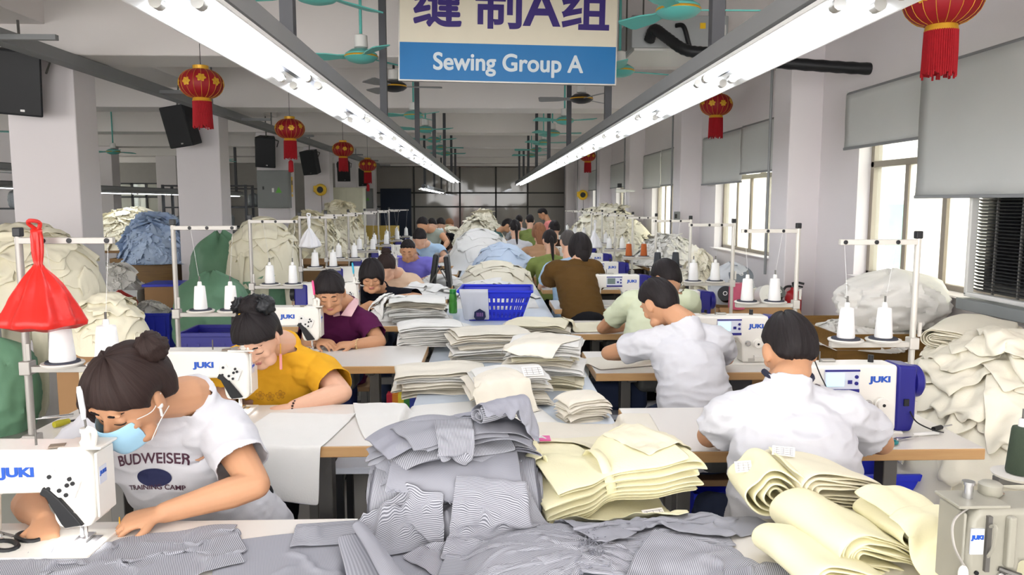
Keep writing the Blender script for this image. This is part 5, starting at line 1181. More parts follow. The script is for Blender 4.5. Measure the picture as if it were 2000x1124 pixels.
def sheet_thing(name, label, cat, cx, cy_, w_, d_, z, rz, m, cell=.014, cmpx=.85, cmpy=.9, seed=0, group=None, steps=90, uvrot=0.0, thick=.002, add=True, fold=None, fric=.35):
    nx, ny = max(8, int(w_ / cell)), max(8, int(d_ / cell)); pl = flat_place(cx, cy_, w_, d_, z, rz, cmpx, cmpy)
    rs = np.random.RandomState(seed + 50)
    def place(u, v):
        P = pl(u, v); a = rs.uniform(0, 6, 6)
        P[..., 2] += .022 * np.sin(u * 9 + a[0] + 2.5 * v) * np.sin(v * 5 + a[1]) + .015 * np.sin(v * 13 + u * 6 + a[2])
        if fold: P = fold(P, u, v)
        return P
    P = drape(nx, ny, w_, d_, place, steps=steps, seed=seed, fric=fric)
    o = grid_link(name, P, w_, d_, m, None, thick, 1, uvrot); tag(o, label, cat, group)
    if add: hf_add(P, .003)
    return o, P
# ---- folded pieces: a serpentine sheet, several layers thick
def fold_sheet(w_, d_, layers, t, seed, rag=.012, droop=0.0, wave=.006, ny=14, taper=0.0):
    rs = np.random.RandomState(seed); prof = []; n1 = 13; pts = []
    for l in range(layers):
        a, b = -w_ / 2 + rs.uniform(-rag, rag), w_ / 2 + rs.uniform(-rag, rag); xs = np.linspace(a, b, n1) if l % 2 == 0 else np.linspace(b, a, n1)
        for x in xs: pts.append((x, l * t))
        if l < layers - 1:
            s_ = 1 if l % 2 == 0 else -1; ex = xs[-1]
            for k in (1, 2, 3): th = -PI / 2 + PI * k / 4; pts.append((ex + s_ * t * .55 * math.cos(th), l * t + t / 2 + t * .5 * math.sin(th)))
    pts = np.array(pts); nxp = len(pts); P = np.zeros((ny, nxp, 3)); arc = np.concatenate([[0], np.cumsum(np.linalg.norm(np.diff(pts, axis=0), axis=1))])
    yy = np.linspace(-.5, .5, ny); lay = pts[:, 1] / max(t, 1e-6)
    for i, q in enumerate(yy):
        e = np.array([noise.noise((float(l) * .9 + seed, q * 3, seed)) for l in lay])
        x = pts[:, 0] * (1 - taper * (q + .5)); y = q * (d_ + rag * 2 * np.array([noise.noise((float(int(round(l))) * 3.1 + seed, 1.7, float(q > 0))) for l in lay]))
        wz = np.array([noise.noise((float(a) * 7 + seed, float(b) * 7, seed * 1.3)) + .5 * noise.noise((float(a) * 17 + seed, float(b) * 15, seed)) for a, b in zip(x, y)])
        P[i, :, 0] = x + e * .006; P[i, :, 1] = y; P[i, :, 2] = pts[:, 1] + wave * wz * (.6 + .4 * lay / max(1, layers - 1)) - droop * ((2 * x / w_) ** 4 + (2 * y / d_) ** 4) + .3 * t * e
    return P, arc
def folded(name, label, cat, c, w_, d_, layers, t, rz, m, seed, group=None, rag=.012, droop=0.0, wave=.006, fn=None, thick=.0022, uvrot=0.0, add=True, tilt=0.0):
    P, arc = fold_sheet(w_, d_, layers, t, seed, rag, droop, wave)
    if fn is not None: P = fn(P)
    c_, s_ = math.cos(rz), math.sin(rz); X, Y = P[..., 0].copy(), P[..., 1].copy(); P[..., 0] = X * c_ - Y * s_; P[..., 1] = X * s_ + Y * c_; P[..., 2] += tilt * P[..., 1] if tilt else 0
    W = P + np.array(c)
    o = grid_link(name, P, arc[-1], d_, m, None, thick, 1, uvrot); o.location = c; tag(o, label, cat, group)
    if add: hf_add(W, .003)
    return o
def stack(label, c, w_, d_, n, t, m, seed, group, rz=0.0, layers=2, jit=.02, rjit=.12, name='folded_cloth', cat='cloth', shrink=0.0, droop=.01, rag=.015, wave=.006):
    rs = np.random.RandomState(seed); z = c[2]
    for k in range(n):
        f = 1 - shrink * k / max(1, n); folded(name, label, cat, (c[0] + rs.uniform(-jit, jit), c[1] + rs.uniform(-jit, jit), z), w_ * f * rs.uniform(.93, 1.05), d_ * f * rs.uniform(.93, 1.05), layers, t, rz + rs.uniform(-rjit, rjit) + (PI if rs.rand() > .5 else 0), m if not isinstance(m, (list, tuple)) else m[rs.randint(len(m))], seed * 10 + k, group, rag, droop, wave)
        z += layers * t * .98
    return z
# ---- rolled or folded bundles seen from the end: a thick multi-layer profile swept along an axis
def swept(label, prof, length, c, axis, up, m, seed, group=None, ny=12, name='cloth_bundle', cat='cloth bundle', wave=.005, ragend=.02, scale_end=1.0, thick=.004, uvrot=0.0, bulge=0.0):
    pts = np.array(prof, float); ax = unit(axis); up = unit(np.asarray(up) - ax * np.dot(up, ax)); rt = np.cross(ax, up); arc = np.concatenate([[0], np.cumsum(np.linalg.norm(np.diff(pts, axis=0), axis=1))])
    P = np.zeros((ny, len(pts), 3))
    for i in range(ny):
        q = i / (ny - 1); s_ = 1 + (scale_end - 1) * q + bulge * math.sin(PI * q)
        e = np.array([noise.noise((float(a) * 9 + seed, q * 2.2, seed)) for a in arc]); e2 = np.array([noise.noise((float(a) * 9 + seed + 40, q * 2.2, seed)) for a in arc]); ends = np.array([noise.noise((float(a) * 5 + seed, 3.3, seed)) for a in arc])
        L = q * length + (q - .5) * 2 * ragend * ends
        P[i] = (pts[:, :1] * s_ + wave * e[:, None]) * rt + (pts[:, 1:2] * s_ + wave * e2[:, None]) * up + L[:, None] * ax
    o = grid_link(name, P, arc[-1], length, m, None, thick, 1, uvrot); o.location = c; tag(o, label, cat, group); hf_add(P + np.array(c), .003); return o
def spiral(r0, r1, turns, squash=.8, wob=.12, seed=1, n=150):
    out = []
    for k in range(n):
        f = k / (n - 1); a = f * turns * 2 * PI; r = r0 + (r1 - r0) * f; r *= 1 + wob * math.sin(3 * a * 1.02 + seed) * f ** .5 + wob * .6 * math.sin(5 * a * 1.01 + seed * 2) * f; out.append((r * math.cos(a), r * math.sin(a) * squash))
    return out
def hairpin(w_, h, layers, t, seed=1):
    """nested U folds, closed end on the left"""
    out = []; rs = np.random.RandomState(seed)
    for l in range(layers):
        hh = h / 2 - l * t
        if hh < t * .4: break
        tail = w_ + rs.uniform(-.02, .02); lo = [(x, -hh - .010 * (x / w_) ** 2) for x in np.linspace(tail, 0, 12)]; bend = [(-hh * 1.25 * math.sin(a), -hh * math.cos(a)) for a in np.linspace(.2, PI - .2, 9)]; hi = [(x, hh * (1 - .5 * (x / w_) ** 2)) for x in np.linspace(0, tail, 12)]
        seq = lo + bend + hi
        if l % 2: seq = seq[::-1]
        out += seq
    return out
# ---- loose heaps nobody could count: crumpled pieces laid over a mound, as one object
CR = []
def crumple_variants(k=7):
    for s_ in range(k):
        rs = np.random.RandomState(100 + s_); nx, ny = 30, 25; w_, d_ = .52, .42
        def place(u, v):
            P = flat_place(0, 0, w_, d_, .05, 0, rs.uniform(.5, .72), rs.uniform(.55, .8))(u, v); a = rs.uniform(0, 6, 4); P[..., 2] += .07 * np.sin(u * 9 + a[0] + 3 * v * np.sin(a[3])) + .03 * np.sin(v * 7 + a[1] + 2 * u) + .012 * np.sin(u * 15 + a[2] + 4 * v); return P
        P = drape(nx, ny, w_, d_, place, steps=40, iters=9, seed=s_, col_fn=lambda x, y: np.zeros_like(x), fric=.7, noise_a=.002)
        P = P - np.array((P[..., 0].mean(), P[..., 1].mean(), P[..., 2].mean() * .6)); I = np.arange(ny * nx).reshape(ny, nx); Fq = np.stack([I[:-1, :-1], I[:-1, 1:], I[1:, 1:], I[1:, :-1]], -1).reshape(-1, 4)
        uu, vv = np.meshgrid((np.arange(nx - 1) + .5) / (nx - 1) * 2 - 1, (np.arange(ny - 1) + .5) / (ny - 1) * 2 - 1); an = np.arctan2(vv, uu); rr_ = np.abs(uu) ** 3 + np.abs(vv) ** 3
        keep = rr_ < 1.02 + .16 * np.sin(3 * an + s_) + .10 * np.sin(7 * an + 2 * s_); CR.append((P, Fq[keep.ravel()]))
crumple_variants()
def heap(name, label, c, rx, ry, h, m, n=70, seed=1, size=1.0, power=2.0, cat='cloth heap', shape=None, group=None, steep=1.0):
    """mound of loose cloth: base at c, half extents rx, ry, height h"""
    rs = np.random.RandomState(seed); V = []; F = []; off = 0; n = int(n * .85); size = size * 1.3
    hgt = shape or (lambda x, y: h * max(0.0, 1 - (abs(x / rx) ** power + abs(y / ry) ** power)) ** (1 / steep))
    nu = 26; bx = np.linspace(-1, 1, nu); B = np.array([[(a * rx * .97, b * ry * .97, max(0, hgt(a * rx, b * ry) - .03 * size)) for a in bx] for b in bx]).reshape(-1, 3); I = np.arange(nu * nu).reshape(nu, nu)
    V.append(B); F.append(np.stack([I[:-1, :-1], I[:-1, 1:], I[1:, 1:], I[1:, :-1]], -1).reshape(-1, 4)); off = nu * nu
    for k in range(n):
        P, Fk = CR[rs.randint(len(CR))]; ny, nx = P.shape[:2]
        while True:
            x, y = rs.uniform(-1, 1), rs.uniform(-1, 1)
            if x * x + y * y <= 1: break
        x *= rx; y *= ry; e = .02; z = hgt(x, y); gxn = (hgt(x + e, y) - hgt(x - e, y)) / (2 * e); gyn = (hgt(x, y + e) - hgt(x, y - e)) / (2 * e)
        nrm = unit((-np.clip(gxn, -1.6, 1.6), -np.clip(gyn, -1.6, 1.6), 1)); a = rs.uniform(0, 2 * PI); t1 = unit(np.cross((math.cos(a), math.sin(a), .001), nrm)); t2 = np.cross(nrm, t1); s_ = size * rs.uniform(.7, 1.15)
        Q = P.reshape(-1, 3) * s_; W = Q[:, :1] * t1 + Q[:, 1:2] * t2 + Q[:, 2:3] * nrm * rs.uniform(.7, 1.2) + np.array((x, y, z)); W[:, 2] = np.maximum(W[:, 2], .002); W[:, 0] = np.minimum(W[:, 0], 3.06 - c[0]); V.append(W)
        F.append(Fk + off); off += ny * nx
    V = np.concatenate(V); F = np.concatenate(F); me = bpy.data.meshes.new(name); me.vertices.add(len(V)); me.vertices.foreach_set('co', V.ravel()); me.loops.add(len(F) * 4); me.loops.foreach_set('vertex_index', F.ravel().astype(np.int32)); me.polygons.add(len(F)); me.polygons.foreach_set('loop_start', np.arange(0, len(F) * 4, 4, dtype=np.int32)); me.update(); me.validate(); me.shade_smooth()
    o = bpy.data.objects.new(name, me); col.objects.link(o); o.location = c; me.materials.append(m); tag(o, label, cat, group, 'stuff'); return o

def drape_heap(label, group, cx, cy_, rx, ry, h, base, m, n, seed, size=(.5, .42), pw=.6, cell=.022, fill=True, xmax=3.04):
    """a mound of loose cloths, each one draped over those below it"""
    rs = np.random.RandomState(seed); hf_mound(cx, cy_, rx, ry, h, base, pw)
    if fill:
        nu = 30; b = np.linspace(-1, 1, nu); A, B = np.meshgrid(b, b); q = np.clip(1 - A ** 2 - B ** 2, 0, 1) ** pw; V = np.stack([A * rx, B * ry, np.maximum(q * h - .012, 0)], -1)
        o = grid_link('cloth_heap', V, rx * 2, ry * 2, m[0] if isinstance(m, list) else m, None, 0, 1); o.location = (cx, cy_, base); tag(o, 'packed mass under the ' + group, 'cloth heap', None, 'stuff')
    for k in range(n):
        f = (k + .5) / n; a = k * 2.4 + rs.uniform(-.4, .4); r = (1 - f) ** .6 * .80; x = cx + rx * r * math.cos(a); y = cy_ + ry * r * math.sin(a); w_, d_ = size[0] * rs.uniform(.8, 1.15), size[1] * rs.uniform(.8, 1.15)
        nx, ny = max(9, int(w_ / cell)), max(9, int(d_ / cell)); rz = rs.uniform(0, PI); ph = rs.uniform(0, 6, 5); pl = flat_place(x, y, w_, d_, 0, rz, rs.uniform(.55, .75), rs.uniform(.6, .85))
        def place(u, v):
            P = pl(u, v); P[..., 2] = hf(P[..., 0], P[..., 1]) + .035 + .030 * np.sin(u * 12 + ph[0] + 2.5 * v) + .022 * np.sin(v * 10 + ph[1] + 2 * u) + .012 * np.sin(u * 23 + ph[2]); return P
        P = drape(nx, ny, w_, d_, place, steps=32, iters=7, seed=seed * 50 + k, fric=.6, noise_a=.002); P[..., 0] = np.minimum(P[..., 0], xmax)
        c0 = P.reshape(-1, 3).mean(0); o = grid_link('loose_cloth', P - c0, w_, d_, m if not isinstance(m, (list, tuple)) else m[rs.randint(len(m))], None, .003, 1); o.location = c0; tag(o, label, 'cloth', group); hf_add(P, .004)
M_hw2 = cloth_mat('heap_bright_white', 'eeedea'); M_hc2 = cloth_mat('heap_pale_cream', 'f1ebd8')
def fray(o, pts, n, seed, m=None, L=.03, spread=.012):
    rs = np.random.RandomState(seed); q = MB()
    for k in range(n):
        p = np.array(pts[rs.randint(len(pts))]) + rs.normal(0, spread, 3) * (1, 1, .4); d = rs.normal(0, 1, 3) * L * .5; d[2] = abs(d[2]) * .6; e = rs.normal(0, 1, 3) * L * .35
        q.tube([p, p + d * .5 + (0, 0, .004), p + d + e], .0009, 4)
    f_ = q.build('frayed_threads', m or M_dkfray, o, smooth=False); f_['kind'] = 'stuff'
BZ = .716
# ------------------------------------------------------------------ grey striped work in the foreground
gp = 'cut grey striped pieces in the ragged top half of the tall stack'
bp_ = [(-x, y) for x, y in hairpin(.30, .145, 5, .011, 2)]
swept('thick folded grey striped bundle, the lower of two under the ragged pieces', bp_, .47, (-.325, 2.10, BZ + .078), (1, 0.02, 0), (0, 0, 1), M_stripe, 21, None, name='striped_bundle', wave=.006, bulge=.05, uvrot=PI / 2, thick=.003, ragend=.03)
z = BZ + .160
z = stack('cut grey striped piece in the ragged top half of the foreground stack', (-.09, 2.25, z), .40, .30, 8, .0064, [M_stripe, M_stripe2, M_greyc], 23, gp, .1, 2, .045, rjit=.38, name='striped_piece', cat='cloth piece', shrink=.22, droop=.016, rag=.045, wave=.024)
path = smooth_path([(0, 2.26, .888), (0, 2.14, .890), (0, 2.035, .880), (0, 1.985, .855), (0, 1.962, .815)], 4); nu_ = 30; P = np.zeros((len(path), nu_, 3))
for i in range(len(path)):
    for j in range(nu_):
        u = j / (nu_ - 1); f = i / (len(path) - 1); x = -.265 + .35 * u; dz = .010 * noise.noise((u * 5, f * 3, 2.2)) + .006 * math.sin(u * 9 + f * 2) * f; cut_ = 1 - (.30 * max(0, .55 - u) + .12 * math.sin(u * 6)) * 1.0
        k = f * cut_ * (len(path) - 1); i_ = min(int(k), len(path) - 2); q_ = path[i_] * (1 - (k - i_)) + path[i_ + 1] * (k - i_); P[i, j] = (x + .02 * f * (u - .3), q_[1] - .006 - .012 * max(0, dz * 60) * f * .3, q_[2] + .006 + dz)
o = grid_link('striped_piece', P, .35, .32, M_stripe2, None, .0025, 1, PI / 2); tag(o, 'grey striped flap laid over the front of the lower bundle', 'cloth piece'); hf_add(P, .003)
fray(o, [P[-1, j] for j in range(nu_)], 70, 3, M_greyc, .016, .003)
hf_box(-.27, .10, 2.12, 2.40, z)
sheet_thing('striped_piece', 'striped strip hanging down the front of the ragged stack top', 'cloth piece', -.095, 2.13, .11, .22, z + .03, .05, M_stripe, .011, 1, .95, 31, None, 60)
swept('rolled grey striped piece lying on top of the tall stack', [(x_ * 1.0, y_) for x_, y_ in spiral(.006, .032, 2.2, .8, .12, 3, 50)], .17, (-.03, 2.15, z + .035), (.75, .6, .02), (0, 0, 1), M_stripe, 32, None, name='striped_piece', cat='cloth piece', thick=.0025)
sheet_thing('striped_piece', 'crumpled grey piece on the right of the stack top', 'cloth piece', .06, 2.25, .30, .24, z + .05, .5, M_greyc, .012, .6, .7, 34, None, 50, fric=.6)
# broad grey sheets across the near end of the bench
sheet_thing('striped_cloth', 'wide grey cloth spread over the near left corner of the bench', 'cloth', -.30, 1.70, .78, .60, .80, .25, M_stripe2, .0135, .74, .80, 41, None, 70, fric=.7)
sheet_thing('striped_cloth', 'folded-back grey flap along the foot of the tall stack', 'cloth', -.30, 1.93, .44, .16, .84, .10, M_stripe, .012, .85, .75, 43, None, 60, uvrot=PI / 2, fric=.6)
sheet_thing('striped_cloth', 'small grey striped piece with a pointed corner, in front of the tall stack', 'cloth', -.06, 1.86, .24, .22, .84, .75, M_stripe, .012, .86, .9, 42, None, 60, fric=.6)
sp = [(.030 * math.cos(a) * (1 - k / 46), .030 * math.sin(a) * (1 - k / 46)) for k, a in enumerate(np.linspace(-PI / 2, PI * 3.2, 30))]
swept('rolled edge of grey cloth curling toward the camera', [(-.10, -.032), (-.07, -.032), (-.04, -.031)] + sp, .34, (-.185, 1.57, .795), (-.42, .9, .03), (0, 0, 1), M_stripe2, 4, None, name='rolled_cloth', cat='cloth', thick=.003, scale_end=.55)
# gathered striped bundle on the right of the foreground
def tied(label, cx, cy_, w_, d_, z0, rz, m, seed, sq=.62, waist=.33, wpos=.5, steps=80, lift=.12):
    nx, ny = int(w_ / .0115), int(d_ / .0115); pl = flat_place(cx, cy_, w_, d_, z0, rz, .80, sq)
    c_, s_ = math.cos(rz), math.sin(rz)
    rs = np.random.RandomState(seed); a = rs.uniform(0, 6, 4)
    def place(u, v):
        P = pl(u, v); g = np.exp(-((u - wpos) / .16) ** 2); f = 1 - (1 - waist) * g; y = (v - .5) * d_ * sq * f; x = (u - .5) * w_ * .80
        P[..., 0] = cx + x * c_ - y * s_; P[..., 1] = cy_ + x * s_ + y * c_; P[..., 2] += .034 * np.sin(v * 40 + a[0] + 1.5 * np.sin(u * 4)) * (.35 + g) + lift * np.exp(-((v - .5) / .3) ** 2) * (1 - .45 * g) + .02 * np.sin(u * 11 + a[1] + v * 4); return P
    P = drape(nx, ny, w_, d_, place, steps=steps, iters=9, seed=seed, fric=.75); o = grid_link('gathered_cloth', P, w_, d_, m, None, .0025, 1, PI / 2); tag(o, label, 'cloth'); hf_add(P, .003); return o, P
hf_mound(.22, 1.80, .28, .22, .07, .716); hf_mound(.46, 1.82, .22, .2, .06, .716)
o, P = tied('big gathered bundle of grey striped cloth tied in the middle, lower centre', .25, 1.78, .84, .84, .86, -.05, M_stripe, 51, .50, .42, .52)
jm = int(P.shape[1] * .52); fray(o, [P[i, jm] + np.array((0, 0, .003)) for i in range(14, P.shape[0] - 8)], 170, 7, None, .014, .012)
fray(o, [P[0, j] for j in range(0, P.shape[1])], 140, 8, M_greyc, .02, .004)
o, P = tied('second gathered grey bundle lying behind the big one, toward the yellow rolls', .46, 1.98, .62, .52, .86, .30, M_stripe2, 52, .5, .5, .35, lift=.09)
sheet_thing('striped_cloth', 'grey striped cloth with dark serged edge in the lower right foreground', 'cloth', .52, 1.60, .50, .40, .84, -.5, M_stripe, .0135, .70, .78, 53, None, 70, fric=.7)
# cloth under the masked woman's needle
o, P = sheet_thing('striped_cloth', 'striped grey cloth being sewn under the nearest left needle', 'cloth', -.93, 1.76, .78, .36, .80, .38, M_stripe, .0125, .80, .62, 54, None, 60, fric=.75)
# ------------------------------------------------------------------ pale yellow bundles
z = stack('folded pale yellow piece in the flat stack beside the grey stack', (.19, 2.42, BZ), .30, .34, 7, .0075, M_yel, 61, 'flat stack of pale yellow pieces', .1, 2, .015, shrink=.15, rag=.018, wave=.010)
sheet_thing('yellow_piece', 'loose pale yellow piece laid over the flat yellow stack', 'cloth piece', .20, 2.36, .32, .30, z + .03, .3, M_yel, .014, .85, .9, 62, None, 60)
sheet_thing('yellow_piece', 'wide pale yellow panel lying under the tied bundle', 'cloth piece', .38, 2.14, .40, .34, .86, -.2, M_yel, .014, .9, .9, 64, None, 70)
def pinch(P):
    x = P[..., 0]; g = np.exp(-((x + .02) / .06) ** 2); P = P.copy(); P[..., 1] *= (1 - .42 * g) * (1 + .25 * np.clip(x / .2, 0, 1)); P[..., 2] = P[..., 2] * (1 - .2 * g) + .06 * np.clip((x + .1) / .3, 0, 1) ; return P
bo = folded('tied_bundle', 'pale yellow pieces folded over and tied with a strap, middle of the view', 'cloth bundle', (.35, 2.24, BZ + .022), .44, .30, 9, .0135, .30, M_yel, 63, None, .03, .01, .014, pinch)
q = MB(); n_ = 40
for k in range(n_): pass
st_ = []
for a in np.linspace(0, 2 * PI, 36): st_.append((-.02 + .008 * math.sin(a * 2), .098 * math.cos(a) * (abs(math.cos(a)) ** -.3 if abs(math.cos(a)) > .2 else 1), .06 + .072 * math.sin(a)))
V = []; R = np.array(Matrix.Rotation(.30, 3, 'Z'))
for p in st_:
    for dx in (-.016, .016): V.append(R @ np.array((p[0] + dx, p[1], p[2])))
q.add(V, [(2 * i, 2 * i + 1, 2 * i + 3, 2 * i + 2) for i in range(35)]); so_ = q.build('strap', M_yel, bo); s = so_.modifiers.new('t', 'SOLIDIFY'); s.thickness = .004
sheet_thing('yellow_piece', 'pale cream panel leaning against the back of the nearest man', 'cloth piece', .52, 2.32, .26, .26, .98, .4, M_crm, .014, .8, .8, 65, None, 70)
hf_box(.50, .78, 1.85, 2.2, .77)
swept('pale yellow cloth rolled up with its wavy spiral end showing', spiral(.012, .092, 4.2, .78, .11, 2), .20, (.765, 1.92, .855), (.06, 1, -.02), (0, 0, 1), M_yel, 71, None, thick=.006, wave=.006)
swept('thick folded cream bundle with a round fold, on top of the rolls', hairpin(.19, .092, 5, .009, 3), .24, (.87, 1.91, .865), (-.22, 1, -.03), (.12, 0, 1), M_crm, 72, None, thick=.006, wave=.008)
swept('pale yellow folded bundle with many layered edges under the cream one', hairpin(.20, .11, 6, .009, 5), .26, (.86, 1.65, .81), (-.25, 1, .06), (.35, 0, 1), M_yel, 73, None, thick=.006, wave=.010)
swept('pale yellow bundle lying lowest, its rolled edge toward the camera', hairpin(.16, .07, 4, .009, 7), .24, (.74, 1.55, .80), (-.25, 1, .03), (.2, 0, 1), M_yel, 74, None, thick=.006, wave=.008)
swept('pale yellow roll beside the old grey machine', spiral(.012, .082, 3.4, .75, .14, 5), .20, (1.03, 1.68, .84), (-.1, 1, .0), (0, 0, 1), M_yel, 75, None, thick=.006, wave=.009)
swept('small pale yellow roll under the one beside the old grey machine', spiral(.012, .06, 2.6, .7, .14, 8), .2, (1.07, 1.60, .80), (-.1, 1, .0), (0, 0, 1), M_yel, 76, None, thick=.006, wave=.009)
sheet_thing('yellow_piece', 'crumpled pale yellow cloth at the bottom right below the old grey machine', 'cloth piece', 1.22, 1.62, .62, .46, .92, .3, M_yel, .0145, .72, .7, 77, None, 80)
# ------------------------------------------------------------------ white and ivory work along the bench
sheet_thing('white_cloth', 'broad white cloth spread over bench and left table behind the grey stack', 'cloth', -.14, 3.10, .84, .58, .86, .25, M_whitec, .018, .86, .88, 81, None, 90, thick=.004)
sheet_thing('white_cloth', 'ivory cloth spread flat on the bench toward the nearest right table', 'cloth', .30, 2.80, .74, .5, .88, -.05, M_ivory, .018, .92, .92, 82, None, 80, thick=.004)
sheet_thing('white_cloth', 'second ivory cloth lying over the first one, right half of the bench', 'cloth', .34, 2.66, .5, .36, .90, .15, M_crm, .018, .92, .9, 83, None, 70, thick=.004)
pk = at(1040, 850, 2.5); pk[2] = hf(np.array([pk[0]]), np.array([pk[1]]))[0] + .004
t = thing('plastic_wrap', 'clear plastic wrap with pink lettering beside the grey stack', 'plastic wrap', pk); MB().box((0, 0, 0), (.12, .05, .004)).build('film', mat('film_pink', 'e05aa0', .3, var=.1), t, bevel=.001); lettering('A&A', .045, M_white, t, (0, 0, .0035), (0, 0, 0), bold=.001, name='lettering')
sheet_thing('white_cloth', 'white cloth hanging over the table edge in front of the woman in yellow', 'cloth', -.74, 2.80, .36, .58, .80, -.12, M_whitec, .0175, .95, .98, 84, None, 110, thick=.002, fric=.5)
z = stack('folded white piece in the low stack right of the third left table', (-.22, 3.72, BZ), .42, .34, 5, .012, [M_ivory, M_whitec], 85, 'low stack of folded white pieces', .1, 2, .02, wave=.012)
z = stack('folded ivory piece in the front stack on the bench middle', (.10, 3.42, BZ), .30, .30, 9, .009, [M_ivory, M_whitec], 86, 'front stack of ivory pieces', .2, 2, .02, rag=.03, wave=.012)
sheet_thing('white_cloth', 'ivory piece sliding off the front stack on the bench middle', 'cloth piece', .06, 3.25, .26, .34, z + .04, .6, M_ivory, .016, .9, .9, 87, None, 70)
z = stack('folded ivory piece in the tall stack on the bench, right of the middle', (.30, 3.78, BZ), .34, .32, 13, .0095, [M_ivory, M_whitec, M_crm], 88, 'tall stack of ivory pieces', -.1, 2, .02, rag=.025, wave=.012)
sheet_thing('white_cloth', 'ivory piece with a raised corner on the tall bench stack', 'cloth piece', .26, 3.70, .34, .28, z + .06, .9, M_ivory, .016, .85, .85, 89, None, 70)
z = stack('small ivory cut piece in the short stack by the second right table', (.40, 3.15, BZ), .18, .14, 7, .008, M_ivory, 90, 'short stack of small ivory pieces', .3, 2, .012, rag=.02, wave=.008)
z = stack('folded ivory piece stacked behind the tall bench stack', (.02, 4.45, BZ), .42, .36, 8, .011, [M_ivory, M_whitec], 91, 'stack of ivory pieces before the blue basket', .1, 2, .03, wave=.014)
z = stack('folded white garment stacked on the fourth left table', (-.50, 5.55, .762), .40, .32, 8, .012, [M_ivory, M_whitec], 92, 'white garments on the fourth left table', .1, 2, .03, wave=.018, rag=.03)
z = stack('folded white garment stacked on the third left table edge', (-.33, 4.75, .762), .38, .30, 6, .011, [M_ivory, M_whitec], 93, 'white garments by the third left table', .1, 2, .03, wave=.016, rag=.03)
z = stack('folded cream garment stacked right of the blue basket', (.34, 5.0, BZ), .40, .34, 6, .012, [M_crm, M_ivory], 94, 'cream garments right of the blue basket', -.2, 2, .03, wave=.018, rag=.03)
sheet_thing('white_cloth', 'crumpled cream cloth heaped on the fourth right table', 'cloth piece', .70, 5.2, .5, .4, 1.0, .3, M_crm, .018, .6, .62, 95, None, 70)
sheet_thing('white_cloth', 'white cloth on the second right table beside the leaning man', 'cloth piece', .72, 4.05, .38, .3, .9, .3, M_ivory, .018, .75, .8, 96, None, 70)
hp = P_(745, 592, 5.66)
drape_heap('bunched white cloth in the hands of the woman in black', 'white cloth held by the woman in black', hp[0] + .02, hp[1] - .06, .11, .09, .11, .762, M_hw2, 5, 5, (.20, .17), .5, .012)
drape_heap('loose white piece on the bench just behind the blue basket', 'loose white pieces behind the blue basket', .05, 7.25, .40, .75, .12, BZ, M_hw2, 12, 1, (.42, .36), cell=.026)
drape_heap('loose ivory piece in the bench heap beside the woman in brown', 'loose ivory pieces beside the woman in brown', .10, 8.6, .42, .70, .22, BZ, M_hc2, 11, 2, (.46, .38), cell=.03)
drape_heap('pale blue piece heaped high on the middle of the bench', 'pale blue pieces on the bench', .20, 9.8, .40, .62, .36, BZ, [M_bluish, M_bluish, M_hw2], 11, 3, (.5, .42), cell=.034)
drape_heap('white piece in the big white heap left of the ponytailed woman', 'white pieces in the big bench heap', -.10, 10.9, .46, .75, .52, BZ, M_hw2, 12, 4, (.6, .5), cell=.04)
drape_heap('white piece lying on the sixth left table', 'white pieces on the sixth left table', -.50, 8.14, .24, .22, .07, .762, M_hw2, 5, 9, (.34, .28), cell=.024)
drape_heap('white piece lying on the fifth left table', 'white pieces on the fifth left table', -.58, 7.02, .30, .24, .09, .762, M_hw2, 6, 10, (.36, .3), cell=.024)
for (lab, cx, cy_, rx, ry, h, m, n, sd) in (
    ('cream heap at the far end of the bench', -.2, 13.4, .45, .8, .62, M_hc2, 60, 5), ('rounded cream heap standing beyond the bending man in teal', -.05, 14.6, .4, .45, .72, M_hc2, 40, 6), ('long low cream heap at the far left end of the bench', -.75, 14.4, .6, .5, .42, M_hc2, 40, 8)):
    heap('cloth_heap', lab, (cx, cy_, BZ if 'table' not in lab else .762), rx, ry, h, m, n, sd, .8)
sheet_thing('dark_red_cloth', 'dark red cloth lying on the far left part of the bench', 'cloth', -.42, 12.4, .5, .5, 1.1, .4, cloth_mat('cloth_dark_red', '5e1f26'), .03, .7, .7, 97, None, 50)
M_tagp = mat('paper_tag', 'eeeae4', .6, var=.02); M_ink = mat('tag_ink', '8a8a8a', .7, var=.0)
def paper_tag(label, px, py, Y, rx, rz, w_=.065, h_=.04):
    p_ = at(px, py, Y); p_[2] = hf(p_[:1], p_[1:2])[0] + .5 * h_ * math.sin(rx); t = thing('paper_tag', label, 'paper tag', p_, rz); t.rotation_euler = (rx, 0, rz); MB().box((0, 0, 0), (w_, h_, .0012)).build('sheet', M_tagp, t, smooth=False)
    for k in range(4): MB().box((0, -h_ * .34 + h_ * .22 * k, .001), (w_ * .86, h_ * .03, .0006)).build('printed_line', M_ink, t, smooth=False)
    for k in range(3): MB().box((-w_ * .3 + w_ * .3 * k, 0, .001), (w_ * .02, h_ * .7, .0006)).build('printed_line', M_ink, t, smooth=False)
paper_tag('printed paper tag on the yellow bundle near the bench middle', 1280, 942, 2.06, .5, .3)
paper_tag('printed paper tag sticking up from the spiral yellow roll', 1452, 902, 2.02, 1.2, .2, .05, .03)
paper_tag('printed paper tag on the folded cream bundle', 1530, 888, 2.06, .7, -.4, .06, .03)
paper_tag('pale blue printed paper lying on the white stack', 1040, 755, 3.30, .55, .2, .09, .06)
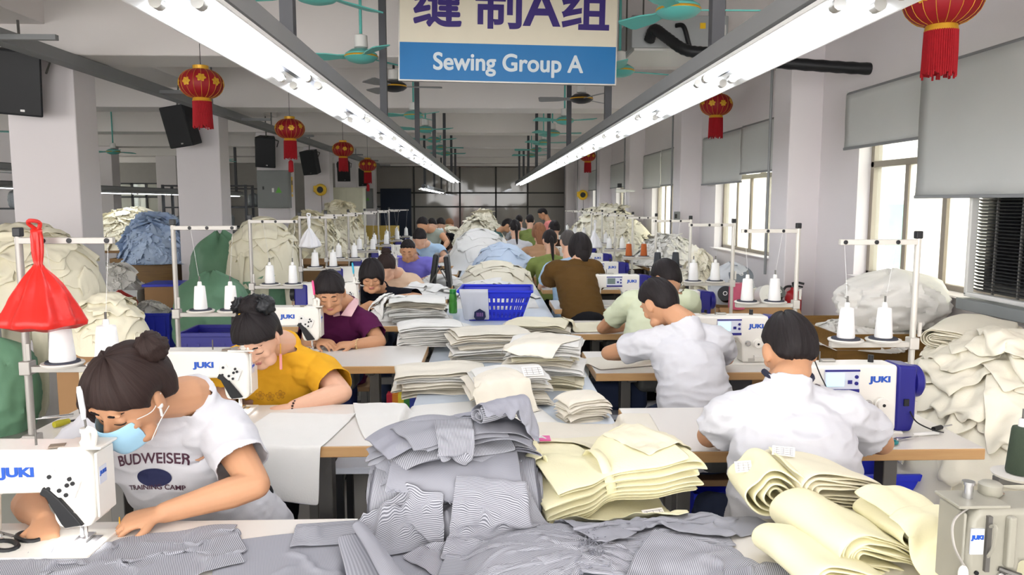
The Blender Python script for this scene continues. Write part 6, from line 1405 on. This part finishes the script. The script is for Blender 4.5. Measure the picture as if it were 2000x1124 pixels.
# ------------------------------------------------------------------ things on the bench
bk = thing('plastic_basket', 'blue plastic basket with slotted sides on the bench', 'basket', (.075, 5.98, BZ), -.06)
W0, D0, W1, D1, HB_ = .40, .30, .56, .42, .23
b = MB()
def quad_wall(a0, a1, b1, b0, nx_, nz_, hole):
    """slotted wall between bottom edge a0-a1 and top edge b0-b1"""
    a0, a1, b0, b1 = map(np.array, (a0, a1, b0, b1)); V = []; F = []
    xs = [0]; fl = []
    for k in range(nx_): xs += [(k + .35) / nx_, (k + 1) / nx_]; fl += [1, 0]
    zs = [0, .10]; fz = [0]
    for k in range(nz_): zs += [.12 + (k + .72) * .76 / nz_, .12 + (k + 1) * .76 / nz_]; fz += [1, 0]
    zs.append(1.0); fz.append(0)
    for z_ in zs:
        for x_ in xs: V.append((a0 * (1 - x_) + a1 * x_) * (1 - z_) + (b0 * (1 - x_) + b1 * x_) * z_)
    n_ = len(xs)
    for i in range(len(zs) - 1):
        for j in range(n_ - 1):
            if not (hole and fz[i] and not fl[j]): F.append((i * n_ + j, i * n_ + j + 1, (i + 1) * n_ + j + 1, (i + 1) * n_ + j))
    b.add(V, F)
c0 = [(-W0 / 2, -D0 / 2, 0), (W0 / 2, -D0 / 2, 0), (W0 / 2, D0 / 2, 0), (-W0 / 2, D0 / 2, 0)]; c1 = [(-W1 / 2, -D1 / 2, HB_), (W1 / 2, -D1 / 2, HB_), (W1 / 2, D1 / 2, HB_), (-W1 / 2, D1 / 2, HB_)]
for i in range(4): quad_wall(c0[i], c0[(i + 1) % 4], c1[(i + 1) % 4], c1[i], 14 if i % 2 == 0 else 10, 3, True)
b.add(c0, [(0, 1, 2, 3)]); o = link('body', b.arr(), b.Fc, M_blue, bk, smooth=False); s = o.modifiers.new('t', 'SOLIDIFY'); s.thickness = .004
b = MB()
for i in range(4):
    p, q_ = np.array(c1[i]), np.array(c1[(i + 1) % 4]); b.tube([p, q_], .012, 8)
b.build('rim', M_blue, bk)
hc_ = thing('grey_cloth', 'grey cloth with dark badge hanging over the left front of the blue basket', 'cloth', (.075, 5.98, BZ), -.06)
nu_, nv_ = 14, 16; P = np.zeros((nv_, nu_, 3))
for i in range(nv_):
    for j in range(nu_):
        u, v = j / (nu_ - 1), i / (nv_ - 1); x = -.27 + .22 * u; fz_ = 1 - v
        if v < .25: P[i, j] = (x, -D1 / 2 + .05 * (1 - v / .25) - .016, HB_ + .018 - .004 * (1 - v / .25))
        else:
            k = (v - .25) / .75; P[i, j] = (x * (1 - .12 * k), -D1 / 2 - .018 + .055 * k + .008 * math.sin(u * 14 + k * 2) * k - .01, HB_ + .015 - .235 * k)
grid_link('cloth', P, .22, .3, M_lgrey, hc_, .003, 1)
em = MB(); em.prism([(-.045, -.02), (-.03, -.045), (.03, -.045), (.045, -.02), (.04, .02), (0, .045), (-.04, .02)], 'Y', -.003, .003); eo = em.build('badge', M_pnavy, hc_, (-.115, -.205, .055), smooth=False); eo.rotation_euler = (.22, 0, 0)
for k in range(4): MB().box((-.02 + .0135 * k, -.0045, 0), (.007, .002, .03)).build('badge_stripe', mat('badge_mauve', '8a5f9a', .6), eo, smooth=False)
bt = thing('water_bottle', 'green water bottle on the bench beside the blue basket', 'bottle', (-.275, 6.25, BZ)); M_gb = mat('bottle_green', '5cb84a', .25, var=.05, trans=.35)
MB().lathe([(0, 0), (.03, .0), (.034, .006), (.034, .09), (.031, .10), (.034, .11), (.03, .15), (.02, .165), (.02, .172), (0, .172)], n=20).build('body', M_gb, bt); MB().lathe([(.027, .158), (.027, .19), (.024, .196), (0, .196)], n=20).build('cap', mat('cap_green', '2f8f3c', .35), bt)
ch = thing('folding_stool', 'black folded padded chair standing on the sixth left table', 'chair', (-.47, 7.80, .762)); b = MB().box((-.06, .02, .17), (.05, .30, .34), ry=.14); b.build('seat_pad', M_black, ch, bevel=.015); MB().box((.08, .0, .16), (.05, .30, .32), ry=-.1).build('back_pad', M_black, ch, bevel=.015)
for sy in (-.14, .14): MB().tube([(-.12, sy, 0), (0, sy, .2), (.1, sy, .03)], .010, 6).build('frame_tube', M_iron, ch)
# hand tools
def scissors(label, c, rz, m1, m2, s_=1.0):
    t = thing('scissors', label, 'scissors', c, rz); t.scale = (s_,) * 3
    for k, mm in ((1, m1), (-1, m2)):
        a = np.linspace(0, 2 * PI, 17); MB().tube([(-.06 + .032 * math.cos(q_), k * .024 + .018 * math.sin(q_), .006) for q_ in a], .0055, 8, cap=False).build('handle', mm, t); MB().prism([(-.03, k * .010 - .004), (.10, -k * .002), (.10, 0), (-.03, k * .010 + .005)], 'Z', .004, .007).build('blade', M_chrome, t, smooth=False)
    MB().lathe([(0, .010), (.006, .010), (.006, .003)], n=10).build('pivot', M_chrome, t)
p = atz(2, 1050, .765); scissors('black-handled scissors on the nearest left table', (p[0], p[1], .763), 2.6, M_black, M_black, 1.25)
p = atz(1752, 860, .765); scissors('scissors with orange and teal handles on the nearest right table', (p[0], p[1], .763), .3, mat('handle_orange', 'd98a2a', .4), mat('handle_teal', '1f7f80', .4), 1.0)
p = atz(1805, 850, .765); t = thing('marker_pen', 'white marker pen beside the teal and orange scissors', 'pen', (p[0], p[1], .762), .2); MB().cyl((-.05, 0, .007), (.04, 0, .007), .007, 10).build('barrel', M_white, t); MB().cyl((.04, 0, .007), (.06, 0, .007), .0075, 10).build('cap', M_white, t)
p = atz(1838, 838, .765); t = thing('screwdriver', 'small black screwdriver at the right end of the nearest right table', 'screwdriver', (p[0], p[1], .762), .5); MB().cyl((-.05, 0, .009), (.0, 0, .009), .009, 10).build('handle', M_black, t); MB().cyl((0, 0, .009), (.07, 0, .007), .003, 8).build('shaft', M_chrome, t)
p = atz(110, 815, .765); t = thing('snips', 'steel thread snips on the left end of the second left table', 'snips', (p[0], p[1], .762), .4); MB().prism([(-.07, -.004), (.06, -.014), (.06, -.006), (-.05, .004)], 'Z', .002, .006).build('blade', M_chrome, t); MB().prism([(-.05, .004), (.06, .006), (.06, .014)], 'Z', .004, .008).build('blade', M_chrome, t)
p = atz(135, 828, .765); t = thing('screwdriver', 'screwdriver with yellow handle on the left end of the second left table', 'screwdriver', (p[0], p[1], .762), 1.1); MB().tube([(-.06, 0, .014), (-.04, 0, .014), (0, 0, .014)], [.012, .014, .010], 10).build('handle', mat('handle_olive', 'a9a11c', .4), t); MB().cyl((0, 0, .012), (.07, 0, .006), .004, 8).build('shaft', M_black, t)
# ------------------------------------------------------------------ goods along the left side
M_sack = mat('woven_green', '78a585', .6, var=.12, scale=5, bump=.3, bscale=300)
def sack(label, c, rx, ry, h, seed, m=M_sack, open_top=False, name='sack', rough=.07):
    nu, nv = 72, 44; V = []
    for i in range(nv + 1):
        v = i / nv
        for j in range(nu):
            a = 2 * PI * j / nu; prof = (1 - abs(2 * v - .85) ** 2.6 * .32) if not open_top else (.86 + .2 * v); r = prof * (1 + .10 * noise.noise((math.cos(a) * 2 + seed, math.sin(a) * 2, v * 2.5)) + .05 * abs(noise.noise((math.cos(a) * 5 + seed, math.sin(a) * 5, v * 7))) - rough * abs(noise.noise((math.cos(a) * 3.3 + seed + 9, math.sin(a) * 3.3, v * 5 + math.cos(a * 2)))) * 1.6)
            z = h * v * (1 + .10 * noise.noise((math.cos(a) * 1.5 + seed, math.sin(a) * 1.5, 4.4)) * v)
            if not open_top and v > .82: r *= 1 - ((v - .82) / .18) ** 2 * .75
            V.append((rx * r * math.cos(a), ry * r * math.sin(a), z))
    F = [(i * nu + j, i * nu + (j + 1) % nu, (i + 1) * nu + (j + 1) % nu, (i + 1) * nu + j) for i in range(nv) for j in range(nu)] + [tuple(reversed(range(nu)))]
    if not open_top: F.append(tuple(range(nv * nu, nv * nu + nu)))
    o = link(name, np.array(V), F, m, None, c); s = o.modifiers.new('t', 'SOLIDIFY'); s.thickness = .004; tag(o, label, 'sack'); return o
def plain_table(label, x0, x1, y0, y1, z, m, name='packing_table', cat='table'):
    t = thing(name, label, cat, ((x0 + x1) / 2, (y0 + y1) / 2, 0)); a, b_ = x1 - x0, y1 - y0
    MB().box((0, 0, z - .02), (a, b_, .04)).build('tabletop', m, t, bevel=.004)
    for sx in (-1, 1):
        for sy in (-1, 1): MB().box((sx * (a / 2 - .04), sy * (b_ / 2 - .04), (z - .04) / 2), (.05, .05, z - .04)).build('leg', M_iron, t, smooth=False)
    return t
def crate(label, c, w_, d_, h, m, name='plastic_crate', rz=0.0, ribs=True, cat='crate'):
    t = thing(name, label, cat, c, rz); b = MB(); T_ = .012; k = .93
    P0 = np.array([(-w_ / 2 * k, -d_ / 2 * k), (w_ / 2 * k, -d_ / 2 * k), (w_ / 2 * k, d_ / 2 * k), (-w_ / 2 * k, d_ / 2 * k)]); P1 = P0 / k
    V = [(*p, 0) for p in P0] + [(*p, h) for p in P1]; b.add(V, [(3, 2, 1, 0)] + [(i, (i + 1) % 4, 4 + (i + 1) % 4, 4 + i) for i in range(4)])
    o = link('body', b.arr(), b.Fc, m, t, smooth=False); s = o.modifiers.new('t', 'SOLIDIFY'); s.thickness = T_; s.offset = -1
    b = MB()
    for i in range(4): p, q_ = P1[i], P1[(i + 1) % 4]; mid_ = (p + q_) / 2; L = np.linalg.norm(q_ - p); b.box((mid_[0], mid_[1], h - .012), (L + .02 if i % 2 == 0 else .022, .022 if i % 2 == 0 else L + .02, .03))
    b.build('rim', m, t, bevel=.004)
    if ribs:
        for i in range(5):
            x = -w_ * .4 + w_ * .2 * i
            for sy in (-1, 1): MB().box((x, sy * d_ / 2 * .975, h * .48), (.02, .016, h * .82)).build('rib', m, t, smooth=False)
    return t
def carton(label, c, w_, d_, h, m, rz=0.0, lid=None, name='carton', open_=True):
    t = thing(name, label, 'box', c, rz); T_ = .006; b = MB()
    for (x, y, a, e) in ((0, -d_ / 2, w_, T_), (0, d_ / 2, w_, T_), (-w_ / 2, 0, T_, d_), (w_ / 2, 0, T_, d_)): b.box((x, y, h / 2), (a + T_, e, h))
    b.box((0, 0, .004), (w_, d_, .008)); b.build('body', m, t, smooth=False)
    if lid is not None: MB().box((0, 0, h + .012), (w_ + .06, d_ + .06, .035)).build('lid', lid, t, bevel=.004)
    elif open_:
        for sy in (-1, 1): MB().box((0, sy * (d_ / 2 + .05), h - .03), (w_, .005, .13), rx=sy * .9).build('flap', m, t, smooth=False)
    return t
M_hcream = cloth_mat('heap_cream', 'f6efd6'); M_hwhite = cloth_mat('heap_white', 'ece9e2'); M_hblue = cloth_mat('heap_light_blue', 'c3d5ee')
plain_table('brown packing table under the big cream heap at the left edge', -4.3, -3.05, 5.75, 6.75, .80, M_wood)
drape_heap('cream cut piece in the big heap on the packing table at the left edge', 'cream cut pieces heaped at the left edge', -3.68, 6.25, .60, .48, .60, .80, M_hcream, 24, 11, (.46, .36), .5, .026)
sack('bulging green woven sack on the floor at the left edge', (-3.55, 5.45, 0), .34, .32, .66, 3)
carton('brown carton filled with cream pieces beside the left aisle', (-2.62, 5.35, 0), .5, .42, .62, M_carton)
drape_heap('cream piece overflowing the brown carton beside the left aisle', 'cream pieces overflowing the aisle carton', -2.62, 5.35, .30, .26, .42, .54, M_hcream, 14, 12, (.30, .24), .5, .018)
crate('royal blue crate with white scraps on the floor past the aisle', (-3.78, 8.7, 0), .58, .42, .40, M_blue)
heap('cloth_heap', 'white and dark scraps inside the royal blue crate', (-3.78, 8.7, .30), .24, .16, .18, M_hwhite, 25, 13, .5)
sack('red plastic bag standing behind the royal blue crate', (-4.35, 9.2, 0), .22, .2, .58, 21, mat('bag_red', 'c8342c', .35, var=.1), name='plastic_bag')
crate('pale grey plastic tub behind the blue crate', (-4.95, 10.5, 0), .66, .5, .46, mat('tub_grey', 'c9cac8', .45), name='storage_tub', ribs=False, cat='tub')
heap('cloth_heap', 'white cloth spilling over the pale grey tub', (-5.0, 10.5, .40), .34, .24, .34, M_hwhite, 30, 14, .7)
carton('brown carton with blue lid beside the pale grey tub', (-4.30, 10.6, 0), .56, .48, .50, M_carton, .1, M_blue)
carton('large brown wooden box under the light blue heap', (-5.15, 12.0, 0), .95, .7, .78, M_wood, 0, None, 'wooden_box', False)
heap('cloth_heap', 'light blue garments heaped on the large brown wooden box', (-5.05, 11.95, .70), .55, .42, .62, M_hblue, 60, 15, 1.2)
plain_table('table behind the first left pillar piled with cream pieces', -7.2, -5.4, 13.2, 14.4, .8, M_wood)
heap('cloth_heap', 'cream pieces heaped on the table behind the first left pillar', (-6.3, 13.8, .8), .85, .55, .62, M_hcream, 60, 16, 1.2)
sack('low green woven sack between the left thread stands', (-2.92, 8.2, 0), .40, .40, .86, 7)
sack('tall green woven sack with its top folded, under the cream heap', (-3.42, 9.95, 0), .38, .36, 1.2, 9)
sack('open green woven sack brimming with cream pieces', (-2.72, 9.35, 0), .40, .38, .74, 12, open_top=True)
drape_heap('cream piece brimming out of the open green sack', 'cream pieces brimming out of the open green sack', -2.70, 9.35, .44, .40, .80, .62, M_hcream, 18, 17, (.5, .4), .5, .032)
carton('brown carton with green tape band beside the left row', (-2.35, 11.7, 0), .7, .6, .78, M_carton)
heap('cloth_heap', 'cream pieces heaped on the carton with the green band', (-2.7, 12.0, .72), .55, .45, .70, M_hcream, 60, 18, .9)
heap('cloth_heap', 'farther cream heap against the fourth left pillar', (-2.75, 14.6, .6), .55, .5, .95, M_hcream, 60, 19, 1.0); plain_table('low table under the farther cream heap', -3.4, -2.1, 14.1, 15.2, .6, M_wood)
carton('yellow-brown board box by the far left pillars', (-2.3, 16.3, 0), .85, .6, 1.12, mat('box_ochre', 'b59a4a', .7, var=.08), 0, None, 'board_box', False)
t = thing('metal_cabinet', 'tall cream metal cabinet behind the fifth left pillar', 'cabinet', (-3.65, 20.6, 0)); MB().box((0, 0, 1.0), (.85, .5, 2.0)).build('body', mat('cabinet_cream', 'd8d6bd', .45), t, bevel=.01); MB().box((-.21, -.255, 1.0), (.40, .012, 1.9)).build('door', MATS['cabinet_cream'], t, bevel=.003); MB().box((.21, -.255, 1.0), (.40, .012, 1.9)).build('door', MATS['cabinet_cream'], t, bevel=.003)
# steel racks of the left bay
for k, (x, y) in enumerate([(-6.2, 17.5), (-6.4, 21.5), (-8.6, 14.5), (-11.5, 12.0)]):
    t = thing('storage_rack', 'dark steel rack with bags in the left bay, %s from the camera' % ['third', 'farthest', 'second', 'nearest'][k], 'rack', (x, y, 0)); b_ = .5
    for sx in (-.9, .9):
        for sy in (-b_ / 2, b_ / 2): MB().box((sx, sy, 1.0), (.05, .05, 2.0)).build('upright', M_post, t, smooth=False)
    for zz in (.4, .95, 1.5, 1.98): MB().box((0, 0, zz), (1.85, b_, .03)).build('shelf', M_post, t, smooth=False)
    for j in range(5):
        sx = -.7 + .35 * j
        tag(sack('grey bundled bag on the shelf of a steel rack in the left bay', (x + sx, y, (.965, .415, 1.515)[j % 3]), .16, .17, .34, j + k * 5, mat('bag_grey', '9aa0a4', .4, var=.2, scale=8), name='storage_bag'), None, 'bag', 'bags on the racks of the left bay')
# hanging plastic bags
def hang_bag(label, top, w_, h, m, seed, inner=None, grp=None):
    t = thing('hanging_bag', label, 'plastic bag', top); nu, nv = 48, 26; V = []
    for i in range(nv + 1):
        v = i / nv; r = .13 - .05 * math.exp(-((v - .38) / .1) ** 2) + (.93 * max(0, (v - .36) / .64) ** .85 if v > .36 else 0); r *= w_ / 2
        if v > .93: r *= 1 - ((v - .93) / .07) ** 2 * .35
        for j in range(nu):
            a = 2 * PI * j / nu; q = 1 + .16 * math.sin(a * 9 + seed + v * 2) * (1 - v * .55) * (v > .05) + .12 * noise.noise((math.cos(a) * 2 + seed, math.sin(a) * 2, v * 4)); V.append((r * q * math.cos(a), r * q * .75 * math.sin(a), -h * v * (1 + .04 * noise.noise((math.cos(a) * 1.5 + seed, math.sin(a) * 1.5, 2.2)) * v)))
    F = [(i * nu + j, i * nu + (j + 1) % nu, (i + 1) * nu + (j + 1) % nu, (i + 1) * nu + j) for i in range(nv) for j in range(nu)] + [tuple(range(nv * nu, nv * nu + nu))]
    o = link('bag_film', np.array(V), F, m, t); s = o.modifiers.new('t', 'SOLIDIFY'); s.thickness = .0015
    MB().tube(smooth_path([(0, .0, 0), (-.012, -.02, .02), (0, -.03, .03), (.015, 0, .02), (0, 0, -.02)], 6), .007, 7).build('knot', m, t)
    if inner is not None:
        b = MB(); rs = random.Random(seed)
        for k in range(9): b.ell((rs.uniform(-.22, .22) * w_, rs.uniform(-.12, .12) * w_, -h * rs.uniform(.76, .88)), (w_ * .13, w_ * .10, h * .07))
        o = b.build('contents', inner, t); o['kind'] = 'stuff'
    return t
hang_bag('red plastic bag of scraps hanging from the second left thread stand', at(70, 448, 2.70), .29, .345, mat('film_red', 'd8271f', .3, var=.1, alpha=.82, trans=.0), 3, mat('scraps_dark_red', '6e2020', .8, var=.4, scale=20))
hang_bag('white plastic bag hanging from the fifth left thread stand', at(603, 424, 6.78), .20, .27, mat('film_white', 'ecebee', .3, var=.02, alpha=.8), 5, mat('scraps_pink', 'd9a58f', .8, var=.2, scale=20))
hang_bag('small white plastic bag hanging over the right row', at(1162, 436, 9.2), .18, .30, mat('film_white', 'ecebee'), 7)
# ------------------------------------------------------------------ goods along the window wall
drape_heap('cream panel in the huge heap against the window wall at the right edge', 'cream panels in the huge heap by the window wall', 2.48, 3.40, .62, .95, .92, 0, M_hc2, 34, 31, (.62, .5), .38, .024)
swept('fan-folded cream bundle on top of the huge heap by the window', hairpin(.26, .10, 5, .011, 11), .42, (2.25, 3.75, .93), (.75, .6, .10), (0, 0, 1), M_hc2, 81, None, thick=.006, wave=.014, bulge=.2)
swept('folded cream bundle on the left shoulder of the huge heap by the window', hairpin(.24, .10, 5, .011, 13), .40, (2.02, 3.40, .74), (.5, .85, .05), (-.2, 0, 1), M_hc2, 82, None, thick=.006, wave=.014)
carton('brown and green wooden bin under the white sacks by the window', (2.62, 5.05, 0), .86, .80, .80, M_wood, 0, None, 'wooden_bin', False); 
MB().box((0, -.412, .30), (.80, .012, .52)).build('green_panel', mat('bin_green', '1f5a45', .6, var=.1), bpy.data.objects['wooden_bin'], smooth=False)
sheet_thing_z = None
heap('cloth_heap', 'white cloth filling the wooden bin by the window', (2.60, 5.05, .70), .44, .42, .13, M_hwhite, 28, 32, .6)
sack('tied white cloth sack lying on the wooden bin by the window', (2.70, 5.0, .80), .36, .30, .36, 5, M_hwhite, name='cloth_sack', rough=.16)
heap('cloth_heap', 'small cream heap below the second window', (2.06, 7.3, .45), .20, .22, .72, M_hc2, 35, 33, .55); carton('brown carton under the small cream heap', (2.06, 7.3, 0), .44, .44, .52, M_carton)
t = carton('brown carton holding trim rolls below the second window', (2.10, 6.05, 0), .62, .5, .80, M_carton); RZ = .80
M_pinkr = mat('ribbon_pink', 'd2617c', .5, var=.1, scale=20, bump=.3, bscale=80)
def roll(label, c, r, h, m, rot=(0, 0, 0), core=True):
    t = thing('trim_roll', label, 'roll', c); t.rotation_euler = rot; MB().lathe([(.018, 0), (r, 0), (r * 1.01, h * .1), (r * .985, h * .5), (r * 1.01, h * .9), (r, h), (.018, h)], n=26).build('winding', m, t); MB().lathe([(.018, -.002), (.018, h + .002), (.012, h + .002), (.012, -.002)], n=14).build('core', M_white, t); return t
for j in range(6): pass
roll('pink ribbon roll standing behind the second right thread stand', (1.93, 5.82, RZ), .062, .20, M_pinkr)
roll('dark grey tape roll lying on the rolls below the second window', (2.02, 6.05, RZ + .215), .10, .05, mat('tape_grey', '6f757c', .5), (.75, 0, .1))
roll('white tape roll below the dark grey tape roll', (2.16, 5.90, RZ + .085), .08, .07, M_white, (1.3, 0, .3))
roll('black tape roll at the left of the trim rolls', (1.90, 5.98, RZ + .085), .06, .06, M_black, (1.2, 0, -.5))
roll('white cotton roll behind the pink ribbon roll', (2.10, 6.12, RZ + .0), .09, .13, M_hwhite)
roll('short black roll leaning at the right of the trim rolls', (2.27, 5.92, RZ + .10), .055, .05, M_black, (.9, .4, .2))
hang = sack('clear plastic bag wrapped around white trims below the second window', (1.98, 6.12, RZ), .19, .12, .32, 15, mat('film_clear', 'dfe3e8', .25, var=.03, alpha=.55), name='plastic_bag')
heap('cloth_heap', 'long yellowish heap along the window wall beyond the third window', (2.25, 14.3, .55), .85, 2.0, .95, M_hc2, 110, 34, 1.5, 2.2); plain_table('low table under the long yellowish heap', 1.45, 3.0, 12.5, 16.2, .55, M_wood)
plain_table('wooden table under the pale heap by the third window', 1.98, 2.95, 9.3, 11.0, .82, M_wood); heap('cloth_heap', 'pale cream heap on the wooden table by the third window', (2.42, 10.1, .82), .46, .8, .34, M_hwhite, 50, 35, .9)
crate('blue crate under the nearest right table, left one', (1.18, 3.42, 0), .52, .36, .34, M_blue); crate('blue crate beside the table leg under the nearest right table', (1.72, 3.40, 0), .5, .36, .42, M_blue)
crate('royal blue crate on the floor under the masked woman\'s table', (-.62, 2.45, .0), .5, .34, .44, M_blue)
crate('blue crate stacked by the thread stand of the fourth left table', (-1.95, 5.6, 0), .44, .36, .7, M_navy)
# ------------------------------------------------------------------ things under the tables
t = thing('work_stool', 'black stool with pale top between the second left table and the bench', 'stool', (-.52, 3.42, 0)); MB().box((0, 0, .45), (.32, .30, .03)).build('seat', M_panelp, t, bevel=.004)
for sx in (-.13, .13):
    for sy in (-.12, .12): MB().box((sx, sy, .217), (.03, .03, .435)).build('leg', M_black, t, smooth=False)
t = thing('striped_bag', 'rainbow striped bag hanging under the third left table end', 'bag', (-.42, 3.98, .42))
for k, h_ in enumerate(('b0263a', 'd9892b', 'e3cf3a', '3d8f4a', '3b4fb0', '7a3a8f', 'c23a78')): MB().box((-.09 + .03 * k, 0, .10), (.0302, .07, .20)).build('stripe_panel', mat('rainbow_%s' % h_, h_, .7), t, smooth=False)
MB().tube(smooth_path([(-.06, 0, .20), (-.04, 0, .28), (.04, 0, .28), (.06, 0, .20)], 6), .006, 6).build('handle', M_black, t)
t = thing('shoulder_bag', 'dark navy bag on the stool under the second right table', 'bag', (.72, 4.2, .47)); MB().box((0, 0, .08), (.34, .16, .16)).build('body', mat('bag_navy', '1c2a48', .7), t, bevel=.03)
t = thing('work_stool', 'pale-topped stool under the second right table', 'stool', (.74, 4.2, 0)); MB().box((0, 0, .455), (.5, .30, .03)).build('seat', M_panelp, t, bevel=.004)
for sx in (-.2, .2):
    for sy in (-.12, .12): MB().box((sx, sy, .22), (.03, .03, .44)).build('leg', M_black, t, smooth=False)
# near thread stand with a dark green cone, lower right
t = thing('thread_stand', 'grey thread stand with single disc at the right edge of the view', 'thread stand', (1.52, 1.95, .762)); MB().cyl((0, 0, 0), (0, 0, .44), .011, 10).build('pole', M_iron, t); MB().box((-.07, 0, .115), (.17, .03, .02)).build('tray_arm', M_iron, t, bevel=.003); MB().lathe([(0, .125), (.064, .125), (.068, .132), (0, .134)], (-.09, 0, 0), 24).build('disc', M_disc, t); MB().cyl((-.09, 0, .13), (-.09, 0, .31), .004, 6).build('spindle', M_iron, t)
MB().box((0, 0, .012), (.06, .06, .024)).build('foot', M_iron, t)
cone('dark green thread cone at the right edge of the view', 1.43, 1.95, .762 + .135, None, M_dkgreen, 1.0, .95)
